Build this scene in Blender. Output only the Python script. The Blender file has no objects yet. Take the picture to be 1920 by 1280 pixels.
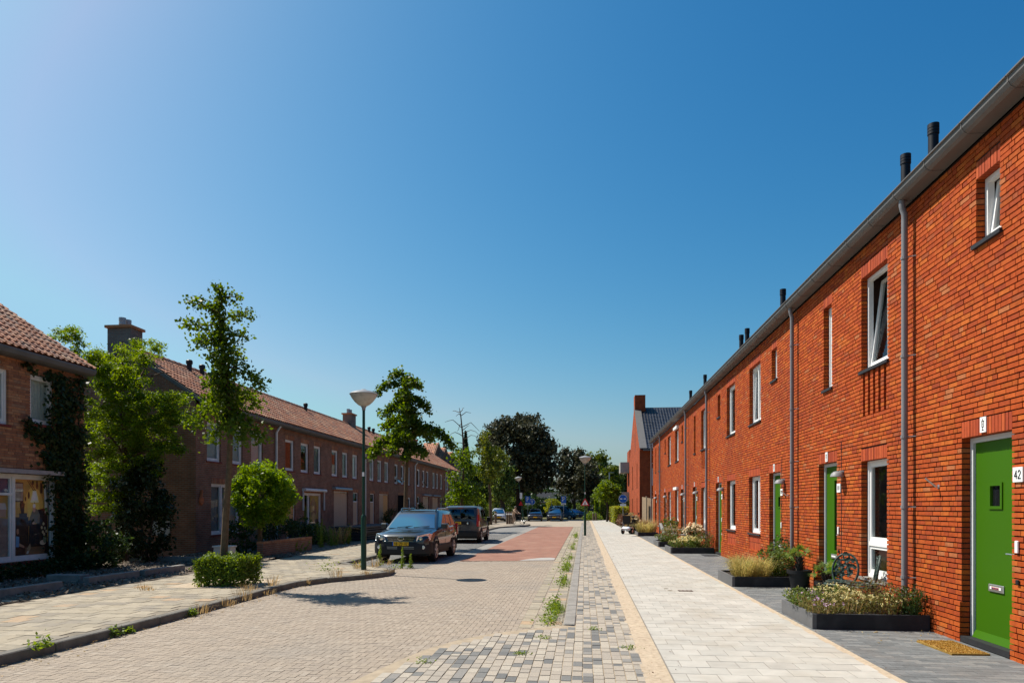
import bpy, math, random
import numpy as np
from mathutils import Vector, Matrix
R = math.radians
rnd = random.Random(7)
rng = np.random.default_rng(7)
S = bpy.context.scene
C = S.collection

# ---------------------------------------------------------------- camera, sky, sun, exposure
EYE, FPX, HOR, VPX = 1.75, 1300.0, 950.0, 1096.0
YAW = math.atan((VPX - 960) / FPX)
cam = bpy.data.cameras.new("camera")
cam.sensor_width = 36.0
cam.lens = 36.0 * FPX / 1920
cam.shift_y = (HOR - 640) / 1920
cam.clip_end = 3000
camo = bpy.data.objects.new("camera", cam)
camo.location = (0, 0, EYE)
camo.rotation_euler = (R(90), 0, YAW)
C.objects.link(camo)
S.camera = camo

SUN_EL = R(55.0)
sh = Vector((-0.93, 0.37, 0)).normalized()
SUNV = Vector((sh.x * math.cos(SUN_EL), sh.y * math.cos(SUN_EL), math.sin(SUN_EL)))
w = bpy.data.worlds.new("World")
S.world = w
w.use_nodes = True
nt = w.node_tree
sky = nt.nodes.new("ShaderNodeTexSky")
sky.sky_type = 'NISHITA'
sky.sun_disc = False
sky.sun_elevation = SUN_EL
sky.sun_rotation = math.atan2(sh.x, sh.y)
sky.air_density = 1.15
sky.dust_density = 1.6
sky.ozone_density = 1.0
bg = nt.nodes["Background"]
bg.inputs[1].default_value = 0.066
# one response curve per colour for the whole sky: the deep blue of a polarised summer sky
sep = nt.nodes.new("ShaderNodeSeparateColor"); com = nt.nodes.new("ShaderNodeCombineColor")
nt.links.new(sky.outputs[0], sep.inputs[0])
for _i, (_p, _k) in enumerate(((2.6, 3.38), (1.4, 1.374), (1.0, 1.159))):
    pw = nt.nodes.new("ShaderNodeMath"); pw.operation = 'POWER'; pw.inputs[1].default_value = _p
    ml = nt.nodes.new("ShaderNodeMath"); ml.operation = 'MULTIPLY'; ml.inputs[1].default_value = _k * 10 ** (1 - _p)
    mn = nt.nodes.new("ShaderNodeMath"); mn.operation = 'MINIMUM'; mn.inputs[1].default_value = (3.6, 6.4, 8.4)[_i]
    nt.links.new(sep.outputs[_i], pw.inputs[0]); nt.links.new(pw.outputs[0], ml.inputs[0])
    nt.links.new(ml.outputs[0], mn.inputs[0]); nt.links.new(mn.outputs[0], com.inputs[_i])
nt.links.new(com.outputs[0], bg.inputs[0])
sl = bpy.data.lights.new("sun", 'SUN')
sl.energy = 5.0
sl.angle = R(0.55)
sl.color = (1.0, 0.935, 0.84)
so = bpy.data.objects.new("sun", sl)
so.rotation_euler = SUNV.to_track_quat('Z', 'Y').to_euler()
so.location = (-30, 20, 40)
C.objects.link(so)
S.view_settings.view_transform = 'Standard'
S.view_settings.look = 'None'
S.view_settings.exposure = 0.6
S.view_settings.gamma = 1.0
S.view_settings.use_curve_mapping = False

# ---------------------------------------------------------------- photo geometry helpers (plan measured from the photograph)
_s, _c = math.sin(YAW), math.cos(YAW)
def gp(px, py, z=0.0):
    d = FPX * (EYE - z) / (py - HOR)
    l = (px - 960) / FPX * d
    return (l * _c - d * _s, l * _s + d * _c)
def wy(px, X):
    r = (px - 960) / FPX
    return X * (_c + r * _s) / (r * _c - _s)

# ---------------------------------------------------------------- mesh helpers
def link(o, parent=None):
    C.objects.link(o)
    if parent is not None:
        o.parent = parent
    return o
def tag(o, label=None, cat=None, group=None, kind=None):
    if label: o["label"] = label
    if cat: o["category"] = cat
    if group: o["group"] = group
    if kind: o["kind"] = kind
    return o
ORIG = {}
def empty(name, loc, label=None, cat=None, group=None):
    o = bpy.data.objects.new(name, None)
    o.location = loc
    o.empty_display_size = 0.2
    C.objects.link(o)
    ORIG[o.name] = Vector(loc)
    return tag(o, label, cat, group)
def org(p):
    if p is None: return Vector((0, 0, 0))
    return ORIG.get(p.name, Vector((0, 0, 0)))
def mesh_np(name, V, F, mats, parent=None, smooth=False, mi=None, sub=True):
    """V (n,3) world coordinates, F list/array of polygons of one length or a ragged list"""
    V = np.asarray(V, dtype=np.float32).reshape(-1, 3)
    if sub and parent is not None:
        V = V - np.array(org(parent), dtype=np.float32)
    me = bpy.data.meshes.new(name)
    if isinstance(F, np.ndarray):
        n, k = F.shape
        me.vertices.add(len(V)); me.vertices.foreach_set("co", V.ravel())
        me.loops.add(n * k); me.loops.foreach_set("vertex_index", F.astype(np.int32).ravel())
        me.polygons.add(n); me.polygons.foreach_set("loop_start", np.arange(0, n * k, k, dtype=np.int32))
        me.polygons.foreach_set("loop_total", np.full(n, k, dtype=np.int32))
    else:
        me.from_pydata(V.tolist(), [], F)
    if not isinstance(mats, (list, tuple)): mats = [mats]
    for m in mats: me.materials.append(m)
    if mi is not None: me.polygons.foreach_set("material_index", np.asarray(mi, dtype=np.int32))
    me.polygons.foreach_set("use_smooth", np.full(len(me.polygons), bool(smooth)))
    me.update(calc_edges=True)
    if not isinstance(F, np.ndarray): me.validate()
    o = bpy.data.objects.new(name, me)
    if parent is not None:
        ORIG[o.name] = org(parent)
    return link(o, parent)

class MB:
    def __init__(s): s.v = []; s.f = []; s.m = []; s.cm = 0
    def add(s, vs, fs):
        b = len(s.v); s.v += [tuple(p) for p in vs]
        for f in fs: s.f.append([b + i for i in f]); s.m.append(s.cm)
        return s
    def box(s, x0, x1, y0, y1, z0, z1):
        if x0 > x1: x0, x1 = x1, x0
        if y0 > y1: y0, y1 = y1, y0
        if z0 > z1: z0, z1 = z1, z0
        return s.add([(x0,y0,z0),(x1,y0,z0),(x1,y1,z0),(x0,y1,z0),(x0,y0,z1),(x1,y0,z1),(x1,y1,z1),(x0,y1,z1)],
                     [(0,3,2,1),(4,5,6,7),(0,1,5,4),(1,2,6,5),(2,3,7,6),(3,0,4,7)])
    def cbox(s, c, sx, sy, sz, rz=0.0, bev=0.0):
        """box centred at c, turned round z, optional chamfered vertical+top edges"""
        hx, hy, hz = sx/2, sy/2, sz/2
        if bev > 0:
            pr = []
            for zz, ins in ((-hz, 0), (hz - bev, 0), (hz, bev)):
                ring = []
                ax, ay = hx - ins, hy - ins
                for a, b in ((-ax+bev,-ay),(ax-bev,-ay),(ax,-ay+bev),(ax,ay-bev),(ax-bev,ay),(-ax+bev,ay),(-ax,ay-bev),(-ax,-ay+bev)):
                    ring.append((a, b, zz))
                pr.append(ring)
            vs = [p for r in pr for p in r]
            fs = [tuple(range(7,-1,-1)), tuple(range(16,24))]
            for k in (0, 1):
                for i in range(8):
                    j = (i+1) % 8
                    fs.append((k*8+i, k*8+j, k*8+8+j, k*8+8+i))
        else:
            vs = [(a*hx, b*hy, e*hz) for e in (-1,1) for a, b in ((-1,-1),(1,-1),(1,1),(-1,1))]
            fs = [(0,3,2,1),(4,5,6,7),(0,1,5,4),(1,2,6,5),(2,3,7,6),(3,0,4,7)]
        ca, sa = math.cos(rz), math.sin(rz)
        return s.add([(c[0]+x*ca-y*sa, c[1]+x*sa+y*ca, c[2]+z) for x, y, z in vs], fs)
    def tube(s, pts, rad, n=8, cap=True):
        pts = [Vector(p) for p in pts]
        if not isinstance(rad, (list, tuple)): rad = [rad]*len(pts)
        rings = []
        up = None
        for i, p in enumerate(pts):
            a = pts[max(i-1, 0)]; b = pts[min(i+1, len(pts)-1)]
            t = (b - a).normalized()
            if up is None:
                up = Vector((0,0,1)) if abs(t.z) < .9 else Vector((1,0,0))
            u = t.cross(up)
            if u.length < 1e-4: u = t.cross(Vector((0,1,0)))
            u.normalize(); v = u.cross(t).normalized(); up = v
            rings.append([p + (u*math.cos(2*math.pi*k/n) + v*math.sin(2*math.pi*k/n))*rad[i] for k in range(n)])
        vs = [q for r in rings for q in r]; fs = []
        for i in range(len(pts)-1):
            for k in range(n):
                j = (k+1) % n
                fs.append((i*n+k, i*n+j, (i+1)*n+j, (i+1)*n+k))
        if cap:
            fs.append(tuple(range(n-1,-1,-1))); fs.append(tuple((len(pts)-1)*n+k for k in range(n)))
        return s.add(vs, fs)
    def lathe(s, prof, c=(0,0,0), n=16, axis='z'):
        vs = []; fs = []
        for r, h in prof:
            for k in range(n):
                a = 2*math.pi*k/n
                x, y = r*math.cos(a), r*math.sin(a)
                if axis == 'z': p = (x, y, h)
                elif axis == 'x': p = (h, x, y)
                else: p = (y, h, x)
                vs.append((c[0]+p[0], c[1]+p[1], c[2]+p[2]))
        m = len(prof)
        for i in range(m-1):
            for k in range(n):
                j = (k+1) % n
                fs.append((i*n+k, i*n+j, (i+1)*n+j, (i+1)*n+k))
        if prof[0][0] > 1e-5: fs.append(tuple(range(n-1,-1,-1)))
        if prof[-1][0] > 1e-5: fs.append(tuple((m-1)*n+k for k in range(n)))
        return s.add(vs, fs)
    def prism(s, poly, z0, z1):
        n = len(poly)
        vs = [(x,y,z0) for x,y in poly] + [(x,y,z1) for x,y in poly]
        fs = [tuple(range(n-1,-1,-1)), tuple(range(n,2*n))] + [(i,(i+1)%n,n+(i+1)%n,n+i) for i in range(n)]
        return s.add(vs, fs)
    def extr(s, poly3, d):
        """extrude a 3-D polygon by vector d"""
        n = len(poly3); d = Vector(d)
        vs = [Vector(p) for p in poly3] + [Vector(p)+d for p in poly3]
        return s.add(vs, [tuple(range(n-1,-1,-1)), tuple(range(n,2*n))] + [(i,(i+1)%n,n+(i+1)%n,n+i) for i in range(n)])
    def loft(s, rings, closed=True, caps=True):
        n = len(rings[0]); vs = [p for r in rings for p in r]; fs = []
        for i in range(len(rings)-1):
            for k in range(n if closed else n-1):
                j = (k+1) % n
                fs.append((i*n+k, i*n+j, (i+1)*n+j, (i+1)*n+k))
        if caps:
            fs.append(tuple(range(n-1,-1,-1))); fs.append(tuple((len(rings)-1)*n+k for k in range(n)))
        return s.add(vs, fs)
    def build(s, name, mats, parent=None, smooth=False, label=None):
        o = mesh_np(name, s.v, s.f, mats, parent, mi=s.m)
        if smooth:
            me = o.data
            me.polygons.foreach_set("use_smooth", np.ones(len(me.polygons), dtype=bool))
            try: me.set_sharp_from_angle(angle=R(smooth if smooth is not True else 40))
            except Exception: pass
        if label: o["label"] = label
        return o

BOXF = np.array([(0,3,2,1),(4,5,6,7),(0,1,5,4),(1,2,6,5),(2,3,7,6),(3,0,4,7)])
def boxes_np(B):
    """B (n,6): x0,x1,y0,y1,z0,z1 -> V,F"""
    B = np.asarray(B, dtype=np.float32); n = len(B)
    idx = np.array([(0,2,4),(1,2,4),(1,3,4),(0,3,4),(0,2,5),(1,2,5),(1,3,5),(0,3,5)])
    V = B[:, idx].reshape(-1, 3)
    F = (BOXF[None] + (np.arange(n)*8)[:, None, None]).reshape(-1, 4)
    return V, F
_unit = {}
def unit_box(mat, bev=0.0):
    k = (mat.name, bev)
    if k not in _unit:
        m = MB()
        if bev: m.cbox((0,0,0), 1, 1, 1, 0, bev)
        else: m.box(-.5,.5,-.5,.5,-.5,.5)
        me = bpy.data.meshes.new("piece"); me.from_pydata(m.v, [], m.f); me.materials.append(mat); me.update()
        _unit[k] = me
    return _unit[k]
def pieces(name, stuffname, B, mat_part, mat_stuff, parent, cap=300, key=None, rot=None):
    """the cap largest (nearest) pieces become parts, the rest one 'stuff' part"""
    B = np.asarray(B, dtype=np.float64)
    if len(B) == 0: return
    if key is None:
        d = np.hypot((B[:,0]+B[:,1])/2, (B[:,2]+B[:,3])/2)
    else: d = key
    order = np.argsort(d)
    L = org(parent)
    me = unit_box(mat_part)
    for i in order[:cap]:
        b = B[i]
        o = bpy.data.objects.new(name, me)
        o.location = ((b[0]+b[1])/2 - L.x, (b[2]+b[3])/2 - L.y, (b[4]+b[5])/2 - L.z)
        o.scale = (b[1]-b[0], b[3]-b[2], b[5]-b[4])
        o.parent = parent
        C.objects.link(o)
    rest = order[cap:]
    if len(rest):
        V, F = boxes_np(B[rest])
        o = mesh_np(stuffname, V, F, mat_stuff, parent)
        o["kind"] = "stuff"

def copy_tree(o, parent=None):
    c = o.copy(); C.objects.link(c); c.parent = parent
    for ch in list(o.children): copy_tree(ch, c)
    return c

# ---------------------------------------------------------------- materials
def _n(nt, t, **kw):
    n = nt.nodes.new(t)
    for k, v in kw.items(): setattr(n, k, v)
    return n
KS = 0.63
KEEP = ("old_brick", "old_mortar", "old_brick_piece", "old_brick_courses", "weathered_white_paint", "pale_curtain", "grey_blind", "weathered_plywood", "fresh_plywood", "print_ink", "print_dark",
        "blue_top_light", "dim_room_plaster", "old_gutter_zinc", "wood_chip_soil", "dry_wood_chip", "dark_red_sill", "orange_terracotta", "pale_utility_cabinet", "skylit_grey_chimney_brick", "yellow_number_plate",
        "white_frame_paint", "pale_grey_frame", "blue_sign_face", "red_sign_border", "red_tail_light", "blue_window_glass", "stacked_dark_sheet", "dark_grey_van_paint", "white_plaque", "sky_reflection_car_glass", "dim_reflection_van_glass")
def _ks(name, metal=0.0):
    return 1.0 if (name in KEEP or metal > 0) else KS
def _sc(c, k):
    return None if c is None else tuple(v*k for v in c)
def mat(name, col, rough=0.7, var=0.12, scale=6.0, bump=0.0, bscale=40.0, pal=None, src=None, metal=0.0, spec=0.3, col2=None, coat=0.0,
        stain=None, stain_amt=0.0, stain_scale=1.5, detail=6.0):
    """Principled with noise variation; pal+src gives each piece its own colour (src 'island' or 'object')"""
    k_ = _ks(name, metal); col = _sc(col, k_); col2 = _sc(col2, k_); stain = _sc(stain, k_)
    if pal: pal = [(w_, _sc(c_, k_)) for w_, c_ in pal]
    m = bpy.data.materials.new(name); m.use_nodes = True
    nt = m.node_tree; b = nt.nodes["Principled BSDF"]; L = nt.links.new
    b.inputs["Roughness"].default_value = rough
    b.inputs["Metallic"].default_value = metal
    b.inputs["Specular IOR Level"].default_value = spec
    if coat: b.inputs["Coat Weight"].default_value = coat; b.inputs["Coat Roughness"].default_value = 0.05
    geo = _n(nt, "ShaderNodeNewGeometry")
    noi = _n(nt, "ShaderNodeTexNoise"); noi.inputs["Scale"].default_value = scale; noi.inputs["Detail"].default_value = detail
    L(geo.outputs["Position"], noi.inputs["Vector"])
    if pal:
        ramp = _n(nt, "ShaderNodeValToRGB"); ramp.color_ramp.interpolation = 'CONSTANT'
        el = ramp.color_ramp.elements
        while len(el) < len(pal): el.new(0.5)
        tot = sum(p[0] for p in pal); a = 0
        for e, p in zip(el, pal): e.position = a / tot; e.color = (*p[1], 1); a += p[0]
        if src == 'object':
            oi = _n(nt, "ShaderNodeObjectInfo"); L(oi.outputs["Random"], ramp.inputs[0])
        else:
            L(geo.outputs["Random Per Island"], ramp.inputs[0])
        base = ramp.outputs[0]
    else:
        rgb = _n(nt, "ShaderNodeRGB"); rgb.outputs[0].default_value = (*col, 1); base = rgb.outputs[0]
    if col2:
        mx = _n(nt, "ShaderNodeMix", data_type='RGBA')
        cr = _n(nt, "ShaderNodeValToRGB"); cr.color_ramp.elements[0].position = .4; cr.color_ramp.elements[1].position = .62
        L(noi.outputs[0], cr.inputs[0]); L(cr.outputs[0], mx.inputs[0]); L(base, mx.inputs[6]); mx.inputs[7].default_value = (*col2, 1)
        base = mx.outputs[2]
    if stain:
        n2 = _n(nt, "ShaderNodeTexNoise"); n2.inputs["Scale"].default_value = stain_scale; n2.inputs["Detail"].default_value = 8
        L(geo.outputs["Position"], n2.inputs["Vector"])
        cr = _n(nt, "ShaderNodeValToRGB"); cr.color_ramp.elements[0].position = .5; cr.color_ramp.elements[1].position = .68
        L(n2.outputs[0], cr.inputs[0])
        mu = _n(nt, "ShaderNodeMath", operation='MULTIPLY'); mu.inputs[1].default_value = stain_amt; L(cr.outputs[0], mu.inputs[0])
        mx = _n(nt, "ShaderNodeMix", data_type='RGBA'); L(mu.outputs[0], mx.inputs[0]); L(base, mx.inputs[6]); mx.inputs[7].default_value = (*stain, 1)
        base = mx.outputs[2]
    if var:
        mr = _n(nt, "ShaderNodeMapRange"); mr.inputs[1].default_value = .25; mr.inputs[2].default_value = .75
        mr.inputs[3].default_value = 1 - var; mr.inputs[4].default_value = 1 + var
        L(noi.outputs[0], mr.inputs[0])
        mx = _n(nt, "ShaderNodeMix", data_type='RGBA', blend_type='MULTIPLY'); mx.inputs[0].default_value = 1
        L(base, mx.inputs[6]); L(mr.outputs[0], mx.inputs[7]); base = mx.outputs[2]
    L(base, b.inputs["Base Color"])
    if bump:
        nb = _n(nt, "ShaderNodeTexNoise"); nb.inputs["Scale"].default_value = bscale; nb.inputs["Detail"].default_value = 4
        L(geo.outputs["Position"], nb.inputs["Vector"])
        bu = _n(nt, "ShaderNodeBump"); bu.inputs["Strength"].default_value = bump; bu.inputs["Distance"].default_value = .01
        L(nb.outputs[0], bu.inputs["Height"]); L(bu.outputs[0], b.inputs["Normal"])
    return m
def leafmat(name, c1, c2, trans=0.35, c3=None, yellow=0.0):
    c1 = _sc(c1, .84); c2 = _sc(c2, .84); c3 = _sc(c3, .84)
    m = bpy.data.materials.new(name); m.use_nodes = True
    nt = m.node_tree; L = nt.links.new
    nt.nodes.remove(nt.nodes["Principled BSDF"])
    out = nt.nodes["Material Output"]
    geo = _n(nt, "ShaderNodeNewGeometry")
    ramp = _n(nt, "ShaderNodeValToRGB"); e = ramp.color_ramp.elements
    e[0].color = (*c1, 1); e[1].color = (*c2, 1)
    if c3: q = e.new(0.93); q.color = (*c3, 1); e[1].position = .9 if e[1].position > .95 else e[1].position
    L(geo.outputs["Random Per Island"], ramp.inputs[0])
    d = _n(nt, "ShaderNodeBsdfPrincipled"); d.inputs["Roughness"].default_value = .45; d.inputs["Specular IOR Level"].default_value = .16
    t = _n(nt, "ShaderNodeBsdfTranslucent")
    hs = _n(nt, "ShaderNodeHueSaturation"); hs.inputs["Hue"].default_value = .475; hs.inputs["Saturation"].default_value = 1.15; hs.inputs["Value"].default_value = 2.4
    L(ramp.outputs[0], d.inputs["Base Color"]); L(ramp.outputs[0], hs.inputs["Color"]); L(hs.outputs[0], t.inputs[0])
    mx = _n(nt, "ShaderNodeMixShader"); mx.inputs[0].default_value = trans
    L(d.outputs[0], mx.inputs[1]); L(t.outputs[0], mx.inputs[2]); L(mx.outputs[0], out.inputs[0])
    return m
def glassmat(name, tint=(.92,.95,.94), trans=.94, dark=(.02,.022,.025)):
    m = bpy.data.materials.new(name); m.use_nodes = True
    nt = m.node_tree; L = nt.links.new
    nt.nodes.remove(nt.nodes["Principled BSDF"]); out = nt.nodes["Material Output"]
    tr = _n(nt, "ShaderNodeBsdfTransparent"); tr.inputs[0].default_value = (*tint, 1)
    di = _n(nt, "ShaderNodeBsdfDiffuse"); di.inputs[0].default_value = (*dark, 1)
    gl = _n(nt, "ShaderNodeBsdfGlossy"); gl.inputs["Roughness"].default_value = .02
    m1 = _n(nt, "ShaderNodeMixShader"); m1.inputs[0].default_value = trans; L(di.outputs[0], m1.inputs[1]); L(tr.outputs[0], m1.inputs[2])
    fr = _n(nt, "ShaderNodeFresnel"); fr.inputs[0].default_value = 1.5
    noi = _n(nt, "ShaderNodeTexNoise"); noi.inputs["Scale"].default_value = 1.2
    bu = _n(nt, "ShaderNodeBump"); bu.inputs["Strength"].default_value = .03; L(noi.outputs[0], bu.inputs["Height"]); L(bu.outputs[0], gl.inputs["Normal"])
    ge = _n(nt, "ShaderNodeNewGeometry"); iv = _n(nt, "ShaderNodeMath", operation='SUBTRACT'); iv.inputs[0].default_value = 1; L(ge.outputs["Backfacing"], iv.inputs[1])
    mf = _n(nt, "ShaderNodeMath", operation='MULTIPLY'); L(fr.outputs[0], mf.inputs[0]); L(iv.outputs[0], mf.inputs[1])
    m2 = _n(nt, "ShaderNodeMixShader"); L(mf.outputs[0], m2.inputs[0]); L(m1.outputs[0], m2.inputs[1]); L(gl.outputs[0], m2.inputs[2])
    L(m2.outputs[0], out.inputs[0])
    return m
def brickmat(name, c1, c2, mortar, bw=.22, bh=.068, ms=.012):
    """brick courses for walls too far off to tell single bricks apart; u = x + y, v = z"""
    k_ = _ks(name); c1 = _sc(c1, k_); c2 = _sc(c2, k_); mortar = _sc(mortar, k_)
    m = bpy.data.materials.new(name); m.use_nodes = True
    nt = m.node_tree; L = nt.links.new; b = nt.nodes["Principled BSDF"]; b.inputs["Roughness"].default_value = .85; b.inputs["Specular IOR Level"].default_value = .2
    geo = _n(nt, "ShaderNodeNewGeometry"); sp = _n(nt, "ShaderNodeSeparateXYZ"); L(geo.outputs["Position"], sp.inputs[0])
    ad = _n(nt, "ShaderNodeMath", operation='ADD'); L(sp.outputs[0], ad.inputs[0]); L(sp.outputs[1], ad.inputs[1])
    cb = _n(nt, "ShaderNodeCombineXYZ"); L(ad.outputs[0], cb.inputs[0]); L(sp.outputs[2], cb.inputs[1])
    bt = _n(nt, "ShaderNodeTexBrick"); L(cb.outputs[0], bt.inputs["Vector"])
    bt.inputs["Color1"].default_value = (*c1, 1); bt.inputs["Color2"].default_value = (*c2, 1); bt.inputs["Mortar"].default_value = (*mortar, 1)
    bt.inputs["Scale"].default_value = 1; bt.inputs["Brick Width"].default_value = bw; bt.inputs["Row Height"].default_value = bh; bt.inputs["Mortar Size"].default_value = ms
    noi = _n(nt, "ShaderNodeTexNoise"); noi.inputs["Scale"].default_value = 2.3; noi.inputs["Detail"].default_value = 7; L(geo.outputs["Position"], noi.inputs["Vector"])
    mr = _n(nt, "ShaderNodeMapRange"); mr.inputs[1].default_value = .25; mr.inputs[2].default_value = .75; mr.inputs[3].default_value = .72; mr.inputs[4].default_value = 1.25; L(noi.outputs[0], mr.inputs[0])
    mx = _n(nt, "ShaderNodeMix", data_type='RGBA', blend_type='MULTIPLY'); mx.inputs[0].default_value = 1; L(bt.outputs[0], mx.inputs[6]); L(mr.outputs[0], mx.inputs[7])
    L(mx.outputs[2], b.inputs["Base Color"])
    bu = _n(nt, "ShaderNodeBump"); bu.inputs["Strength"].default_value = .5; bu.inputs["Distance"].default_value = .01; bu.invert = True
    L(bt.outputs["Fac"], bu.inputs["Height"]); L(bu.outputs[0], b.inputs["Normal"])
    return m

PAL_R = [(5, (0.6, 0.107, 0.017)), (5, (0.555, 0.091, 0.013)), (4, (0.646, 0.126, 0.019)), (3, (0.491, 0.079, 0.016)), (2, (0.682, 0.158, 0.022)), (1.1, (0.472, 0.105, 0.032)), (0.7, (0.591, 0.19, 0.066)), (1.6, (0.536, 0.105, 0.013)), (0.9, (0.419, 0.067, 0.017))]
M = {}
def defmats():
    bk = dict(stain=(.36,.062,.020), stain_amt=.38, stain_scale=.55)
    M['brick_o'] = mat("red_brick_piece", None, .86, .2, 14, .45, 90, PAL_R, 'object', spec=.2, **bk)
    M['brick_i'] = mat("red_brick", None, .86, .2, 14, .45, 90, PAL_R, 'island', spec=.2, **bk)
    M['mortar'] = mat("mortar", (.065,.032,.022), .95, .2, 8, .4, 120)
    palL = [(4, (0.329, 0.136, 0.066)), (3, (0.278, 0.111, 0.057)), (3, (0.38, 0.164, 0.076)), (2, (0.235, 0.1, 0.057)), (2, (0.406, 0.2, 0.099)), (1, (0.286, 0.155, 0.092))]
    M['obrick_o'] = mat("old_brick_piece", None, .85, .2, 10, .35, 90, palL, 'object')
    M['obrick_i'] = mat("old_brick", None, .85, .2, 10, .35, 90, palL, 'island')
    M['omortar'] = mat("old_mortar", (.15,.12,.095), .95, .2, 8)
    M['owall'] = brickmat("old_brick_courses", (.265,.108,.060), (.185,.074,.043), (.21,.155,.115))
    M['chimwall'] = brickmat("skylit_grey_chimney_brick", (.17,.135,.115), (.12,.095,.085), (.18,.155,.14))  # brick greyed: pale skylight on the chimney is put into its colour
    M['endwall'] = brickmat("new_brick_courses", (.60,.112,.028), (.48,.080,.022), (.2,.075,.04), .22, .0655, .009)
    M['soldier'] = mat("lintel_brick", None, .82, .15, 14, .3, 90, [(3,(.60,.095,.020)),(3,(.53,.080,.018)),(2,(.46,.064,.016)),(1,(.66,.12,.026))], 'island')
    M['soldier_o'] = mat("lintel_brick_piece", None, .82, .15, 14, .3, 90, [(3,(.60,.095,.020)),(3,(.53,.080,.018)),(2,(.46,.064,.016)),(1,(.66,.12,.026))], 'object')
    M['white'] = mat("white_frame_paint", (.78,.78,.76), .4, .04, 3, spec=.4)
    M['frame'] = mat("pale_grey_frame", (.55,.56,.56), .4, .04, 3, spec=.4)
    M['ofr'] = mat("weathered_white_paint", (.66,.66,.64), .55, .12, 4)
    M['green'] = mat("green_door_paint", (.055,.175,.0015), .5, .03, 2, spec=.15)
    M['glass'] = glassmat("window_glass")
    M['cglass'] = glassmat("clear_shop_glass", (.95,.96,.96), .98)
    M['dglass'] = glassmat("dark_window_glass", (.6,.63,.65), .6)
    M['sill'] = mat("dark_stone_sill", (.035,.036,.04), .6, .15, 12)
    M['zinc'] = mat("grey_gutter", (.20,.19,.18), .55, .06, 2.5, stain=(.15,.145,.14), stain_amt=.5, stain_scale=3, spec=.3)
    M['pipe'] = mat("grey_downpipe_plastic", (.30,.295,.31), .45, .08, 4)
    M['rooftile'] = mat("dark_roof_tile", None, .75, .15, 6, pal=[(3,(.03,.032,.04)),(2,(.04,.042,.05)),(2,(.023,.024,.03))], src='island', spec=.12)
    M['blackmetal'] = mat("black_vent_plastic", (.014,.013,.02), .5, .1, 8)
    M['alu'] = mat("brushed_metal", (.55,.56,.57), .35, .06, 10, metal=.9)
    M['lampgrey'] = mat("silver_grey_paint", (.34,.345,.35), .5, .06, 8, spec=.3)
    M['chrome'] = mat("chrome", (.75,.76,.78), .12, .03, 5, metal=1)
    M['blackp'] = mat("black_plastic", (.018,.018,.02), .55, .15, 20)
    M['plaque'] = mat("white_plaque", (.8,.8,.78), .45, .03, 8)
    M['ink'] = mat("black_ink", (.02,.02,.022), .6, .05, 8)
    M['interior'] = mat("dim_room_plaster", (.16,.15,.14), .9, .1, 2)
    M['curtain'] = mat("pale_curtain", (.55,.56,.52), .9, .1, 14)
    M['blind'] = mat("grey_blind", (.22,.24,.25), .8, .1, 30)
    palT = [(4, (0.701, 0.297, 0.161)), (3, (0.577, 0.24, 0.14)), (3, (0.824, 0.389, 0.215)), (2, (0.474, 0.206, 0.129)), (1, (0.866, 0.525, 0.322))]
    M['pan_o'] = mat("clay_pantile_piece", None, .8, .3, 9, .2, 60, palT, 'object', stain=(.44,.38,.31), stain_amt=.7, stain_scale=3)
    M['pan_i'] = mat("clay_pantile", None, .8, .3, 9, .2, 60, palT, 'island', stain=(.44,.38,.31), stain_amt=.7, stain_scale=3)
    M['ply'] = mat("weathered_plywood", (.56,.40,.26), .85, .22, 3.0, col2=(.44,.31,.20))
    M['plyo'] = mat("fresh_plywood", (.66,.36,.13), .8, .2, 3.0, col2=(.54,.28,.10))
    M['lead'] = mat("old_gutter_zinc", (.12,.115,.11), .7, .2, 3)
    # ground
    M['earth'] = mat("dry_earth", (.14,.105,.07), .95, .35, 1.2, .5, 25, col2=(.10,.10,.045))
    M['grass'] = mat("dry_lawn", (.09,.105,.03), .95, .3, 2, .6, 60, col2=(.20,.17,.07))
    palRd = [(4, (0.458, 0.373, 0.285)), (3, (0.438, 0.357, 0.273)), (3, (0.481, 0.393, 0.301)), (2, (0.419, 0.342, 0.266)), (1, (0.496, 0.413, 0.322))]
    kw = dict(stain=(.36,.32,.27), stain_amt=.45, stain_scale=.45)
    M['clk_o'] = mat("road_clinker_piece", None, .9, .26, 70, .3, 120, palRd, 'object', **kw)
    M['clk_i'] = mat("road_clinker", None, .9, .26, 70, .3, 120, palRd, 'island', **kw)
    M['joint'] = mat("sandy_joint", (.33,.275,.21), .95, .3, 3, .4, 80, stain=(.36,.31,.24), stain_amt=.6, stain_scale=1.2)
    M['roadfar'] = mat("grey_clinker_road", (.46,.39,.30), .9, .14, 1.5, .3, 30)
    M['red'] = mat("red_road_paving", (.365,.178,.122), .9, .16, 2.4, .4, 60, stain=(.46,.27,.19), stain_amt=.6, stain_scale=.9)
    M['bay'] = mat("grey_parking_paving", (.27,.265,.25), .9, .2, 1.5, .3, 40, stain=(.36,.34,.30), stain_amt=.5, stain_scale=1)
    M['kerb'] = mat("concrete_kerb", (.36,.335,.30), .9, .18, 7, .4, 60, stain=(.26,.24,.21), stain_amt=.5, stain_scale=3)
    palS = [(5,(.53,.46,.37)),(4,(.49,.425,.345)),(3,(.46,.405,.335)),(4,(.56,.495,.40)),(2.0,(.245,.24,.225)),(1.2,(.20,.198,.19)),(1.6,(.33,.31,.28))]
    M['pav_o'] = mat("pale_paver_piece", None, .9, .16, 45, .4, 120, palS, 'object')
    M['pav_i'] = mat("pale_paver", None, .9, .16, 45, .4, 120, palS, 'island')
    M['sandj'] = mat("sand_joint", (.50,.40,.28), .95, .2, 10, .4, 90)
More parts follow.
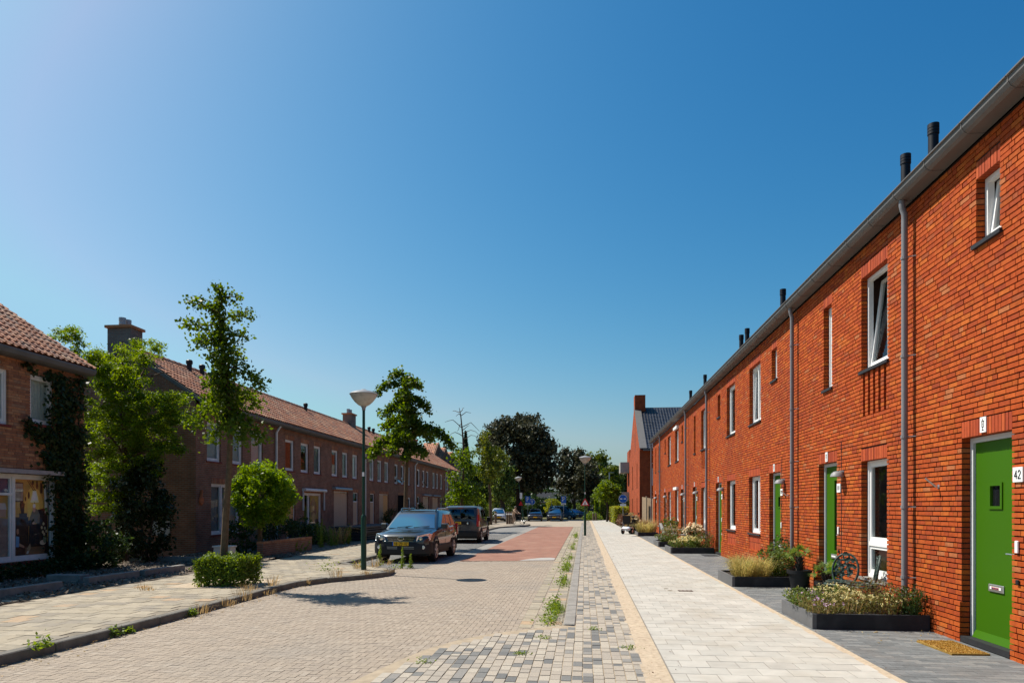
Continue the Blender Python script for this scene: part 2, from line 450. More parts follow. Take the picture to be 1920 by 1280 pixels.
    M['kerbd'] = mat("shade_darkened_kerb", (.215,.195,.165), .92, .25, 6, .5, 50, stain=(.30,.27,.22), stain_amt=.5, stain_scale=2.5)  # darker copy of the kerb concrete, shade of its face painted in
    M['sand'] = mat("loose_sand", (.66,.53,.38), .95, .16, 14, .7, 70, stain=(.34,.23,.13), stain_amt=.35, stain_scale=22)
    palW = [(4, (0.614, 0.58, 0.509)), (4, (0.586, 0.557, 0.492)), (3, (0.642, 0.607, 0.535)), (2, (0.558, 0.524, 0.461))]
    kw = dict(stain=(.50,.44,.35), stain_amt=.5, stain_scale=1.3)
    M['til_o'] = mat("white_paving_tile_piece", None, .88, .11, 5, .25, 120, palW, 'object', **kw)
    M['til_i'] = mat("white_paving_tile", None, .88, .11, 5, .25, 120, palW, 'island', **kw)
    M['tilej'] = mat("white_tile_joint", (.30,.27,.23), .95, .15, 10)
    palG = [(4, (0.21, 0.219, 0.219)), (3, (0.182, 0.192, 0.193)), (3, (0.246, 0.255, 0.254)), (2, (0.283, 0.283, 0.271))]
    kw = dict(stain=(.22,.20,.18), stain_amt=.4, stain_scale=1.7)
    M['gry_o'] = mat("dark_grey_paver_piece", None, .85, .12, 20, .25, 120, palG, 'object', **kw)
    M['gry_i'] = mat("dark_grey_paver", None, .85, .12, 20, .25, 120, palG, 'island', **kw)
    M['gryj'] = mat("dark_joint", (.10,.10,.095), .95, .2, 10)
    palK = [(4, (0.469, 0.397, 0.286)), (3, (0.414, 0.353, 0.26)), (3, (0.511, 0.435, 0.318)), (2, (0.366, 0.315, 0.244)), (0.5, (0.552, 0.391, 0.244))]
    kw = dict(stain=(.40,.36,.29), stain_amt=.45, stain_scale=1.1)
    M['lt_o'] = mat("old_paving_tile_piece", None, .9, .14, 12, .35, 90, palK, 'object', **kw)
    M['lt_i'] = mat("old_paving_tile", None, .9, .14, 12, .35, 90, palK, 'island', **kw)
    M['ltj'] = mat("old_tile_joint", (.15,.125,.09), .95, .3, 6)
    M['chip'] = mat("wood_chip_soil", (.085,.062,.043), .95, .5, 9, 1.0, 30, col2=(.17,.135,.105))
    # vegetation
    M['bark'] = mat("brown_bark", (.15,.095,.055), .9, .3, 9, .8, 40)
    M['gbark'] = mat("pale_bark", (.17,.115,.065), .9, .3, 14, .8, 50)
    M['dbark'] = mat("dark_bark", (.06,.045,.035), .9, .3, 9, .8, 30)
    M['ginkgo'] = leafmat("ginkgo_leaf", (.040,.085,.010), (.10,.155,.018), .42)
    M['locust'] = leafmat("locust_leaf", (.050,.11,.010), (.14,.20,.018), .5)
    M['globe'] = leafmat("globe_acacia_leaf", (.06,.14,.008), (.16,.25,.014), .45)
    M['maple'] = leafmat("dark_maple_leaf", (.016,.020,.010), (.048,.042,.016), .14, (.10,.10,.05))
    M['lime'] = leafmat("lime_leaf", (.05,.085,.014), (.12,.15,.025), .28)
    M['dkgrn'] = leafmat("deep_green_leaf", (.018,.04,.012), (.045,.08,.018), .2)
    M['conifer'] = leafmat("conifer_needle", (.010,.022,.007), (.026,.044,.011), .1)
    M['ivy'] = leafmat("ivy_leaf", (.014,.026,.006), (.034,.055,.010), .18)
    M['hedge'] = leafmat("hedge_leaf", (.055,.11,.012), (.17,.24,.025), .32)
    M['yhedge'] = leafmat("yellow_hedge_leaf", (.15,.19,.025), (.30,.32,.05), .3)
    M['weed'] = leafmat("weed_leaf", (.08,.14,.02), (.17,.24,.04), .35)
    M['straw'] = leafmat("dry_grass_blade", (.24,.18,.075), (.42,.33,.16), .3)
    M['grassy'] = leafmat("ornamental_grass_blade", (.24,.24,.07), (.50,.43,.18), .4)
    M['palm'] = leafmat("palm_blade", (.07,.15,.03), (.20,.26,.06), .25)
    M['shrub'] = leafmat("garden_shrub_leaf", (.05,.09,.02), (.13,.18,.04), .28)
    M['brown'] = leafmat("withered_stem", (.09,.05,.03), (.22,.12,.06), .2)
    M['yflow'] = leafmat("cream_yellow_flower", (.50,.46,.17), (.70,.65,.36), .3)
    M['pflow'] = leafmat("lilac_flower", (.40,.24,.42), (.62,.45,.55), .3)
    M['cflow'] = leafmat("cream_pink_flower", (.56,.50,.30), (.70,.60,.42), .3)
    M['olive'] = leafmat("olive_leaf", (.075,.085,.022), (.21,.19,.06), .28)
    M['soil'] = mat("planter_soil", (.05,.038,.028), .95, .4, 20, .8, 40)
    M['planter'] = mat("dark_planter_concrete", (.034,.035,.040), .75, .22, 6, .3, 50, stain=(.07,.07,.075), stain_amt=.5, stain_scale=3)
    M['planters'] = mat("pale_planter_edge", (.17,.17,.175), .7, .1, 6)
    M['pot'] = mat("black_flower_pot", (.02,.021,.024), .5, .12, 10)
    M['iron'] = mat("green_cast_iron", (.03,.065,.05), .45, .3, 25, col2=(.09,.12,.10))
    M['coir'] = mat("coir_mat", (.46,.27,.055), .98, .25, 60, 1.0, 300)
    M['lampgreen'] = mat("dark_green_pole_paint", (.012,.07,.045), .45, .12, 5)
    M['lampcone'] = mat("milky_lamp_shade", (.62,.60,.54), .4, .1, 7, stain=(.30,.26,.18), stain_amt=.5, stain_scale=9)
    M['lampcap'] = mat("grey_lamp_cap", (.36,.37,.38), .45, .08, 6)
    M['suv'] = mat("dark_blue_car_paint", (.010,.015,.026), .28, .05, 3, spec=.6, coat=1)
    M['van'] = mat("dark_grey_van_paint", (.045,.047,.047), .35, .06, 3, spec=.5, coat=.6)
    M['silver'] = mat("silver_car_paint", (.45,.48,.53), .35, .04, 3, metal=.4, coat=.8)
    M['navy'] = mat("navy_car_paint", (.012,.016,.035), .28, .05, 3, spec=.6, coat=1)
    M['blue'] = mat("blue_car_paint", (.015,.05,.16), .3, .05, 3, coat=.8)
    M['teal'] = mat("blue_van_paint", (.03,.14,.24), .35, .05, 3, coat=.6)
    M['clad'] = mat("grey_bumper_plastic", (.026,.028,.031), .55, .12, 12)
    M['tyre'] = mat("black_tyre_rubber", (.018,.018,.018), .85, .2, 20)
    M['carglass'] = mat("sky_reflection_car_glass", (.20,.36,.46), .02, .03, 2, metal=1)  # blue mirror colour puts the sky's reflection into the panes
    M['vanglass'] = mat("dim_reflection_van_glass", (.05,.065,.08), .03, .03, 2, metal=1)  # dark mirror colour stands for a weak reflection of the sky
    M['lens'] = mat("clear_headlight_lens", (.88,.90,.94), .22, .25, 30, metal=.75)
    M['redlens'] = mat("red_tail_light", (.45,.012,.012), .25, .1, 12, coat=.8)
    M['plate'] = mat("yellow_number_plate", (.88,.50,.02), .5, .04, 6)
    M['pblue'] = mat("blue_sign_face", (.012,.10,.42), .45, .06, 6)
    M['sred'] = mat("red_sign_border", (.55,.02,.025), .45, .06, 6)
    M['galv'] = mat("galvanised_post", (.32,.33,.34), .5, .12, 10, metal=.6)
    M['wood'] = mat("weathered_bollard_wood", (.19,.14,.10), .9, .3, 12, .5, 60)
    M['fence'] = mat("pale_larch_board", (.55,.41,.26), .8, .18, 6, .3, 60)
    M['skin'] = mat("skin", (.50,.28,.19), .6, .08, 8)
    M['tan'] = mat("tan_shirt", (.46,.33,.22), .85, .1, 20)
    M['jeans'] = mat("dark_trousers", (.05,.055,.075), .9, .15, 20)
    M['hair'] = mat("grey_hair", (.22,.20,.18), .7, .2, 40)
    M['orange'] = mat("orange_terracotta", (.42,.12,.04), .7, .15, 8)
    M['cabinet'] = mat("pale_utility_cabinet", (.48,.46,.42), .6, .1, 5)
    M['slate'] = mat("stacked_dark_sheet", (.035,.037,.042), .6, .2, 6)
    M['plw'] = mat("white_garden_plastic", (.75,.75,.74), .4, .04, 6)
    M['balc'] = mat("pale_concrete_balcony", (.55,.52,.47), .7, .1, 4)
    M['redpaint'] = mat("dark_red_sill", (.17,.028,.02), .7, .15, 9)
    M['bluebin'] = mat("dark_blue_bin", (.02,.035,.11), .5, .1, 6)
defmats()
# ---------------------------------------------------------------- ground, roads, pavements
def inpoly(x, y, poly):
    r = False; n = len(poly); j = n - 1
    for i in range(n):
        xi, yi = poly[i]; xj, yj = poly[j]
        if (yi > y) != (yj > y) and x < (xj-xi)*(y-yi)/(yj-yi)+xi: r = not r
        j = i
    return r
def sheet(name, poly, z, m, kind='structure', parent=None):
    o = mesh_np(name, [(x, y, z) for x, y in poly], [list(range(len(poly)))], m, parent)
    if kind: o["kind"] = kind
    return o
def rect(x0, x1, y0, y1): return [(x0,y0),(x1,y0),(x1,y1),(x0,y1)]
def bumpy(name, x0, x1, y0, y1, z, amp, step, m, seed=0, kind='structure'):
    nx, ny = int((x1-x0)/step)+1, int((y1-y0)/step)+1
    xs = np.linspace(x0, x1, nx); ys = np.linspace(y0, y1, ny)
    g = np.random.default_rng(seed)
    Z = z + amp*g.standard_normal((ny, nx))*.5
    k = 4
    lo = g.standard_normal((ny//k+3, nx//k+3))
    for j in range(ny):
        for i in range(nx):
            a, b = i/k, j/k; ia, ib = int(a), int(b); fa, fb = a-ia, b-ib
            Z[j, i] += amp*((lo[ib,ia]*(1-fa)+lo[ib,ia+1]*fa)*(1-fb)+(lo[ib+1,ia]*(1-fa)+lo[ib+1,ia+1]*fa)*fb)
    X, Y = np.meshgrid(xs, ys)
    V = np.stack([X, Y, Z], -1).reshape(-1, 3)
    F = np.array([(j*nx+i, j*nx+i+1, (j+1)*nx+i+1, (j+1)*nx+i) for j in range(ny-1) for i in range(nx-1)])
    o = mesh_np(name, V, F, m, None, smooth=True); o["kind"] = kind
    return o
def inset_in(poly, xs): return [inpoly(x, y, poly) for x, y in xs]

sheet("ground", rect(-700, 700, -700, 900), -.06, M['earth'])
FLARE = [(-.30,9.95),(-.75,9.62),(-1.2,9.25),(-1.6,8.72),(-1.88,8.1),(-2.06,7.4),(-2.25,6.5),(-2.6,4.5),(-2.8,2)]
LK = [(-6.42,-3),(-6.42,7),(-6.32,8.4),(-6.28,10.5),(-6.32,14.5),(-6.0,15.4),(-5.45,16.1),(-5.0,16.75),(-4.85,17.5),(-5.1,18.3),(-5.9,19.0),(-7.05,19.5),(-7.05,57),(-6.6,58.6),(-5.6,60.3),(-5.2,62),(-5.1,66),(-5.8,69),(-9,71),(-14,71.5)]
# road with herringbone clinkers
road = sheet("road", rect(-7.3, -.28, -6, 62), -.005, M['joint'])
def herring(x0, x1, y0, y1, keep, z=0.0, wj=.0035, seed=1):
    g = random.Random(seed); B = []; u = .080
    nx, ny = int((x1-x0)/u)+4, int((y1-y0)/u)+4
    rng_m = nx + ny
    for m_ in range(-rng_m, rng_m):
        for n_ in range(-rng_m//2, rng_m//2+1):
            ox, oy = m_ + 2*n_, m_ - 2*n_
            if ox < -4 or ox > nx+2 or oy < -4 or oy > ny+2: continue
            for (a, b, c_, d) in ((0,2,0,1),(0,1,1,3)):
                X0, X1, Y0, Y1 = x0+(ox+a)*u, x0+(ox+b)*u, y0+(oy+c_)*u, y0+(oy+d)*u
                if X0 < x0-.01 or X1 > x1+.01 or Y0 < y0 or Y1 > y1: continue
                if keep is not None and not keep((X0+X1)/2, (Y0+Y1)/2): continue
                j = wj/2 + g.random()*.0022
                B.append((X0+j, X1-j, Y0+j, Y1-j, -.05+z, z+g.uniform(-.0015, .0015)))
    return B
flpoly = FLARE + [(3,2),(3,9.95)]
def keep_road(x, y):
    if inpoly(x, y, flpoly): return False
    if x > -.62 and y > 9.9: return False
    k = -6.38 if y < 14.4 else None
    if k is not None: return x > k + .1
    if y > 22.0 + (x+3.94)*.26 and x > -4.0: return False
    return not inpoly(x, y, LK + [(-14,-3)])
B = herring(-6.4, -.3, 5.0, 23, keep_road)
pieces("clinker", "clinker_field", B, M['clk_o'], M['clk_i'], road)
# parking bay
bay = sheet("parking_bay", [(-7.05,19.5),(-4.55,18.6),(-4.55,60),(-6.2,60),(-7.05,57)], -.006, M['gryj'])
pieces("bay_clinker", "bay_clinker_field", herring(-7.05, -4.55, 19.0, 44, lambda x, y: y > 19.4 and not inpoly(x, y, LK + [(-14,-3)]), .003, seed=3), M['clk_o'], mat("bay_clinker", None, .9, .14, 20, .3, 100, [(4,(.23,.225,.21)),(3,(.26,.25,.235)),(2,(.20,.195,.185))], 'island', stain=(.34,.32,.28), stain_amt=.5, stain_scale=.7), bay, cap=0)
sheet("parking_bay_end", rect(-7.0, -4.55, 44, 60), .002, M['bay'])
sheet("gutter_band", rect(-4.55, -4.0, 21.5, 61.5), .004, M['kerb'])
sheet("red_road_surface", [(-4.0,22.05),(-3.0,22.25),(-2.0,22.4),(-.98,22.7),(-.98,61.5),(-4.0,61.5)], .008, M['red'])
sheet("white_road_patch", [(-2.15,22.42),(-.99,22.72),(-.99,23.7),(-1.2,23.9),(-1.5,23.75),(-1.85,23.2)], .012, mat("pale_worn_marking", (.50,.47,.43), .9, .12, 6))
gb = sheet("gutter_strip", rect(-.98, -.28, 9.9, 88), -.002, M['joint'])
K = []
yy = 10.0
while yy < 60:
    for xx in (-.96, -.74, -.53):
        K.append((xx+.004, xx+.19, yy+.004, yy+.29, -.05, .006+rnd.uniform(-.003,.002)))
    yy += .3
pieces("gutter_tile", "gutter_tile_field", K, M['lt_o'], M['lt_i'], gb, cap=40)
sheet("side_road", [(-60,61.5),(-.3,61.5),(-.3,76),(9,76),(60,88),(60,97),(-60,97)], .001, M['roadfar'])
sheet("verge", [(-60,97.4),(60,97.4),(60,150),(-60,150)], .03, M['grass'])
# kerbs
def kerbs(name, line, top, wdt, m_='kerb', inset=1, ln=.98, zb=-.1):
    k = bpy.data.objects.new(name, None); C.objects.link(k); k["kind"] = "structure"
    acc = 0
    P = [Vector((x, y, 0)) for x, y in line]
    L = [0]
    for a, b in zip(P, P[1:]): L.append(L[-1] + (b-a).length)
    def at(t):
        for i in range(len(P)-1):
            if t <= L[i+1] or i == len(P)-2:
                return P[i].lerp(P[i+1], (t-L[i])/(L[i+1]-L[i]))
    t = 0
    while t < L[-1] - .1:
        a, b = at(t), at(min(t+ln, L[-1])); d = b-a; n = Vector((-d.y, d.x, 0)).normalized()*inset
        c = (a+b)/2 + n*wdt/2
        zt = top + rnd.uniform(-.006, .006)
        m = MB(); m.cbox((c.x, c.y, (zt+zb)/2), d.length-.012, wdt, zt-zb, math.atan2(d.y, d.x)+rnd.uniform(-.006,.006), .012)
        m.build("kerb_stone", M[m_], k)
        t += ln
    return k
kerbs("kerb", LK, .115, .15, 'kerbd', inset=1)
kerbs("kerb", [(-.30,9.95),(-.30,60),(-.2,75)], .075, .17, inset=-1)
kerbs("kerb", FLARE, .035, .13, inset=1, ln=.6)
# pale paver strip (old setts laid in columns)
strip = sheet("paver_strip", [(-.14,88),(.62,88),(.62,2)] + FLARE[::-1] + [(-.14,9.9)], .0585, M['sandj'])
B = []
g = random.Random(5)
for i in range(-26, 7):
    x0 = -.125 + i*.107
    y = 4.4 + g.random()*.2
    while y < 86:
        ln = g.choice((.205,.205,.205,.155,.105,.205))
        cx, cy = x0+.05, y+ln/2
        ok = (cx > -.13) if cy > 10 else (cx > -.14 or inpoly(cx, cy, [(a-.17 if a < -.3 else a, b-.12) for a, b in FLARE] + [(3,2),(3,9.8)]))
        if cx < -.14: ok = ok and inpoly(cx-.17, cy, flpoly) and inpoly(cx, cy+.2, flpoly)
        if ok and cx < .6:
            zt = .066
            B.append((x0+.003, x0+.1+g.uniform(-.002,.002), y+.003, y+ln-.006, -.02, zt+g.uniform(-.003,.003)))
        y += ln + .004
pieces("paver", "paver_field", B, M['pav_o'], M['pav_i'], strip)
bumpy("sand_strip", .585, .872, 3, 88, .064, .006, .055, M['sand'], 3)
# white tiled pavement
pvt = sheet("pavement", rect(.85, 3.0, -6, 90), .0768, M['tilej'])
B = []
j = 0; y = 3.5
while y < 88:
    off = (j % 2)*.15
    x = .862 - off
    while x < 2.98:
        a, b = max(x, .862), min(x+.3, 2.985)
        if b - a > .05: B.append((a+.0035, b-.0035, y+.004, y+.296, 0, .08+rnd.uniform(-.001,.001)))
        x += .3
    y += .3; j += 1
pieces("paving_tile", "paving_tile_field", B, M['til_o'], M['til_i'], pvt)
sheet("sand_ribbon", rect(2.955, 3.064, -4, 52), .0785, M['sand'])
frn = sheet("front_paving", rect(3.05, 4.75, -5, 49), .077, M['gryj'])
B = []
j = 0; y = 4.5
while y < 48.2:
    x = 3.06 - (j % 2)*.1 - .03
    while x < 4.70:
        a, b = max(x, 3.062), min(x+.2, 4.72)
        if b-a > .03: B.append((a+.0022, b-.0022, y+.0022, y+.0978, 0, .08+rnd.uniform(-.001,.001)))
        x += .2
    y += .1; j += 1
pieces("grey_paver", "grey_paver_field", B, M['gry_o'], M['gry_i'], frn)
# left pavement
lpv = sheet("pavement", [(x-.14, y) for x, y in LK[:13]] + [(-9.7,57),(-9.7,-3)], .1005, mat('old_pavement_bed', (.34,.285,.21), .95, .25, 4))
B = []
j = 0; y = 5.2
while y < 57:
    x = -9.68 - (j % 2)*.15
    while x < -4.9:
        cx, cy = x+.15, y+.15
        if cx > -9.6 and all(inpoly(cx+a, cy+b, LK + [(-14,71),(-14,-3)]) for a, b in ((.28,.1),(.28,-.1),(0,0),(.1,-.28),(.1,.3))):
            t = rnd.uniform(-.003, .003)
            B.append((x+.004, x+.296, y+.004, y+.296, 0, .107+t))
        x += .3
    y += .3; j += 1
pieces("paving_tile", "paving_tile_field", B, M['lt_o'], M['lt_i'], lpv)
sheet("pavement", [(-9.7,57),(-7.2,57),(-6.7,58.7),(-5.75,60.4),(-5.35,62),(-5.25,66),(-5.9,68.8),(-9,70.8),(-14,71.3),(-14,57)], .10, M['roadfar'])
bumpy("garden_soil", -13.6, -9.65, -2, 78, .11, .018, .3, M['chip'], 9)
# curled wood chips and rubble of the bare garden bed
def scatter_quads(name, n, fx, fy, fz, size, m, flat=.4, kind='stuff', seed=2, asp=.35, parent=None):
    g = np.random.default_rng(seed)
    P = np.stack([g.uniform(*fx, n), g.uniform(*fy, n), fz + g.uniform(0, .02, n)], -1)
    return quads(name, P, size*(.5+g.random(n)), m, g, flat, kind, asp, parent)
def quads(name, P, sz, m, g, flat=1.0, kind=None, asp=.5, parent=None, nrm=None):
    """diamond leaves at P, size sz; flat<1 squeezes normals to the vertical"""
    n = len(P)
    N = g.standard_normal((n, 3)) if nrm is None else nrm + .6*g.standard_normal((n, 3))
    if flat < 1: N[:, :2] *= flat; N[:, 2] = np.abs(N[:, 2]) + .3
    N /= np.linalg.norm(N, axis=1)[:, None] + 1e-9
    A = np.cross(N, g.standard_normal((n, 3))); A /= np.linalg.norm(A, axis=1)[:, None] + 1e-9
    Bv = np.cross(N, A)
    s = (np.ones(n)*np.asarray(sz).reshape(-1)*(.62+.7*g.random(n))).reshape(-1, 1)
    V = np.stack([P - A*s*.5, P + Bv*s*asp*.5 - A*s*.05, P + A*s*.5, P - Bv*s*asp*.5 - A*s*.05], 1).reshape(-1, 3)
    F = np.arange(4*n).reshape(n, 4)
    o = mesh_np(name, V, F, m, parent)
    if kind: o["kind"] = kind
    return o
scatter_quads("wood_chips", 9000, (-13.4,-9.7), (8,24), .135, .09, mat("dry_wood_chip", None, .95, .2, 20, 0, 40, [(3,(.20,.16,.12)),(3,(.13,.10,.075)),(2,(.26,.22,.17)),(2,(.09,.07,.055))], 'island'), .5)
scatter_quads("fallen_leaf_litter", 700, (-6.42,-5.9), (6,16), .012, .035, M['straw'], .3, seed=8)
scatter_quads("fallen_leaf_litter", 300, (.55,1.0), (5.5,24), .085, .022, M['brown'], .3, seed=18)
scatter_quads("fallen_leaf_litter", 60, (3.5,4.6), (8.9,9.8), .084, .035, M['straw'], .3, seed=28)
scatter_quads("fallen_leaf_litter", 90, (3.02,3.14), (6,30), .084, .03, M['brown'], .3, seed=29)
scatter_quads("fallen_leaf_litter", 120, (4.45,4.63), (9,40), .084, .035, M['brown'], .3, seed=30)
edg = bpy.data.objects.new("garden_edging", None); C.objects.link(edg); edg["kind"] = "structure"
for (a, b, c_, d) in ((-12.6,-10.55,11.35,11.45),(-10.55,-10.42,11.4,12.9),(-10.5,-10.35,13.6,15.2),(-10.4,-10.25,15.3,16.9),(-11.7,-10.9,14.0,14.3),(-13.3,-9.9,19.5,19.62)):
    m = MB(); m.cbox(((a+b)/2, (c_+d)/2, .17), b-a, d-c_, .2, rnd.uniform(-.04,.04), .012); m.build("edging_stone", M['kerb'], edg)
pth = sheet("garden_path", rect(-12.8, -9.7, 9.2, 11.2), .125, M['ltj'])
pieces("paving_tile", "paving_tile_field", [(-9.72-.3*(i+1)+.004, -9.72-.3*i-.004, 9.25+.3*k, 9.542+.3*k, .05, .14+rnd.uniform(-.004,.004)) for i in range(10) for k in range(6)], M['lt_o'], M['lt_i'], pth)

# ---------------------------------------------------------------- right-hand terrace of new brick houses
XW = 4.66
M5 = 5.4
CO = .0655
JT = .0155
WT = 6.12
def free_spans(y0, y1, z0, z1, ops):
    """y-intervals of a course not covered by an opening; returns (a, b, jambA, jambB)"""
    cuts = sorted((o[0], o[1]) for o in ops if o[2] < (z0+z1)/2 < o[3])
    out = []; a = y0; ja = False
    for c0, c1 in cuts:
        if c1 <= a or c0 >= y1: continue
        if c0 > a: out.append((a, c0, ja, True))
        a = max(a, c1); ja = True
    if a < y1: out.append((a, y1, ja, False))
    return out
def brick_field(y0, y1, z0, z1, ops, xface, sgn, seed, deep=.115, bl=.21, co=CO, jt=.0155, notch=None, plinth=None):
    """bricks of a wall whose face is x = xface and looks towards sgn*x; bricks beside an opening turn into its jamb"""
    g = random.Random(seed); B = []
    z = z0; k = 0
    while z + co <= z1 + .002:
        za, zb = z, z + co - jt
        for a, b, ja, jb in free_spans(y0, y1, za, zb, ops):
            y = a; first = True
            if not ja: y -= g.random()*.2
            while y < b - .004:
                ln = bl if g.random() < .72 else .1
                if first and ja: ln = .1 if k % 2 else .155
                e = min(y + ln, b)
                if b - e < .045: e = b
                s_ = max(y, a)
                if e - s_ > .02:
                    jx = g.uniform(-.0028, .0028)
                    d = .03
                    if (ja and s_ <= a + .003) or (jb and e >= b - .003): d = deep
                    pr = 0
                    if plinth and za < plinth: pr = .022
                    if notch and notch(s_, e, za): pr = -.055
                    x0 = xface + sgn*(pr + jx)
                    B.append((min(x0, x0-sgn*d), max(x0, x0-sgn*d), s_, e - (0 if e >= b-.003 else .0095), za+g.uniform(-.0012,.0012), zb+g.uniform(-.0012,.0012)))
                y = e; first = False
        z += co; k += 1
    return B
def holed_wall(name, y0, y1, z0, z1, ops, xf, xb, m, parent):
    """mortar face with real openings and reveals, a little wider than the brick openings"""
    ops = [(max(y0, o[0]-.009), min(y1, o[1]+.009), max(z0, o[2]-.009), min(z1, o[3]+.009)) for o in ops] if m.name.endswith("mortar") else ops
    ys = sorted(set([y0, y1] + [v for o in ops for v in o[:2]])); zs = sorted(set([z0, z1] + [v for o in ops for v in o[2:4]]))
    mb = MB()
    for a, b in zip(ys, ys[1:]):
        for c_, d in zip(zs, zs[1:]):
            cy, cz = (a+b)/2, (c_+d)/2
            if any(o[0] < cy < o[1] and o[2] < cz < o[3] for o in ops): continue
            mb.add([(xf,a,c_),(xf,b,c_),(xf,b,d),(xf,a,d)], [(0,1,2,3)])
            mb.add([(xb,a,c_),(xb,b,c_),(xb,b,d),(xb,a,d)], [(3,2,1,0)])
    for o in ops:
        a, b, c_, d = o[:4]
        mb.add([(xf,a,c_),(xb,a,c_),(xb,a,d),(xf,a,d)], [(0,1,2,3)])
        mb.add([(xf,b,c_),(xb,b,c_),(xb,b,d),(xf,b,d)], [(3,2,1,0)])
        mb.add([(xf,a,d),(xb,a,d),(xb,b,d),(xf,b,d)], [(0,1,2,3)])
        mb.add([(xf,a,c_),(xb,a,c_),(xb,b,c_),(xf,b,c_)], [(3,2,1,0)])
    return mb.build(name, m, parent)
def frame_bars(mb, xa, xb, y0, y1, z0, z1, wd, wb=None):
    wb = wb or wd
    mb.box(xa, xb, y0, y0+wd, z0, z1); mb.box(xa, xb, y1-wd, y1, z0, z1)
    mb.box(xa, xb, y0+wd, y1-wd, z1-wd, z1); mb.box(xa, xb, y0+wd, y1-wd, z0, z0+wb)
def window(parent, y0, y1, z0, z1, xw=XW, sgn=1, split=None, tilt=0.0, sill=True, dep=.10, curtain=None, fm='white', vsplit=None, sillm='sill', glass='glass', fw=.055, part="window"):
    """sgn=+1: wall looks to -x (right terrace), -1: wall looks to +x (left houses)"""
    X = lambda d: xw + sgn*d
    mb = MB(); frame_bars(mb, X(dep), X(dep+.075), y0+.004, y1-.004, z0+.004, z1-.004, fw)
    if vsplit:
        v = y0 + (y1-y0)*vsplit; mb.box(X(dep), X(dep+.075), v-.03, v+.03, z0+fw, z1-fw)
    if split: mb.box(X(dep+.002), X(dep+.077), y0+fw, y1-fw, split-.035, split+.035)
    win = mb.build(part, M[fm], parent)
    def sash(a, b, c_, d, tl=0.0):
        m2 = MB(); xa, xb = X(dep+.02), X(dep+.08); s_ = .048
        frame_bars(m2, xa, xb, a, b, c_, d, s_, s_*1.5)
        p2 = MB(); p2.box(X(dep+.045), X(dep+.053), a+s_-.004, b-s_+.004, c_+s_*1.5-.004, d-s_+.004)
        if tl:
            for q in (m2, p2):
                q.v = [(x + sgn*(z-c_)*math.tan(tl), y, z) for x, y, z in q.v]
        m2.build("casement", M['white' if fm != 'ofr' else 'ofr'], win); p2.build("pane", M[glass], win)
    cells = [(y0+fw+.003, y1-fw-.003)]
    if vsplit: cells = [(y0+fw+.003, v-.033), (v+.033, y1-fw-.003)]
    for a, b in cells:
        if split:
            sash(a, b, split+.038, z1-fw-.003, tilt); sash(a, b, z0+fw+.003, split-.038)
        else: sash(a, b, z0+fw+.003, z1-fw-.003, tilt)
    if sill:
        m3 = MB(); m3.box(X(-.035), X(dep+.02), y0-.05, y1+.05, z0-.045, z0+.002); m3.build("sill", M[sillm], win)
    if curtain:
        m4 = MB(); n = 14; xx = X(dep+.105)
        a, b = y0+.02, y1-.02
        if curtain.startswith('half'): b = a + (b-a)*.45
        vs = []; 
        for i in range(n+1):
            y = a+(b-a)*i/n; dx = (.018 if i % 2 else -.018) if 'blind' not in curtain else 0
            vs += [(xx+dx, y, z0), (xx+dx, y, z1)]
        m4.add(vs, [(2*i, 2*i+2, 2*i+3, 2*i+1) for i in range(n)])
        m4.build("curtain", M['blind' if 'blind' in curtain else 'curtain'], win)
    return win
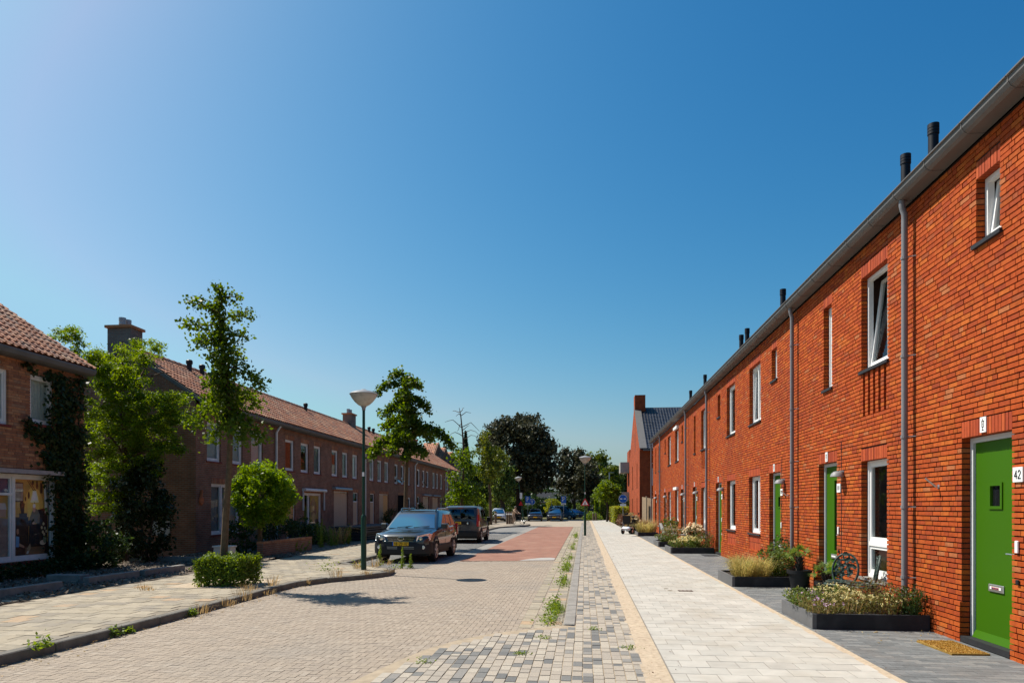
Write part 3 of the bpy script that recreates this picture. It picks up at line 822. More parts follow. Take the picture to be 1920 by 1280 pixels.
def front_door(parent, y0, y1, z0, z1, narrow, ticket=None):
    dep = .10; mb = MB(); fw = .065
    xa, xb = XW+dep, XW+dep+.08
    mb.box(xa, xb, y0+.004, y0+fw, z0+.02, z1-.004); mb.box(xa, xb, y1-fw, y1-.004, z0+.02, z1-.004); mb.box(xa, xb, y0+fw, y1-fw, z1-fw, z1-.004)
    dr = mb.build("front_door", M['frame'], parent)
    a, b = y0+fw+.003, y1-fw-.003; t = z1-fw-.003; xf = XW+dep+.03
    wy0, wy1, wz0, wz1 = ((a+.36, a+.56, z0+1.62, z0+1.86) if not narrow else (a+.24, a+.40, z0+.78, z0+2.12))
    m2 = MB()
    m2.box(xf, xf+.045, a, wy0, z0+.09, t); m2.box(xf, xf+.045, wy1, b, z0+.09, t)
    m2.box(xf, xf+.045, wy0, wy1, wz1, t); m2.box(xf, xf+.045, wy0, wy1, z0+.09, wz0)
    m2.build("door_leaf", M['green'], dr)
    m3 = MB(); frame_bars(m3, xf-.014, xf+.02, wy0-.035, wy1+.035, wz0-.035, wz1+.035, .036); m3.build("glazing_bead", M['green'], dr)
    m4 = MB(); m4.box(xf+.015, xf+.02, wy0, wy1, wz0, wz1); m4.build("door_pane", M['dglass'], dr)
    m5 = MB(); m5.extr([(xf-.045, a, z0+.02),(xf+.04, a, z0+.02),(xf+.04, a, z0+.105),(xf-.004, a, z0+.105)], (0, b-a, 0)); m5.build("weather_bar", M['green'], dr)
    m6 = MB(); c_ = (a+b)/2; m6.cbox((xf-.008, c_, z0+.66), .018, .30, .085, 0, .006); m6.build("letter_plate", M['alu'], dr)
    m7 = MB(); m7.box(xf-.021, xf-.0175, c_-.11, c_+.11, z0+.645, z0+.675); m7.build("letter_flap", M['white'], dr)
    if ticket:
        m7 = MB(); m7.box(xf-.0245, xf-.0215, c_-.07, c_+.07, z0+.648, z0+.672); m7.build("sticker", mat("orange_sticker", (.65,.12,.03), .5, .05, 9), dr)
        m7 = MB()
        for q in (-.045, 0, .045): m7.box(xf-.027, xf-.025, c_+q-.014, c_+q+.014, z0+.654, z0+.666)
        m7.build("sticker_print", mat("blue_print", (.05,.09,.3), .5, .05, 9), dr)
    m8 = MB(); hy = b-.06 if not narrow else a+.06
    hy = a+.06
    m8.cbox((xf-.012, hy, z0+1.05), .02, .045, .22, 0, .006); m8.tube([(xf-.02, hy, z0+1.08),(xf-.055, hy, z0+1.08),(xf-.055, hy+.11, z0+1.08)], .009, 8)
    m8.build("door_handle", M['alu'], dr)
    m9 = MB(); m9.box(XW-.02, XW+dep+.1, y0+.01, y1-.01, z0-.05, z0+.018); m9.build("threshold", M['sill'], dr)
    return dr
def text_strokes(s, h):
    """digit and letter strokes as polylines in a unit cell (0..0.6, 0..1)"""
    T = {'0':[[(.1,.15),(.1,.85),(.3,1),(.5,.85),(.5,.15),(.3,0),(.1,.15)]], '1':[[(.15,.8),(.35,1),(.35,0)]], '2':[[(.08,.8),(.2,1),(.42,1),(.54,.8),(.5,.6),(.06,0),(.56,0)]],
         '3':[[(.08,.9),(.3,1),(.5,.85),(.5,.65),(.25,.53),(.52,.4),(.52,.15),(.3,0),(.06,.1)]], '4':[[(.42,0),(.42,1),(.04,.3),(.58,.3)]], '5':[[(.52,1),(.12,1),(.1,.55),(.35,.62),(.54,.45),(.54,.18),(.32,0),(.06,.1)]],
         '6':[[(.5,.95),(.2,.8),(.08,.35),(.15,.05),(.35,0),(.53,.15),(.53,.4),(.35,.55),(.1,.4)]], '8':[[(.3,.53),(.1,.68),(.1,.88),(.3,1),(.5,.88),(.5,.68),(.3,.53),(.07,.35),(.07,.15),(.3,0),(.53,.15),(.53,.35),(.3,.53)]],
         'Z':[[(.06,1),(.54,1),(.06,0),(.56,0)]], 'D':[[(.08,0),(.08,1),(.35,1),(.55,.75),(.55,.25),(.35,0),(.08,0)]], 'V':[[(.04,1),(.3,0),(.56,1)]], '-':[[(.12,.5),(.48,.5)]],
         'P':[[(.1,0),(.1,1),(.4,1),(.56,.85),(.56,.6),(.4,.45),(.1,.45)]], 'K':[[(.08,0),(.08,1)],[(.54,1),(.08,.45),(.54,0)]], 'I':[[(.3,0),(.3,1)]], 'A':[[(.03,0),(.3,1),(.57,0)],[(.14,.35),(.46,.35)]],
         'B':[[(.08,0),(.08,1),(.38,1),(.5,.88),(.5,.65),(.35,.53),(.08,.53)],[(.35,.53),(.55,.4),(.55,.15),(.38,0),(.08,0)]], 'X':[[(.05,0),(.55,1)],[(.05,1),(.55,0)]], 'T':[[(.3,0),(.3,1)],[(.03,1),(.57,1)]], 'L':[[(.1,1),(.1,0),(.54,0)]], 'J':[[(.45,1),(.45,.2),(.3,0),(.1,.15)]], 'G':[[(.54,.85),(.3,1),(.08,.75),(.08,.25),(.3,0),(.54,.15),(.54,.45),(.32,.45)]], 'R':[[(.1,0),(.1,1),(.4,1),(.56,.85),(.56,.65),(.4,.5),(.1,.5)],[(.35,.5),(.56,0)]], ' ':[]}
    out = []
    for i, ch in enumerate(s):
        for pl in T.get(ch, []): out.append([((x + i*.72)*h, y*h) for x, y in pl])
    return out, (len(s)*.72-.12)*h
def lettering(name, s, h, o, ux, uz, nrm, wd, m, parent):
    """flat strokes: origin o (centre), ux reading direction, uz up, nrm outwards"""
    st, W = text_strokes(s, h); mb = MB(); o, ux, uz, nrm = map(Vector, (o, ux, uz, nrm))
    for k, pl in enumerate(st):
        for a, b in zip(pl, pl[1:]):
            A = o + ux*(a[0]-W/2) + uz*(a[1]-h/2); B_ = o + ux*(b[0]-W/2) + uz*(b[1]-h/2)
            d = (B_-A).normalized(); p = d.cross(nrm)*wd/2; A = A-d*wd*.4; B_ = B_+d*wd*.4
            mb.extr([A-p, B_-p, B_+p, A+p], nrm*.0015)
    return mb.build(name, m, parent)
def vent(parent, X, Y, zb, h=.62):
    m = MB(); m.lathe([(.17,-.25),(.17,-.06),(.135,-.02),(.135,.03),(.105,.04),(.105,.08),(.078,.1),(.078,h-.18),(.088,h-.17),(.088,h-.13),(.08,h-.125),(.088,h-.12),(.088,h-.08),(.08,h-.075),(.088,h-.07),(.088,h),(.06,h),(.055,h-.03),(0,h-.03)], (X, Y, zb), 14)
    m.build("vent_pipe", M['blackmetal'], parent, smooth=35)
def rhouse(idx, y0, typ, label, number, vents, seed, nlamp=True, cap=300):
    """typ 'P': door near the far boundary; 'Q': its mirror; 'W': tall window near, narrow-glass door far"""
    y1 = y0 + M5
    h = empty("terraced_house", (XW, y0, .08), label, "house", "new red brick houses in a row with green doors")
    if typ == 'P': f = lambda a, b: (y1-b, y1-a)
    elif typ == 'Q': f = lambda a, b: (y0+a, y0+b)
    else: f = lambda a, b: (y0+a, y0+b)
    if typ in 'PQ':
        door = f(1.30, 2.32); win = f(3.25, 4.50); up = f(3.2, 4.45); sm = f(1.62, 2.10)
        ops = [(*door, .08, 2.60), (*win, 1.02, 2.60), (*up, 4.06, 5.66), (*sm, 4.88, 5.66)]
    else:
        win = f(.84, 1.84); door = f(2.98, 3.98); up = f(.82, 1.84); sm = f(3.25, 3.70)
        ops = [(*door, .08, 2.60), (*win, .58, 2.52), (*up, 4.03, 5.60), (*sm, 4.02, 5.62)]
    lint = [(o[0]-.005, o[1]+.005, o[3], o[3]+.205) for o in ops]
    skip = ops + lint
    panel = None
    if typ in 'PQ':
        panel = (win[0], win[1], .57, .97); skip = skip + [panel]
    notch = None
    if typ == 'W':
        nw = (up[1]-up[0])/10
        slots = [(up[0]+nw*(2*i+.4), up[0]+nw*(2*i+1.3), 3.24, 3.985) for i in range(5)]
        skip = skip + slots
    holed_wall("wall", y0, y1, .0, WT, ops + (slots if typ == 'W' else []), XW+.02, XW+.32, M['mortar'], h)
    if typ == 'W':   # recessed slots under the window: bricks set back
        SB = []
        for s_ in slots:
            z = s_[2]
            while z < s_[3]-.02:
                SB.append((XW+.075, XW+.11, s_[0], s_[1], z, min(z+CO-.0125, s_[3]))); z += CO
        V, F = boxes_np(SB); o = mesh_np("recessed_brickwork", V, F, M['brick_i'], h); o["kind"] = "stuff"
    B = brick_field(y0, y1, .0, WT, skip, XW, -1, seed, plinth=.53)
    pieces("brick", "brickwork", B, M['brick_o'], M['brick_i'], h, cap=cap, key=np.array([math.hypot(XW, (b[2]+b[3])/2) + .3*abs((b[4]+b[5])/2-1.75) + (0 if True else 0) + (50 if (b[2]+b[3])/2 < 7.9 else 0) for b in B]))
    SB = []
    for l in lint:
        n = max(2, round((l[1]-l[0])/.0625)); st = (l[1]-l[0])/n
        for i in range(n): SB.append((XW+rnd.uniform(-.003,.002), XW+.11, l[0]+i*st+.005, l[0]+(i+1)*st-.005, l[2]+.002, l[3]-.006))
    if panel:
        n = round((panel[1]-panel[0])/.0625); st = (panel[1]-panel[0])/n
        for i in range(n):
            for zz in (.57, .775): SB.append((XW+.012+rnd.uniform(-.002,.002), XW+.05, panel[0]+i*st+.005, panel[0]+(i+1)*st-.005, zz+.004, zz+.195))
    if idx < 4: pieces("lintel_brick", "lintel_bricks", SB, M['soldier_o'], M['soldier'], h, cap=260)
    else:
        V, F = boxes_np(SB); mesh_np("lintel", V, F, M['soldier'], h)["kind"] = "stuff"
    # closed volume behind: party walls, back wall, floor, first floor
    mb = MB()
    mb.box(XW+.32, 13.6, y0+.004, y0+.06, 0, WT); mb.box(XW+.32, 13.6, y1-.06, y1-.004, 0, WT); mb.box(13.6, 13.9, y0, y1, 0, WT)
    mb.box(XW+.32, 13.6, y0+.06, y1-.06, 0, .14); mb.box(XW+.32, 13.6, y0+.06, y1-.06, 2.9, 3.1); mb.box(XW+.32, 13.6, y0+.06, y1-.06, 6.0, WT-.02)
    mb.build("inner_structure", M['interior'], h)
    mb = MB()
    ov = XW-.21; rx = 9.3; rz = WT+.12+(rx-ov)*.895
    mb.extr([(ov,y0,WT+.10),(ov,y0,WT+.16),(rx,y0,rz+.06),(rx,y0,rz-.06)], (0, M5, 0)); mb.extr([(rx,y0,rz-.06),(rx,y0,rz+.06),(14.1,y0,WT+.16),(14.1,y0,WT+.10)], (0, M5, 0))
    mb.extr([(XW+.05,y0+.01,WT),(13.8,y0+.01,WT),(rx,y0+.01,rz-.08)], (0,.2,0)); mb.extr([(XW+.05,y1-.21,WT),(13.8,y1-.21,WT),(rx,y1-.21,rz-.08)], (0,.2,0))
    rf = mb.build("roof", M['rooftile'], h)
    for vy, vx in vents: vent(h, vx, vy, WT+.18+(vx-ov)*.895)
    # eaves gutter in separate lengths with dark joints and brackets
    L_ = .9; n = int(M5/L_)
    for i in range(n):
        a, b = y0 + i*L_, y0 + (i+1)*L_
        m = MB()
        prof = [(XW-.003,WT+.003),(XW-.19,WT+.003),(XW-.232,WT+.028),(XW-.258,WT+.07),(XW-.262,WT+.125),(XW-.285,WT+.128),(XW-.285,WT+.142),(XW-.245,WT+.142),(XW-.24,WT+.08),(XW-.003,WT+.05)]
        m.extr([(x, a+.004, z) for x, z in prof], (0, b-a-.008, 0)); m.build("gutter", M['zinc'], h)
        m = MB(); pr2 = [(x - (.004 if x < XW-.1 else 0), z - (.004 if z < WT+.1 else 0)) for x, z in prof[:5]] + [(x, z) for x, z in prof[3:0:-1]]
        pr2 = [(XW-.004,WT-.002),(XW-.192,WT-.002),(XW-.236,WT+.024),(XW-.263,WT+.068),(XW-.267,WT+.125),(XW-.263,WT+.125),(XW-.258,WT+.07),(XW-.232,WT+.028),(XW-.19,WT+.003),(XW-.004,WT+.003)]
        m.extr([(x, a-.011, z) for x, z in pr2], (0, .022, 0)); m.build("gutter_joint", M['lead'], h)
    front_door(h, *door, .14, 2.60, typ == 'W', ticket=(number == '42'))
    if typ in 'PQ':
        window(h, *win, 1.02, 2.60, vsplit=.45 if typ == 'Q' else None, curtain='half' if seed % 2 else None, tilt=0)
        window(h, *up, 4.06, 5.66, vsplit=.5 if typ == 'Q' else None, curtain='half', tilt=R(2) if typ == 'Q' else 0)
        window(h, *sm, 4.88, 5.66, tilt=R(7) if typ == 'P' else 0)
    else:
        window(h, *win, .58, 2.52, split=1.14, curtain='half_blind', sillm='kerb')
        window(h, *up, 4.03, 5.60, tilt=R(7), curtain='half')
        window(h, *sm, 4.02, 5.62)
    # number plaque, wall light, little house emblem plate over the door, doorbell
    s1 = -1 if typ == 'Q' or typ == 'W' else -1
    ny = door[0] - .13
    if number == '42': ny = 8.00
    m = MB(); m.box(XW-.018, XW-.003, ny-.085, ny+.085, 2.02, 2.18); pq = m.build("number_plaque", M['plaque'], h)
    if number == '42': lettering("plaque_digits", number, .085, (XW-.0195, ny, 2.10), (0,-1,0), (0,0,1), (-1,0,0), .012, M['ink'], pq)
    else:
        m = MB(); m.box(XW-.0195, XW-.0181, ny-.045, ny-.012, 2.06, 2.14); m.box(XW-.0195, XW-.0181, ny+.012, ny+.045, 2.06, 2.14); m.build("plaque_marks", M['ink'], pq)
    dc = (door[0]+door[1])/2 + .02
    m = MB(); m.box(XW-.016, XW-.0035, dc-.06, dc+.06, 2.625, 2.805); lp = m.build("lantern_plaque", M['plaque'], h)
    m = MB(); xx = XW-.018
    def bar(a, b, c_, d): m.box(xx, xx+.0015, dc+a, dc+b, 2.715+c_, 2.715+d)
    bar(-.006,.006,.045,.07); bar(-.03,.03,.034,.045); bar(-.024,-.016,-.02,.034); bar(.016,.024,-.02,.034); bar(-.022,.022,-.03,-.02); bar(-.006,.006,-.06,-.03); bar(-.02,.02,-.07,-.06); bar(-.004,.004,-.01,.02)
    m.build("lantern_mark", M['ink'], lp)
    m = MB(); m.cbox((XW-.014, ny+.02, 1.32), .022, .05, .13, 0, .005); m.build("doorbell", M['white'], h)
    m = MB(); m.cbox((XW-.013, ny+.01, .94), .02, .05, .05, 0, .005); m.build("wall_socket", M['blackp'], h)
    if nlamp:
        ly = door[0]-.33 if typ != 'P' else door[0]-.33
        m = MB(); m.lathe([(.0,.10),(.06,.09),(.10,.055),(.12,.0),(.115,-.005),(.09,.045),(.05,.075),(0,.085)], (XW-.11, ly, 2.30), 16); m.tube([(XW, ly, 2.38),(XW-.07, ly, 2.38)], .03, 8)
        m.build("wall_lamp", M['lampgrey'], h, smooth=40)
    if typ in 'PQ':
        yb = door[1]+.55 if typ == 'P' else door[0]-.62
        m = MB(); m.tube([(XW, yb, 2.02),(XW-.04, yb, 2.02),(XW-.16, yb+.02, 2.13)], .014, 8); m.lathe([(.03,-.012),(.03,0)], (XW-.0, yb, 2.02), 10, 'x'); m.build("flag_bracket", M['alu'], h)
    return h
def downpipe(h, y, zt=WT):
    x = XW-.115
    m = MB(); m.tube([(XW-.15,y,zt-.0),(XW-.15,y,zt-.07),(XW-.14,y,zt-.12),(x,y,zt-.2),(x,y,zt-.3),(x,y,.1)], .042, 12); p = m.build("downpipe", M['pipe'], h, smooth=50)
    for z in (5.3, 3.9, 2.75, 1.75, .75):
        m = MB(); m.lathe([(.042,-.02),(.051,-.02),(.051,.02),(.042,.02)], (x, y, z), 12); m.tube([(x, y-.03, z),(XW, y-.09, z)], .009, 6); m.build("pipe_clip", M['pipe'], p)
Y0 = [5.05 + 5.4*i for i in range(8)]
def vy(px, X=5.75): return (wy(px, X), X)
H = []
H.append(rhouse(0, Y0[0], 'P', "red brick row house number 42 with coir mat before its green door", "42", [vy(1750), vy(1698)], 1, False))
H.append(rhouse(1, Y0[1], 'W', "brick row house with open tilted upstairs window and green iron chair before it", "44", [], 2))
H.append(rhouse(2, Y0[2], 'Q', "brick row house with twin ground window, behind the potted palm and pale grass planter", "46", [vy(1468), vy(1401)], 3))
H.append(rhouse(3, Y0[3], 'P', "brick row house whose narrow single ground window stands left of a white window pair", "48", [vy(1390)], 4, cap=0))
H.append(rhouse(4, Y0[4], 'W', "brick row house behind the cream hydrangea planter with slotted brick under its upstairs window", "50", [vy(1322), vy(1295)], 5, cap=0))
H.append(rhouse(5, Y0[5], 'Q', "brick row house with white roller screen box and white garden chair outside", "52", [], 6, cap=0))
H.append(rhouse(6, Y0[6], 'P', "brick row house behind the thin bare sapling, last but one of the row", "54", [], 7, cap=0))
H.append(rhouse(7, Y0[7], 'W', "last brick row house at the far end, next to the pale wooden fence", "56", [], 8, cap=0))
for i, y in ((0, 10.43), (1, 15.83), (3, 26.63), (4, 32.03), (6, 42.83), (7, 48.2)): downpipe(H[i], y)
for i, y in ((1, 13.20), (2, 17.05), (3, 23.9)):     # movement joints in the brickwork
    m = MB(); m.box(XW-.006, XW+.012, y-.009, y+.009, .1, 2.95); m.build("movement_joint", M['ink'], H[i])
m = MB(); m.box(XW-.11, XW-.004, Y0[5]+3.2, Y0[5]+4.52, 2.62, 2.76); m.build("screen_box", M['white'], H[5])
m = MB(); m.box(XW-.11, XW-.004, Y0[5]+3.15, Y0[5]+4.5, 5.68, 5.82); m.build("screen_box", M['white'], H[5])
m = MB(); m.box(4.673, 13.9, 5.0, 5.046, 0, WT); m.build("gable_wall", M['endwall'], H[0])
m = MB(); m.box(4.673, 13.9, 48.254, 48.3, 0, WT); m.build("gable_wall", M['endwall'], H[7])
# ---------------------------------------------------------------- left-hand row of old brick houses
XL = -13.6
EZ_, RZ_, RXO = 5.45, 7.44, 2.72          # eaves height, ridge height, ridge distance behind the facade
def wz(px, py, X=XL):
    Y = wy(px, X); d = -X*_s + Y*_c
    return EYE + (HOR - py)*d/FPX
TN = 6
_tt = np.linspace(0, 1, TN+1)
_th = .023*np.sin(2*np.pi*_tt + .5)
def tile_template(wd=.225, ln=.36):
    V = []
    for u, z in ((0, .034), (ln, .004), (0, .010)):
        for t, h in zip(_tt, _th): V.append((u, t*wd, z + h))
    F = []
    for k in range(TN):
        a = TN+1
        F.append((k, k+1, a+k+1, a+k)); F.append((2*a+k, 2*a+k+1, k+1, k))
    return np.array(V), np.array(F)
def pantiles(parent, y0, y1, xe, ze, xr, zr, mo, mi, cap=300, near=None, wd=.225, ln=.36, ex=.31):
    """rows of S-shaped clay tiles; u runs up the slope from (xe,ze) to (xr,zr)"""
    TV, TF = tile_template(wd, ln)
    sl = Vector((xr-xe, 0, zr-ze)); L_ = sl.length; u = sl/L_; n = Vector((-u.z, 0, u.x)) * (1 if u.x > 0 else -1)
    if n.z < 0: n = -n
    rows = int(L_/ex)+1; cols = int((y1-y0)/(wd-.025))
    st = (y1-y0)/cols
    Mx = np.array([[u.x, 0, n.x], [0, 1, 0], [u.z, 0, n.z]])
    TW = TV @ Mx.T
    pos = []
    for r in range(rows):
        for c_ in range(cols):
            a = min(r*ex, L_-ln*.9)
            pos.append((xe+u.x*a, y0+c_*st, ze+u.z*a+.045+rnd.uniform(-.004,.004)))
    pos = np.array(pos)
    d = np.linalg.norm(pos - np.array([near or (0,0,1.75)]), axis=1); order = np.argsort(d)
    me = bpy.data.meshes.new("pantile"); me.from_pydata(TW.tolist(), [], TF.tolist()); me.materials.append(mo)
    me.polygons.foreach_set("use_smooth", np.zeros(len(TF), dtype=bool)); me.update()
    Lo = org(parent)
    for i in order[:cap]:
        o = bpy.data.objects.new("roof_tile", me); o.parent = parent
        o.location = Vector(pos[i]) - Lo; o.rotation_euler = (rnd.uniform(-.012,.012), rnd.uniform(-.012,.012), rnd.uniform(-.015,.015)); C.objects.link(o)
    rest = order[cap:]
    if len(rest):
        V = (TW[None] + pos[rest][:, None]).reshape(-1, 3); F = (TF[None] + (np.arange(len(rest))*len(TV))[:, None, None]).reshape(-1, 4)
        o = mesh_np("roof_tiling", V, F, mi, parent, smooth=False); o["kind"] = "stuff"
def ridge_tiles(parent, y0, y1, x, z, m):
    n = int((y1-y0)/.36); mb = None
    for i in range(n):
        a = y0+(y1-y0)*i/n; b = y0+(y1-y0)*(i+1)/n
        mb = MB(); k = 6
        ring = lambda y, r: [(x+r*math.cos(math.pi*j/k), y, z-.05+r*math.sin(math.pi*j/k)) for j in range(k+1)]
        mb.loft([ring(a-.03, .15), ring(b, .125)], closed=False, caps=False); mb.add(ring(a-.03,.15)+[(x,a-.03,z-.06)], [tuple(range(k+2))])
        mb.build("ridge_tile", m, parent)
def chimney(parent, x, y, zb, zt, wx=.62, wyy=.95, pots=2):
    m = MB(); m.box(x-wx/2, x+wx/2, y-wyy/2, y+wyy/2, zb, zt); ch = m.build("chimney", M['chimwall'], parent)
    m = MB(); m.box(x-wx/2-.07, x+wx/2+.07, y-wyy/2-.07, y+wyy/2+.07, zt, zt+.09); m.build("chimney_cap", M['obrick_i'], ch)
    for i in range(pots):
        yy = y - wyy*.22 + wyy*.44*i
        m = MB(); m.lathe([(.11,0),(.11,.07),(.12,.07),(.12,.12),(.11,.12),(.11,.19),(.12,.19),(.12,.24),(.12,.31),(.09,.31)], (x, yy, zt+.09), 12); m.build("chimney_pot", M['galv'], ch)
def old_house(y0, y1, label, ups, grounds, seed, near_bricks=False, gable_near=False, gable_far=False, tiles=300, group="old brick row houses across the road"):
    """ups: (ya,yb,za,zb,kind); grounds: list of dicts"""
    h = empty("old_row_house", (XL, y0, .1), label, "house", group)
    ops = [u[:4] for u in ups] + [(g['y'][0], g['y'][1], g['z'][0], g['z'][1]) for g in grounds if not g.get('flat')]
    holed_wall("wall", y0, y1, 0, EZ_, ops, XL-.013 if near_bricks else XL, XL-.3, M['omortar'] if near_bricks else M['owall'], h)
    if near_bricks:
        B = brick_field(y0, y1, 0, EZ_-.02, ops, XL, 1, seed, co=.064, jt=.011)
        key = np.array([math.hypot(XL, (b[2]+b[3])/2) - (b[2]+b[3]) + .2*abs((b[4]+b[5])/2-2.5) for b in B])
        pieces("brick", "brickwork", B, M['obrick_o'], M['obrick_i'], h, key=key)
    else:
        SB = []
        for o in ops:
            n = max(2, round((o[1]-o[0])/.066)); st = (o[1]-o[0])/n
            for i in range(n): SB.append((XL-.1, XL+.004+rnd.uniform(0,.004), o[0]+i*st+.005, o[0]+(i+1)*st-.005, o[3]+.003, o[3]+.19))
        V, F = boxes_np(SB); mesh_np("lintel", V, F, M['obrick_i'], h)["kind"] = "stuff"
    mb = MB(); xb = XL-5.1
    mb.box(xb, XL-.3, y0+.003, y0+.1, 0, EZ_); mb.box(xb, XL-.3, y1-.1, y1-.003, 0, EZ_); mb.box(xb-.3, xb, y0, y1, 0, EZ_)
    mb.box(xb, XL-.3, y0+.1, y1-.1, .1, .28); mb.box(xb, XL-.3, y0+.1, y1-.1, 2.75, 2.95); mb.box(xb, XL-.3, y0+.1, y1-.1, EZ_-.1, EZ_-.01)
    mb.build("inner_structure", M['interior'], h)
    xr = XL-RXO
    # roof boards, tiles, gutter
    mb = MB(); xe = XL+.30; ze = EZ_+.02
    mb.extr([(xe,y0,ze-.05),(xe,y0,ze+.0),(xr,y0,RZ_),(xr,y0,RZ_-.07)], (0, y1-y0, 0)); mb.extr([(xr,y0,RZ_-.07),(xr,y0,RZ_),(xb-.6,y0,ze),(xb-.6,y0,ze-.05)], (0, y1-y0, 0))
    rf = mb.build("roof", M['pan_i'], h)
    pantiles(h, y0, y1, xe+.03, ze, xr, RZ_, M['pan_o'], M['pan_i'], cap=tiles)
    ridge_tiles(h, y0, y1, xr, RZ_+.05, M['pan_o'])
    mb = MB()
    prof = [(XL+.02,ze-.17),(XL+.26,ze-.17),(XL+.34,ze-.13),(XL+.38,ze-.05),(XL+.38,ze+.0),(XL+.365,ze+.0),(XL+.36,ze-.05),(XL+.32,ze-.11),(XL+.02,ze-.11)]
    mb.extr([(x, y0+.003, z) for x, z in prof], (0, y1-y0-.006, 0)); mb.build("gutter", M['lead'], h)
    for yy, s_ in ((y0, 1), (y1, -1)):
        if (s_ == 1 and gable_near) or (s_ == -1 and gable_far):
            xg = XL-.003 if not near_bricks else XL-.016
            mb = MB(); mb.extr([(xb-.3,yy-.01*s_,0),(xg,yy-.01*s_,0),(xg,yy-.01*s_,EZ_+.1),(xr,yy-.01*s_,RZ_-.06),(xb-.3,yy-.01*s_,EZ_+.05)], (0,.008*s_,0)); mb.build("gable_wall", M['owall'], h)
            for (xa, za, xc, zc) in ((xe, ze, xr, RZ_), (xr, RZ_, xb-.6, ze)):
                mb = MB(); mb.extr([(xa,yy-.06*s_,za-.1),(xa,yy-.06*s_,za+.05),(xc,yy-.06*s_,zc+.05),(xc,yy-.06*s_,zc-.1)], (0,.055*s_,0)); mb.build("verge_board", M['lead'], h)
    for (ya, yb, za, zb, kind) in ups:
        wn = window(h, ya, yb, za, zb, xw=XL, sgn=-1, fm='ofr', sillm='redpaint', dep=.06, curtain={'c':'full','h':'half','b':'full_blind','t':None,'n':None}[kind[0]], split=(za+(zb-za)*.3 if kind == 't' else None), fw=.06)
        if kind == 't':
            m = MB(); m.extr([(XL-.02,ya+.08,za+.5),(XL-.02,yb-.08,za+.5),(XL+.28,yb-.08,za+.1),(XL+.28,ya+.08,za+.1)], (-.02,0,-.02)); m.build("open_casement", M['glass'], wn)
    for g in grounds:
        (ya, yb), (za, zb) = g['y'], g['z']; k = g['k']
        if k == 'window':
            window(h, ya, yb, za, zb, xw=XL, sgn=-1, fm='ofr', sillm='redpaint', dep=.06, vsplit=g.get('v'), split=g.get('s'), curtain=g.get('c'), fw=.07, glass=g.get('gl','glass'))
        elif k == 'board':
            fr = MB(); frame_bars(fr, XL-.13, XL-.07, ya, yb, za, zb, .05); f_ = fr.build("boarded_window", M['ofr'], h)
            n = g.get('n', 2); st = (yb-ya-.1)/n
            for i in range(n):
                m = MB(); m.box(XL-.085, XL-.06, ya+.05+i*st+.006, ya+.05+(i+1)*st-.006, za+.05, zb-.05-.03*(i % 2)); m.build("plywood_sheet", M['plyo' if g.get('o') == i else 'ply'], f_)
        elif k == 'door':
            fr = MB(); frame_bars(fr, XL-.13, XL-.07, ya, yb, za, zb, .06); tr = zb-.55; fr.box(XL-.13, XL-.068, ya+.06, yb-.06, tr-.03, tr+.03); f_ = fr.build("house_door", M['ofr'], h)
            m = MB(); m.box(XL-.11, XL-.1, ya+.06, yb-.06, tr+.03, zb-.06); m.build("transom_pane", M['dglass'], f_)
            m = MB(); m.box(XL-.115, XL-.085, ya+.065, yb-.065, za+.06, tr-.03); m.build("plywood_sheet", M[g.get('m', 'ply')], f_)
            m = MB(); m.box(XL-.25, XL+.5, ya-.15, yb+.15, .1, za); m.build("doorstep", M['kerb'], h)
        elif k == 'opendoor':
            fr = MB(); frame_bars(fr, XL-.13, XL-.07, ya, yb, za, zb, .08); f_ = fr.build("house_door", M['ofr'], h)
            m = MB(); m.box(XL-.09, XL+.7, ya-.06, ya-.01, za, zb); m.build("open_door_leaf", M['blackp'], f_)
            m = MB(); m.box(XL-.11, XL-.1, ya+.08, yb-.08, za+.05, zb-.08); m.build("door_pane", M['dglass'], f_)
        if g.get('awn'):
            z = zb+.08; m = MB(); m.extr([(XL+.004,ya-.25,z),(XL+.20,ya-.25,z),(XL+.22,ya-.25,z+.06),(XL+.18,ya-.25,z+.13),(XL+.004,ya-.25,z+.13)], (0,yb-ya+.5,0)); aw = m.build("awning_box", M['ofr' if g['awn'] == 'w' else 'galv'], h)
            if g['awn'] == 'w':
                for yy in (ya-.25, yb+.19):
                    m = MB(); m.box(XL+.03, XL+.09, yy, yy+.06, z-.95, z); m.build("awning_arm", M['ofr'], aw)
    return h
def opx(a, b): return (wy(a, XL), wy(b, XL))
UZ = (3.42, 4.86)
def up(lst, k='n'):
    return [(*opx(a, b), *UZ, kk) for a, b, kk in lst]
BD = [23.1, 29.45, 35.75, 42.05, 48.4, 54.7, 61.0, 67.35, 73.6]
GZ = (.85, 2.55); DZ = (.32, 2.62); FZ = (.35, 2.62)
OH = []
OH.append(old_house(BD[0], BD[1], "corner house of the old brick row with pale upstairs curtains and orange wall ornament", up([(388,414,'c'),(431,455,'c'),(471,493,'c')]),
    [dict(k='window', y=opx(396,450), z=(.72,2.62), v=.38, s=None, c='full_blind'), dict(k='door', y=(27.9,28.85), z=DZ, m='plyo')], 21, gable_near=True))
OH.append(old_house(BD[1], BD[2], "old brick house with white awning frame over a picture covered shop-like window", up([(535,552,'n'),(564,579,'n'),(588.5,602,'b')]),
    [dict(k='door', y=opx(537,554), z=DZ, m='plyo'), dict(k='window', y=opx(570,603), z=(.5,2.45), v=.32, awn='w', gl='cglass')], 22))
OH.append(old_house(BD[2], BD[3], "old brick house with two pale plywood sheets under a grey awning, behind the near lamp", up([(622,634,'n'),(642,652.5,'n'),(661,670.5,'c')]),
    [dict(k='board', y=opx(626,652), z=FZ, o=5, awn='g'), dict(k='door', y=opx(662,672), z=DZ)], 23))
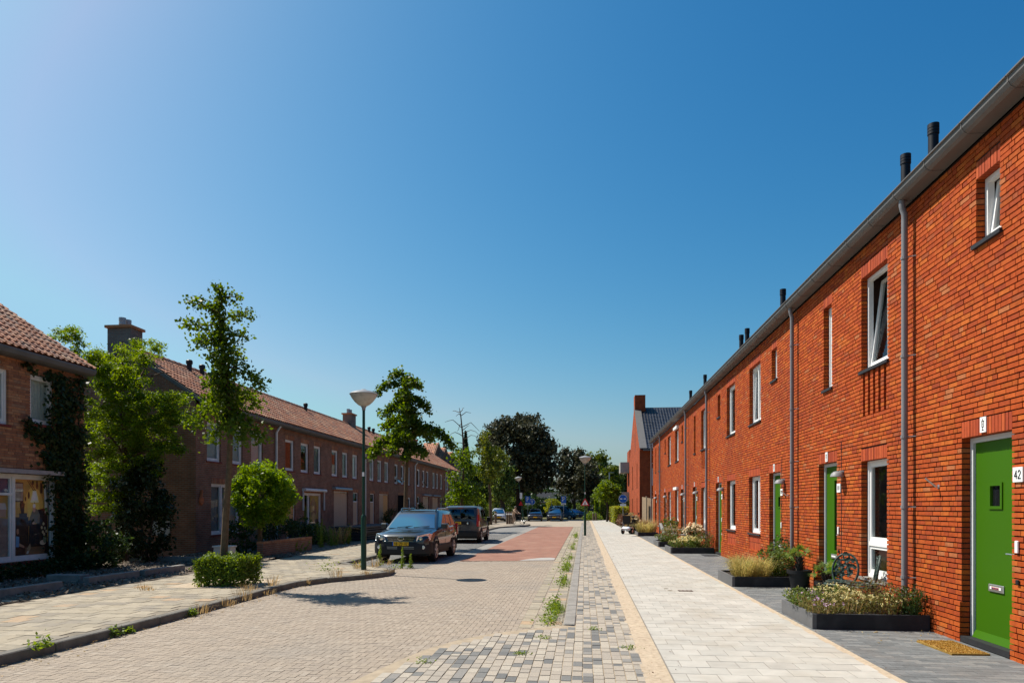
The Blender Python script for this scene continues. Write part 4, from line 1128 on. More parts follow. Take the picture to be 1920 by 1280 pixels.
OH.append(old_house(BD[3], BD[4], "old brick house with one pale and one orange plywood sheet, above the stacked dark sheets", up([(693,701.5,'c'),(708,716,'c'),(721,729,'c')]),
    [dict(k='door', y=opx(694,702.5), z=DZ), dict(k='board', y=opx(711,728.5), z=FZ, o=1)], 24, tiles=0))
OH.append(old_house(BD[4], BD[5], "old brick house with dark open front door and two tilted upstairs casements", up([(740,746.5,'t'),(752,757.5,'t'),(764,769,'n')]),
    [dict(k='opendoor', y=opx(746.5,757), z=DZ), dict(k='window', y=opx(764,770), z=(.6,2.5))], 25, tiles=0))
OH.append(old_house(BD[5], BD[6], "old brick house fourth from the far end with a single open casement upstairs", up([(782,787.5,'n'),(792,796.5,'t'),(799.5,804,'n')]),
    [dict(k='door', y=opx(782,787), z=DZ), dict(k='board', y=opx(793,804), z=FZ, o=5, awn='g')], 26, tiles=0))
OH.append(old_house(BD[6], BD[7], "old brick house with boarded window left of its grey door, behind the grey van roof", up([(811,815.7,'c'),(818,822,'c'),(825.5,829.7,'c')]),
    [dict(k='board', y=opx(811,822), z=FZ, o=5, awn='g'), dict(k='door', y=opx(825.5,830), z=DZ)], 27, tiles=0))
OH.append(old_house(BD[7], BD[8], "last old brick house at the far end of the row with bright white window frame", up([(837.5,841,'n'),(844.3,847.4,'n'),(849.8,853,'n')]),
    [dict(k='door', y=opx(838,842), z=DZ), dict(k='window', y=opx(845.5,853), z=(.5,2.5), v=.5, c='full')], 28, gable_far=True, tiles=0))
for i, px in ((0, 519), (2, 685.5), (4, 778.5), (6, 836)):
    y = wy(px, XL+.1); h = OH[i]
    m = MB(); m.tube([(XL+.28,y,EZ_-.14),(XL+.2,y,EZ_-.25),(XL+.09,y,EZ_-.42),(XL+.09,y,.12)], .05, 10); m.build("downpipe", M['ofr'], h, smooth=50)
chimney(OH[0], XL-RXO-.25, 23.55, 6.6, 8.16, .88, .68); chimney(OH[3], XL-RXO, wy(655, XL-RXO), 6.8, 8.15); chimney(OH[6], XL-RXO+.5, 63, 6.8, 7.9)
for i, px in ((0,355),(0,379),(2,573),(3,692),(3,700)):
    m = MB(); y = wy(px, XL-RXO+.35); m.lathe([(.1,-.3),(.1,.22),(.13,.24),(.13,.36),(.09,.4),(0,.4)], (XL-RXO+.35, y, RZ_-.12), 10); m.build("vent_pipe", M['blackp'], OH[i])
m = MB(); yo = wy(376, XL); m.lathe([(0,0),(.09,.0),(.17,.03),(.12,.06),(0,.06)], (XL+.003, yo, 1.98), 10, 'x'); m.tube([(XL+.03, yo-.05, 2.05),(XL+.04, yo+.02, 2.35)], .05, 6); m.build("wall_ornament", M['orange'], OH[0])
m = MB(); m.box(XL-1.6, XL-.95, 23.06, 23.092, .75, 1.25); m.build("meter_hatch", M['galv'], OH[0])

# nearest old house, at the left edge of the photo, with a printed picture filling its shop window
HA = old_house(9.6, 17.62, "old brick house with a living-room picture in its window and ivy up its corner", [(*opx(57,101), wz(80,797), wz(80,706), 'c'), (*opx(-45,16), wz(5,795), wz(5,690), 'b')],
    [dict(k='window', y=opx(-130,107), z=(.42,2.55), v=.623, gl='cglass')], 11, near_bricks=True, gable_far=True)
y0, y1 = opx(-130, 107)
m = MB(); m.box(XL-.0, XL+.14, y0-.1, y1+.1, 2.56, 2.66); m.build("awning_box", M['galv'], HA)
def poster(ya, yb, za, zb, x, parent, full=True):
    """printed picture behind the pane: flat coloured shapes in thin layers, u to the right as seen from the road, v up"""
    P = {}
    def pm(c): 
        k = tuple(c)
        if k not in P: P[k] = mat("print_ink", [min(.95, q*1.75) for q in c], .5, .12, 6, spec=.4)
        return P[k]
    pic = MB(); pic.box(x-.006, x, ya, yb, za, zb); po = pic.build("window_picture", pm((.34,.20,.05)), parent)
    lay = [0.0006]
    groups = {}
    def shp(c, pts):
        lay[0] += .00025
        g = groups.setdefault(tuple(c), MB())
        vs = [(x+lay[0], ya+(yb-ya)*u, za+(zb-za)*v) for u, v in pts]
        g.add(vs, [tuple(range(len(vs)))])
    def ell(c, cu, cv, ru, rv, n=14): shp(c, [(cu+ru*math.cos(2*math.pi*i/n), cv+rv*math.sin(2*math.pi*i/n)) for i in range(n)])
    def rc(c, a, b, d, e): shp(c, [(a,d),(b,d),(b,e),(a,e)])
    if full:
        rc((.05,.022,.014),0,1,0,.17); rc((.16,.085,.04),.32,.86,.0,.11)
        ell((.50,.31,.07),.55,.62,.27,.28,20); ell((.62,.40,.09),.54,.66,.17,.2,18)
        rc((.045,.022,.014),.02,.26,.70,.955); rc((.26,.23,.18),.035,.245,.715,.94); rc((.20,.17,.13),.06,.22,.75,.9)
        for a in (0,.05): shp((.09,.045,.02), [(.36+a,.985),(.38+a,.985),(.58+a,.84),(.56+a,.83)])
        ell((.07,.035,.02),.41,.79,.028,.05); ell((.07,.035,.02),.32,.74,.02,.03); ell((.06,.03,.015),.52,.955,.03,.03); ell((.06,.03,.015),.64,.93,.03,.06)
        rc((.08,.03,.014),.73,.80,.82,.96)
        shp((.85,.72,.40), [(.46,.715),(.68,.715),(.62,.85),(.52,.85)]); shp((.95,.88,.66), [(.50,.725),(.64,.725),(.60,.84),(.54,.84)]); rc((.80,.62,.35),.455,.685,.695,.715)
        rc((.12,.06,.03),.562,.578,.62,.70)
        shp((.045,.022,.016), [(.22,.52),(.27,.56),(.30,.68),(.22,.70),(.17,.63)]); ell((.03,.014,.01),.22,.66,.055,.055)
        rc((.035,.017,.012),.15,.36,.50,.555); rc((.028,.014,.010),.02,.40,.13,.50); rc((.05,.025,.016),.02,.4,.485,.505)
        shp((.03,.015,.012), [(.60,.12),(.92,.12),(.94,.56),(.84,.62),(.66,.60)]); shp((.05,.022,.018), [(.80,.3),(.93,.3),(.94,.55),(.86,.58)])
        shp((.14,.115,.075), [(.42,.42),(.70,.42),(.72,.53),(.65,.60),(.58,.62),(.50,.58),(.44,.50)]); ell((.42,.24,.16),.555,.615,.042,.052); ell((.62,.60,.57),.555,.65,.04,.028)
        shp((.10,.08,.055), [(.40,.42),(.46,.46),(.53,.44),(.53,.38),(.44,.36)]); rc((.02,.012,.012),.40,.52,.39,.46); ell((.42,.24,.16),.53,.425,.035,.018)
        shp((.012,.010,.014), [(.40,.14),(.70,.14),(.72,.42),(.42,.40)])
        ell((.30,.16,.10),.105,.325,.035,.045); shp((.035,.018,.012), [(.06,.30),(.075,.37),(.13,.385),(.155,.33),(.15,.26),(.135,.3),(.13,.35),(.08,.35)])
        shp((.10,.22,.38), [(.05,.12),(.14,.12),(.145,.25),(.06,.26)]); shp((.30,.17,.11), [(.14,.17),(.28,.13),(.28,.10),(.14,.13)])
        shp((.42,.38,.34), [(.33,.03),(.42,.10),(.43,.07),(.38,.02)]); shp((.28,.20,.12), [(.35,.09),(.44,.16),(.46,.09),(.40,.05)])
        for a, b in ((.77,.36),(.82,.41),(.86,.35),(.80,.30),(.9,.31),(.84,.27)): ell((.42,.36,.22), a, b, .03, .022, 8)
        ell((.42,.34,.25),.80,.16,.09,.035); ell((.15,.18,.12),.85,.2,.05,.05)
        shp((.55,.53,.48), [(.82,.99),(.88,.99),(.92,.62),(.86,.55)]); shp((.13,.115,.105), [(.87,.995),(.995,.995),(.995,.03),(.955,.03),(.945,.5),(.91,.72)]); shp((.22,.19,.17), [(.91,.995),(.93,.995),(.97,.6),(.955,.6)])
        ell((.06,.14,.04),.89,.60,.04,.03)
    else:
        rc((.05,.022,.014),0,1,0,.3); ell((.25,.09,.05),.5,.6,.3,.3); ell((.42,.2,.1),.55,.35,.17,.14); rc((.04,.02,.015),.0,.2,.2,.95); shp((.3,.16,.09), [(.3,.5),(.6,.55),(.7,.9),(.4,.92)]); ell((.5,.3,.2),.5,.62,.09,.07)
    for c, g in groups.items(): g.build("printed_shape", pm(c), po)
    return po
ym = y0 + (y1-y0)*.623
poster(ym+.08, y1-.11, .55, 2.44, XL-.128, HA)
# left light: blue-tinted top light and the edge of a woman at a table
po = MB(); po.box(XL-.134, XL-.129, y0+.11, ym-.08, .55, 2.02); pl = po.build("window_picture", mat("print_dark", (.10,.06,.035), .5, .3, 4), HA)
for c, pts in (((.42,.27,.08), [(0,.62),(1,.62),(1,1),(0,1)]), ((.25,.19,.17), [(.70,.02),(1,.02),(1,.62),(.86,.66),(.74,.5)]), ((.45,.27,.20), [(.84,.66),(.97,.66),(.97,.8),(.84,.8)]), ((.5,.48,.46), [(.82,.78),(.98,.78),(.96,.88),(.84,.88)]), ((.20,.12,.15), [(.5,.2),(.8,.25),(.85,.45),(.6,.42)])):
    g_ = MB(); g_.add([(XL-.128+.0004*len(pl.children), y0+.08+(ym-y0-.16)*u, .53+1.49*v) for u, v in pts], [(0,1,2,3) if len(pts) == 4 else tuple(range(len(pts)))]); g_.build("printed_shape", mat("print_ink", c, .5, .1, 6), pl)
m = MB(); m.box(XL-.134, XL-.129, y0+.11, ym-.08, 2.09, 2.44); m.build("top_light_panel", mat("blue_top_light", (.03,.075,.16), .4, .1, 4), HA)
m = MB(); m.box(XL-.118, XL-.06, y0+.07, ym-.03, 2.03, 2.09); m.build("window_bar", M['ofr'], HA)
yy0, yy1 = opx(570, 603); ys = yy0+(yy1-yy0)*.32
poster(ys+.08, yy1-.11, .62, 2.34, XL-.128, OH[1], False)

# ---------------------------------------------------------------- house at the far end of the right terrace
EB = empty("end_house", (4.95, 64, .08), "tall brick house with dark glazed roof tiles and gable chimney beyond the terrace end", "house")
gx, ya, yb, ze, zr = 4.95, 63.5, 77.5, 6.9, 11.6; ymid = (ya+yb)/2
gops = [(66.3,67.0,3.6,5.9),(72.4,73.2,3.6,5.9),(66.3,67.0,.5,2.6),(72.6,73.4,.2,2.6)]
holed_wall("wall", ya, yb, 0, ze, gops, gx, gx+.3, M['endwall'], EB)
m = MB(); m.extr([(gx,ya,ze),(gx,yb,ze),(gx,ymid,zr+.1)], (.3,0,0)); m.build("gable_wall", M['endwall'], EB)
m = MB(); m.box(gx-.004, gx+.02, 68.9, 69.35, 7.2, 9.0); m.build("gable_slit", M['sill'], EB)
for o in gops: window(EB, *o, xw=gx, sgn=1, fw=.06)
m = MB(); wn = (6.0, 7.35)
m.box(gx+.004, wn[0], ya-.002, ya+.3, 0, ze); m.box(wn[1], 16, ya, ya+.3, 0, ze); m.box(wn[0], wn[1], ya, ya+.3, 5.75, ze); m.box(wn[0], wn[1], ya, ya+.3, 2.75, 3.7); m.box(wn[0], wn[1], ya, ya+.3, 0, .9)
m.box(16, 16.3, ya, yb, 0, ze); m.box(gx+.3, 16, yb-.3, yb, 0, ze); m.build("side_wall", M['endwall'], EB)
for z0_, z1_ in ((.9,2.75),(3.7,5.75)):
    m = MB(); xa, xb_ = wn; q = ya+.1
    m.box(xa, xa+.07, q, q+.07, z0_, z1_); m.box(xb_-.07, xb_, q, q+.07, z0_, z1_); m.box(xa+.07, xb_-.07, q, q+.07, z0_, z0_+.09); m.box(xa+.07, xb_-.07, q, q+.07, z1_-.07, z1_); m.box(xa+.6, xa+.67, q+.002, q+.068, z0_+.09, z1_-.07)
    w_ = m.build("window", M['white'], EB)
    m = MB(); m.box(xa+.07, xb_-.07, q+.03, q+.04, z0_+.09, z1_-.5); m.build("roller_blind", M['curtain'], w_)
    m = MB(); m.box(xa+.07, xb_-.07, q+.045, q+.055, z1_-.5, z1_-.07); m.build("pane", M['dglass'], w_)
m = MB(); m.extr([(gx+.02,ya-.35,ze-.02),(gx+.02,ya-.35,ze+.06),(gx+.02,ymid,zr+.1),(gx+.02,ymid,zr)], (12,0,0)); m.extr([(gx+.02,ymid,zr),(gx+.02,ymid,zr+.1),(gx+.02,yb+.3,ze+.06),(gx+.02,yb+.3,ze)], (12,0,0)); m.build("roof", M['rooftile'], EB)
# glazed tiles on the slope that faces the camera
TV, TF = tile_template(.3, .4)
sl = Vector((0, ymid-ya+.35, zr-ze)); L_ = sl.length; u = sl/L_; n = Vector((0, -u.z, u.y))
Mx = np.array([[0,1,0],[u.y,0,n.y],[u.z,0,n.z]]); TW = TV @ Mx.T
pos = np.array([(gx+.6+c_*.27, ya-.35+u.y*r*.34, ze+.1+u.z*r*.34) for r in range(int(L_/.34)) for c_ in range(40)])
V = (TW[None]+pos[:,None]).reshape(-1,3); F = (TF[None]+(np.arange(len(pos))*len(TV))[:,None,None]).reshape(-1,4)
o = mesh_np("roof_tiling", V, F, mat("glazed_black_tile", None, .38, .15, 6, pal=[(3,(.03,.035,.05)),(2,(.045,.05,.065)),(2,(.02,.024,.035))], src='island', spec=.35), EB); o["kind"] = "stuff"
m = MB(); m.extr([(gx-.03,ya-.3,ze+.1),(gx+.62,ya-.3,ze+.1),(gx+.62,ymid,zr+.22),(gx-.03,ymid,zr+.22)], (0,-.03,.05)); m.build("verge_flashing", M['zinc'], EB)
m = MB(); m.box(gx+.02, gx+1.05, ymid-.8, ymid+.8, 10.7, 12.85); m.build("chimney", M['endwall'], EB)
m = MB(); m.box(gx+.3, 16, ya-.48, ya-.35, ze-.1, ze+.04); m.build("gutter", M['zinc'], EB)
# balconies of the flat building farther on
for z, nm in ((5.6, "upper"), (2.2, "lower")):
    pass
BB = empty("apartment_building", (4.6, 84, .08), "pale apartment block with projecting concrete balconies beyond the tall brick house", "building")
m = MB(); m.box(5.35, 16, 84, 88.5, 0, 8.6); m.build("wall", M['endwall'], BB)
for z in (2.3, 5.9):
    for yy in (84.6,):
        m = MB(); m.box(4.3, 5.348, yy, yy+3, z, z+.18); m.box(4.3, 4.4, yy, yy+3, z+.18, z+1.25); m.box(4.4, 5.348, yy, yy+.1, z+.18, z+1.25); m.box(4.4, 5.348, yy+2.9, yy+3, z+.18, z+1.25); m.build("balcony", M['balc'], BB)
# pale wooden garden fence
FN = empty("wooden_fence", (5.0, 62, .08), "pale vertical board fence in front of the tall brick house", "fence")
for k in range(5):
    xa = 4.95 + k*.42; zt = 2.62 - k*.07; d_ = Vector((.50, -.86, 0))
    for j in range(4):
        a = Vector((xa, 60.6, 0)) + d_*(.14*j); c_ = a + d_*.065
        m = MB(); m.cbox((c_.x, c_.y, (zt-.02*j+.1)/2), .13, .03, zt-.02*j-.1, math.atan2(d_.y, d_.x)); m.build("board", M['fence'], FN)
    m = MB(); p_ = Vector((xa, 60.6, 0)) + d_*.6; m.cbox((p_.x, p_.y, zt/2+.05), .08, .08, zt, math.atan2(d_.y, d_.x)); m.build("post", M['fence'], FN)

# far houses beyond the trees
def far_house(name, x, y, wx, dy, hw, hr, label, wallm, roofm, ridge='x', group=None, cat="house"):
    h = empty(name, (x, y, 0), label, cat, group)
    m = MB(); m.box(x, x+wx, y, y+dy, 0, hw); m.build("wall", M[wallm], h)
    m = MB()
    if ridge == 'x': m.extr([(x-.3,y-.4,hw-.1),(x-.3,y+dy/2,hr),(x-.3,y+dy+.4,hw-.1)], (wx+.6,0,0))
    else: m.extr([(x-.4,y-.3,hw-.1),(x+wx+.4,y-.3,hw-.1),(x+wx/2,y-.3,hr)], (0,dy+.6,0))
    m.build("roof", M[roofm], h)
    for k in range(int(wx/2.2)):
        for z in (.9, 3.6):
            if z+1.2 < hw:
                f_ = MB(); xa = x+.6+k*2.2; frame_bars_y(f_, y-.05, y+.05, xa, xa+1.2, z, z+1.2, .09); w_ = f_.build("window", M['ofr'], h)
                p_ = MB(); p_.box(xa+.09, xa+1.11, y-.03, y-.02, z+.09, z+1.11); p_.build("pane", M['dglass'], w_)
    return h
def frame_bars_y(mb, ya, yb, x0, x1, z0, z1, w_):
    mb.box(x0, x0+w_, ya, yb, z0, z1); mb.box(x1-w_, x1, ya, yb, z0, z1); mb.box(x0+w_, x1-w_, ya, yb, z0, z0+w_); mb.box(x0+w_, x1-w_, ya, yb, z1-w_, z1)
sx = [(778,808,825),(808,822.5,834),(822.5,836,843),(836,856,853)]
lb = ["first and highest of the stepped red tiled roofs rising behind the old row", "second stepped red tiled roof behind the old row", "third stepped red tiled roof behind the old row", "last and lowest stepped red tiled roof, beside the conifer"]
for (a, b, yt), l in zip(sx, lb):
    Yd = 92 + sx.index((a,b,yt))*1.5; X0, X1 = (a-VPX)/FPX*Yd, (b-VPX)/FPX*Yd
    zt = EYE+(HOR-yt)*(Yd*1.02)/FPX
    h = empty("stepped_roof_house", (X0, Yd, 0), l, "house", "stepped roofs behind the old row")
    m = MB(); m.box(X0, X1-.02, Yd, Yd+8, 0, zt-2.9); m.build("wall", M['owall'], h)
    m = MB(); m.extr([(X0-.02,Yd-.3,zt-3.0),(X0-.02,Yd+4,zt),(X0-.02,Yd+8.3,zt-3.0)], (X1-X0,0,0)); m.build("roof", M['pan_i'], h)
    sl = Vector((0, 4.3, 3.0)); L_ = sl.length; u = sl/L_; n = Vector((0,-u.z,u.y)); TV, TF = tile_template(.3,.4); TW = TV @ np.array([[0,1,0],[u.y,0,n.y],[u.z,0,n.z]]).T
    pos = np.array([(X0+c_*.27, Yd-.3+u.y*r*.36, zt-2.95+u.z*r*.36) for r in range(int(L_/.36)) for c_ in range(max(2,int((X1-X0)/.27)))])
    V = (TW[None]+pos[:,None]).reshape(-1,3); F = (TF[None]+(np.arange(len(pos))*len(TV))[:,None,None]).reshape(-1,4)
    o = mesh_np("roof_tiling", V, F, M['pan_i'], h); o["kind"] = "stuff"
    m = MB(); m.extr([(X1-.1,Yd-.3,zt-3.0),(X1-.1,Yd-.3,zt-2.88),(X1-.1,Yd+4,zt+.1),(X1-.1,Yd+8.3,zt-2.88),(X1-.1,Yd+8.3,zt-3.0)], (.12,0,0)); m.build("party_wall", M['owall'], h)
far_house("bungalow", -9, 132, 13, 8, 2.7, 4.6, "low house with dark pitched roof seen between the parking signs", 'owall', 'rooftile')
far_house("bungalow", 8, 140, 12, 8, 2.7, 4.5, "low house with dark roof behind the two tree trunks and warning triangle", 'owall', 'rooftile')
far_house("bungalow", -26, 122, 12, 8, 3.0, 6.4, "low brick house hidden behind the shrubs right of the old row", 'owall', 'pan_i')
# ---------------------------------------------------------------- trees and plants
def plane_pt(X, Y):
    d = -X*_s + Y*_c
    def f(px, py, off=0.0):
        dd = d + off
        l = (px-960)/FPX*dd
        return Vector((l*_c-dd*_s, l*_s+dd*_c, EYE+(HOR-py)*dd/FPX))
    return f
def limb_leaves(lines, g, per_m, spread, droop=0.0):
    P = []
    for pts, k in lines:
        for a, b in zip(pts, pts[1:]):
            a, b = np.array(a), np.array(b); n = int(np.linalg.norm(b-a)*per_m*k)
            t = g.random((n, 1)); q = a + (b-a)*t + g.standard_normal((n, 3))*spread*k**.5; q[:, 2] -= droop*g.random(n)
            P.append(q)
    return np.concatenate(P)
def clump_leaves(cents, g, n_each, shell=.35):
    """leaves on uneven little clumps: cents (x,y,z,r)"""
    P = []; N = []
    for x, y, z, r in cents:
        n = max(6, int(n_each*r*r)); d = g.standard_normal((n, 3)); d /= np.linalg.norm(d, axis=1)[:, None]
        rr = r*(1-shell*g.random(n)**1.5)*(1+.18*g.standard_normal(n))
        q = d*rr[:, None]*np.array([1,1,.8]); P.append(q + np.array([x,y,z])); N.append(d)
    return np.concatenate(P), np.concatenate(N)
def crown_clumps(c, rad, n, r0, r1, g, low=-.9, shell=.55):
    out = []
    while len(out) < n:
        d = g.standard_normal(3); d /= np.linalg.norm(d)
        if d[2] < low: continue
        k = shell + (1-shell)*g.random()**.6
        out.append((c[0]+d[0]*rad[0]*k, c[1]+d[1]*rad[1]*k, c[2]+d[2]*rad[2]*k, r0+(r1-r0)*g.random()))
    return out
def tree_root(name, X, Y, label, cat="tree", group=None, z=0.1):
    return empty(name, (X, Y, z), label, cat, group)
def trunk(t, pts, rad, m, name="trunk", n=9):
    q = MB(); q.tube(pts, rad, n); return q.build(name, M[m], t, smooth=60)
def branches(t, lines, m, r0=.035, r1=.008):
    for pts in lines:
        q = MB(); k = len(pts); q.tube(pts, [r0+(r1-r0)*i/(k-1) for i in range(k)], 6); q.build("branch", M[m], t, smooth=60)
def curve(a, b, lift, n=5, g=None, j=0.0):
    a, b = Vector(a), Vector(b); out = []
    for i in range(n):
        t = i/(n-1); p = a.lerp(b, t); p.z += lift*math.sin(math.pi*t)
        if g is not None and 0 < i < n-1: p += Vector(g.standard_normal(3)*j)
        out.append(p)
    return out

# ginkgo nearest the camera, rising from the clipped hedge
g = np.random.default_rng(11)
X, Y = -7.55, 14.05
pt = plane_pt(X, Y)
t = tree_root("ginkgo_tree", X, Y, "tall ginkgo with long bare trunk rising out of the clipped square hedge", group="ginkgo street trees")
spine = [pt(421,1106), pt(420,1040), pt(424,960), pt(430,880), pt(432,810), pt(428,740), pt(421,680), pt(414,620), pt(410,575), pt(412,540)]
trunk(t, spine, [.085,.078,.070,.062,.055,.046,.036,.028,.018,.008], 'gbark')
limbs = [((408,590),(352,562),.05,1),((408,606),(340,607),-.05,.9),((412,600),(474,592),.06,1),((416,640),(462,630),.05,1),((414,640),(366,645),.1,1.4),((412,560),(448,560),.03,.8),((420,700),(388,720),.05,1.3),
         ((424,690),(494,728),.16,1.3),((428,735),(487,762),.12,1.5),((430,750),(358,800),.16,1.6),((432,770),(492,826),.14,1.6),((432,790),(390,826),.1,1.5),((430,780),(456,825),.05,1.5),((430,740),(388,760),.08,1.4)]
L1 = []; BR = []
for (a, b, lift, k) in limbs:
    off = g.uniform(-.7, .7)
    c = curve(pt(*a), pt(*b, off), lift, 5, g, .02); BR.append(c); L1.append((c[1:], k))
for k in range(11):
    z = 3.6 + k*.27; a = g.uniform(0, 2*math.pi); ln = (.95-.06*k)*(.6+.5*g.random()); i = Vector((pt(430,800).x-.02*k, pt(430,800).y, z))
    c = curve(i, i+Vector((.35*ln*math.cos(a), ln*abs(math.sin(a))*(1 if k % 2 else -1), .15)), .06, 4, g, .02); BR.append(c); L1.append((c, 1.1))
branches(t, BR, 'gbark', .022, .006)
L1.append(([pt(431,790), pt(427,740), pt(420,680), pt(414,625)], 3.0)); L1.append(([pt(413,620), pt(410,575), pt(412,541)], 1.1))
P = limb_leaves(L1, g, 310, .085)
quads("crown", P, .055+.03*g.random(len(P)), M['ginkgo'], g, 1.0, None, .95, t)

# second ginkgo behind the dark car
X, Y = -7.35, 28.6
pt = plane_pt(X, Y)
t = tree_root("ginkgo_tree", X, Y, "ginkgo with thin trunk behind the dark off-road car, two long drooping side limbs", group="ginkgo street trees")
trunk(t, [pt(760,1003), pt(761,930), pt(763,860), pt(764,800), pt(760,750), pt(756,715), pt(754,690)], [.10,.09,.08,.06,.045,.025,.008], 'gbark')
limbs = [((756,722),(706,738),.25,.8),((756,705),(733,708),.1,1.2),((756,712),(786,724),.1,1.2),((757,735),(744,755),.1,1.2),((758,760),(718,776),.15,1.3),((758,750),(804,768),.2,1.3),((759,770),(780,776),.1,1.4),((760,785),(720,800),.15,1.5),
         ((762,800),(742,812),.1,1.6),((762,790),(788,800),.1,1.6),((763,815),(851,838),.55,1.25),((763,820),(695,854),.4,1.6),((763,830),(730,846),.2,1.4),((763,835),(796,852),.1,1.2),((763,840),(760,856),.05,1.2),((763,812),(810,822),.2,1.7)]
L1 = []; BR = []
for (a, b, lift, k) in limbs:
    c = curve(pt(*a), pt(*b, g.uniform(-1.3, 1.3)), lift, 6, g, .03); BR.append(c); L1.append((c[1:], k))
for k in range(10):
    z = 4.7+k*.27; i = Vector((pt(760,790).x, Y, z)); s_ = 1 if k % 2 else -1; ln = 1.5-.1*k
    c = curve(i, i+Vector((g.uniform(-.3,.3)*ln, s_*ln, -.1)), .15, 5, g, .03); BR.append(c); L1.append((c[1:], 1.0))
branches(t, BR, 'gbark', .035, .008)
P = limb_leaves(L1, g, 430, .10, .05)
quads("crown", P, .085+.045*g.random(len(P)), M['ginkgo'], g, 1.0, None, .95, t)

# third ginkgo, dead leader on top
X, Y = -8.6, 47.5
pt = plane_pt(X, Y)
t = tree_root("ginkgo_tree", X, Y, "ginkgo with bare dead leafless top, beside the grey van", group="ginkgo street trees")
trunk(t, [pt(864,985), pt(866,930), pt(870,870), pt(868,820), pt(864,780), pt(861,764)], [.13,.11,.08,.06,.04,.012], 'bark')
BR = [curve(pt(*a), pt(*b, g.uniform(-.8,.8)), lf, 5, g, .04) for a, b, lf in (((863,772),(849,771),.05),((863,772),(870,764),.0),((863,780),(883,774),.15),((866,802),(834,791),.3),((867,800),(899,808),.45),((868,812),(899,816),.3),((868,818),(840,820),.3),((869,824),(898,824),.3),((869,832),(843,836),.2),((866,795),(857,808),.0),((864,778),(855,780),.1),((867,806),(880,797),.0))]
branches(t, BR, 'bark', .03, .012)
cl = [(*(pt(x, y, g.uniform(-1.2,1.2))), .45+.3*g.random()) for x, y in zip(g.uniform(846,894,46), g.uniform(842,940,46)) if abs(x-869) < 12+ (y-840)*.22]
P, N = clump_leaves(cl, g, 260, .8)
quads("crown", P, .13+.06*g.random(len(P)), M['ginkgo'], g, 1.0, None, .9, t, N)

# fourth ginkgo near the bollards
X, Y = -8.7, 63.5
pt = plane_pt(X, Y)
t = tree_root("ginkgo_tree", X, Y, "yellowish green ginkgo with bent trunk behind the low box hedge and silver car", group="ginkgo street trees")
trunk(t, [pt(920,984), pt(919,930), pt(916,890), pt(913,860), pt(909,825)], [.15,.13,.1,.07,.02], 'gbark')
cl = []
for x, y, k in ((911,815,4),(914,828,5),(905,845,6),(925,842,6),(938,852,5),(947,856,3),(915,858,8),(930,866,7),(905,872,6),(935,884,6),(912,886,8),(925,892,5),(898,888,4),(922,905,4)):
    for q in range(k): cl.append((*(pt(x+g.uniform(-9,9), y+g.uniform(-6,6), g.uniform(-1.4,1.4))), .3+.25*g.random()))
P, N = clump_leaves(cl, g, 260, .8)
quads("crown", P, .15+.06*g.random(len(P)), leafmat("yellowing_ginkgo_leaf", (.055,.095,.014), (.15,.17,.025), .3), g, 1.0, None, .9, t, N)

# globe-headed acacia on a stem
X, Y = -10.9, 22.2
pt = plane_pt(X, Y)
t = tree_root("globe_acacia", X, Y, "bright green globe headed small tree on a straight brown stem by the corner house window", "tree")
trunk(t, [pt(488,1058), pt(487,1000), pt(489,950), pt(492,920)], [.085,.08,.075,.06], 'gbark')
c0 = pt(492,928); 
cl = crown_clumps((c0.x, c0.y, c0.z), (1.0,1.0,1.12), 150, .16, .30, g, -.85, .5) + [(*(pt(492+g.uniform(-4,4), 868+g.uniform(0,16))), .13) for _ in range(5)]
P, N = clump_leaves(cl, g, 2300, .8); P[:, 2] -= .05*g.random(len(P))
quads("crown", P, .085+.05*g.random(len(P)), M['globe'], g, 1.0, None, .42, t, N)

# feathery locust filling the gap between the two left buildings
X, Y = -13.3, 20.6
pt = plane_pt(X, Y)
t = tree_root("locust_tree", X, Y, "large feathery green locust tree filling the gap between the two old brick buildings", "tree")
trunk(t, [pt(232,1052), pt(230,960), pt(235,880), pt(232,800), pt(225,720)], [.16,.14,.12,.08,.04], 'bark')
BR = [curve(pt(*a), pt(*b, off), .25, 6, g, .06) for a, b, off in (((233,850),(330,770),-.5),((233,870),(350,835),-1),((232,900),(300,900),-1.2),((232,820),(290,660),.3),((232,800),(190,680),.2),((232,790),(230,640),0),((233,860),(185,800),-.6),((232,780),(120,630),.8),((232,760),(320,700),.8))]
branches(t, BR, 'bark', .05, .012)
cl = []
def blob(x0, x1, y0_, y1_, n, r0=.18, r1=.4, dep=1.5):
    for q in range(n): cl.append((*(pt(g.uniform(x0,x1), g.uniform(y0_,y1_), g.uniform(-dep,dep))), r0+(r1-r0)*g.random()))
blob(180,280,665,760,62,.13,.3); blob(165,330,740,830,100,.13,.3); blob(165,300,820,910,66,.13,.3); blob(285,352,735,790,30,.12,.24); blob(320,370,780,800,10,.1,.2); blob(280,345,830,848,14,.1,.22); blob(240,292,850,905,20,.12,.25)
blob(88,150,618,660,16,.12,.24,.6); blob(140,160,640,668,5,.1,.16,.6); blob(245,300,640,672,12,.12,.22); blob(225,262,640,670,8,.1,.2); blob(170,200,655,700,12); blob(170,250,900,960,30,.15,.3)
P, N = clump_leaves(cl, g, 1500, .9)
A = np.repeat(P, 3, axis=0) + g.standard_normal((len(P)*3, 3))*np.array([.06,.06,.02])
quads("crown", A, .06+.05*g.random(len(A)), M['locust'], g, .8, None, .42, t)
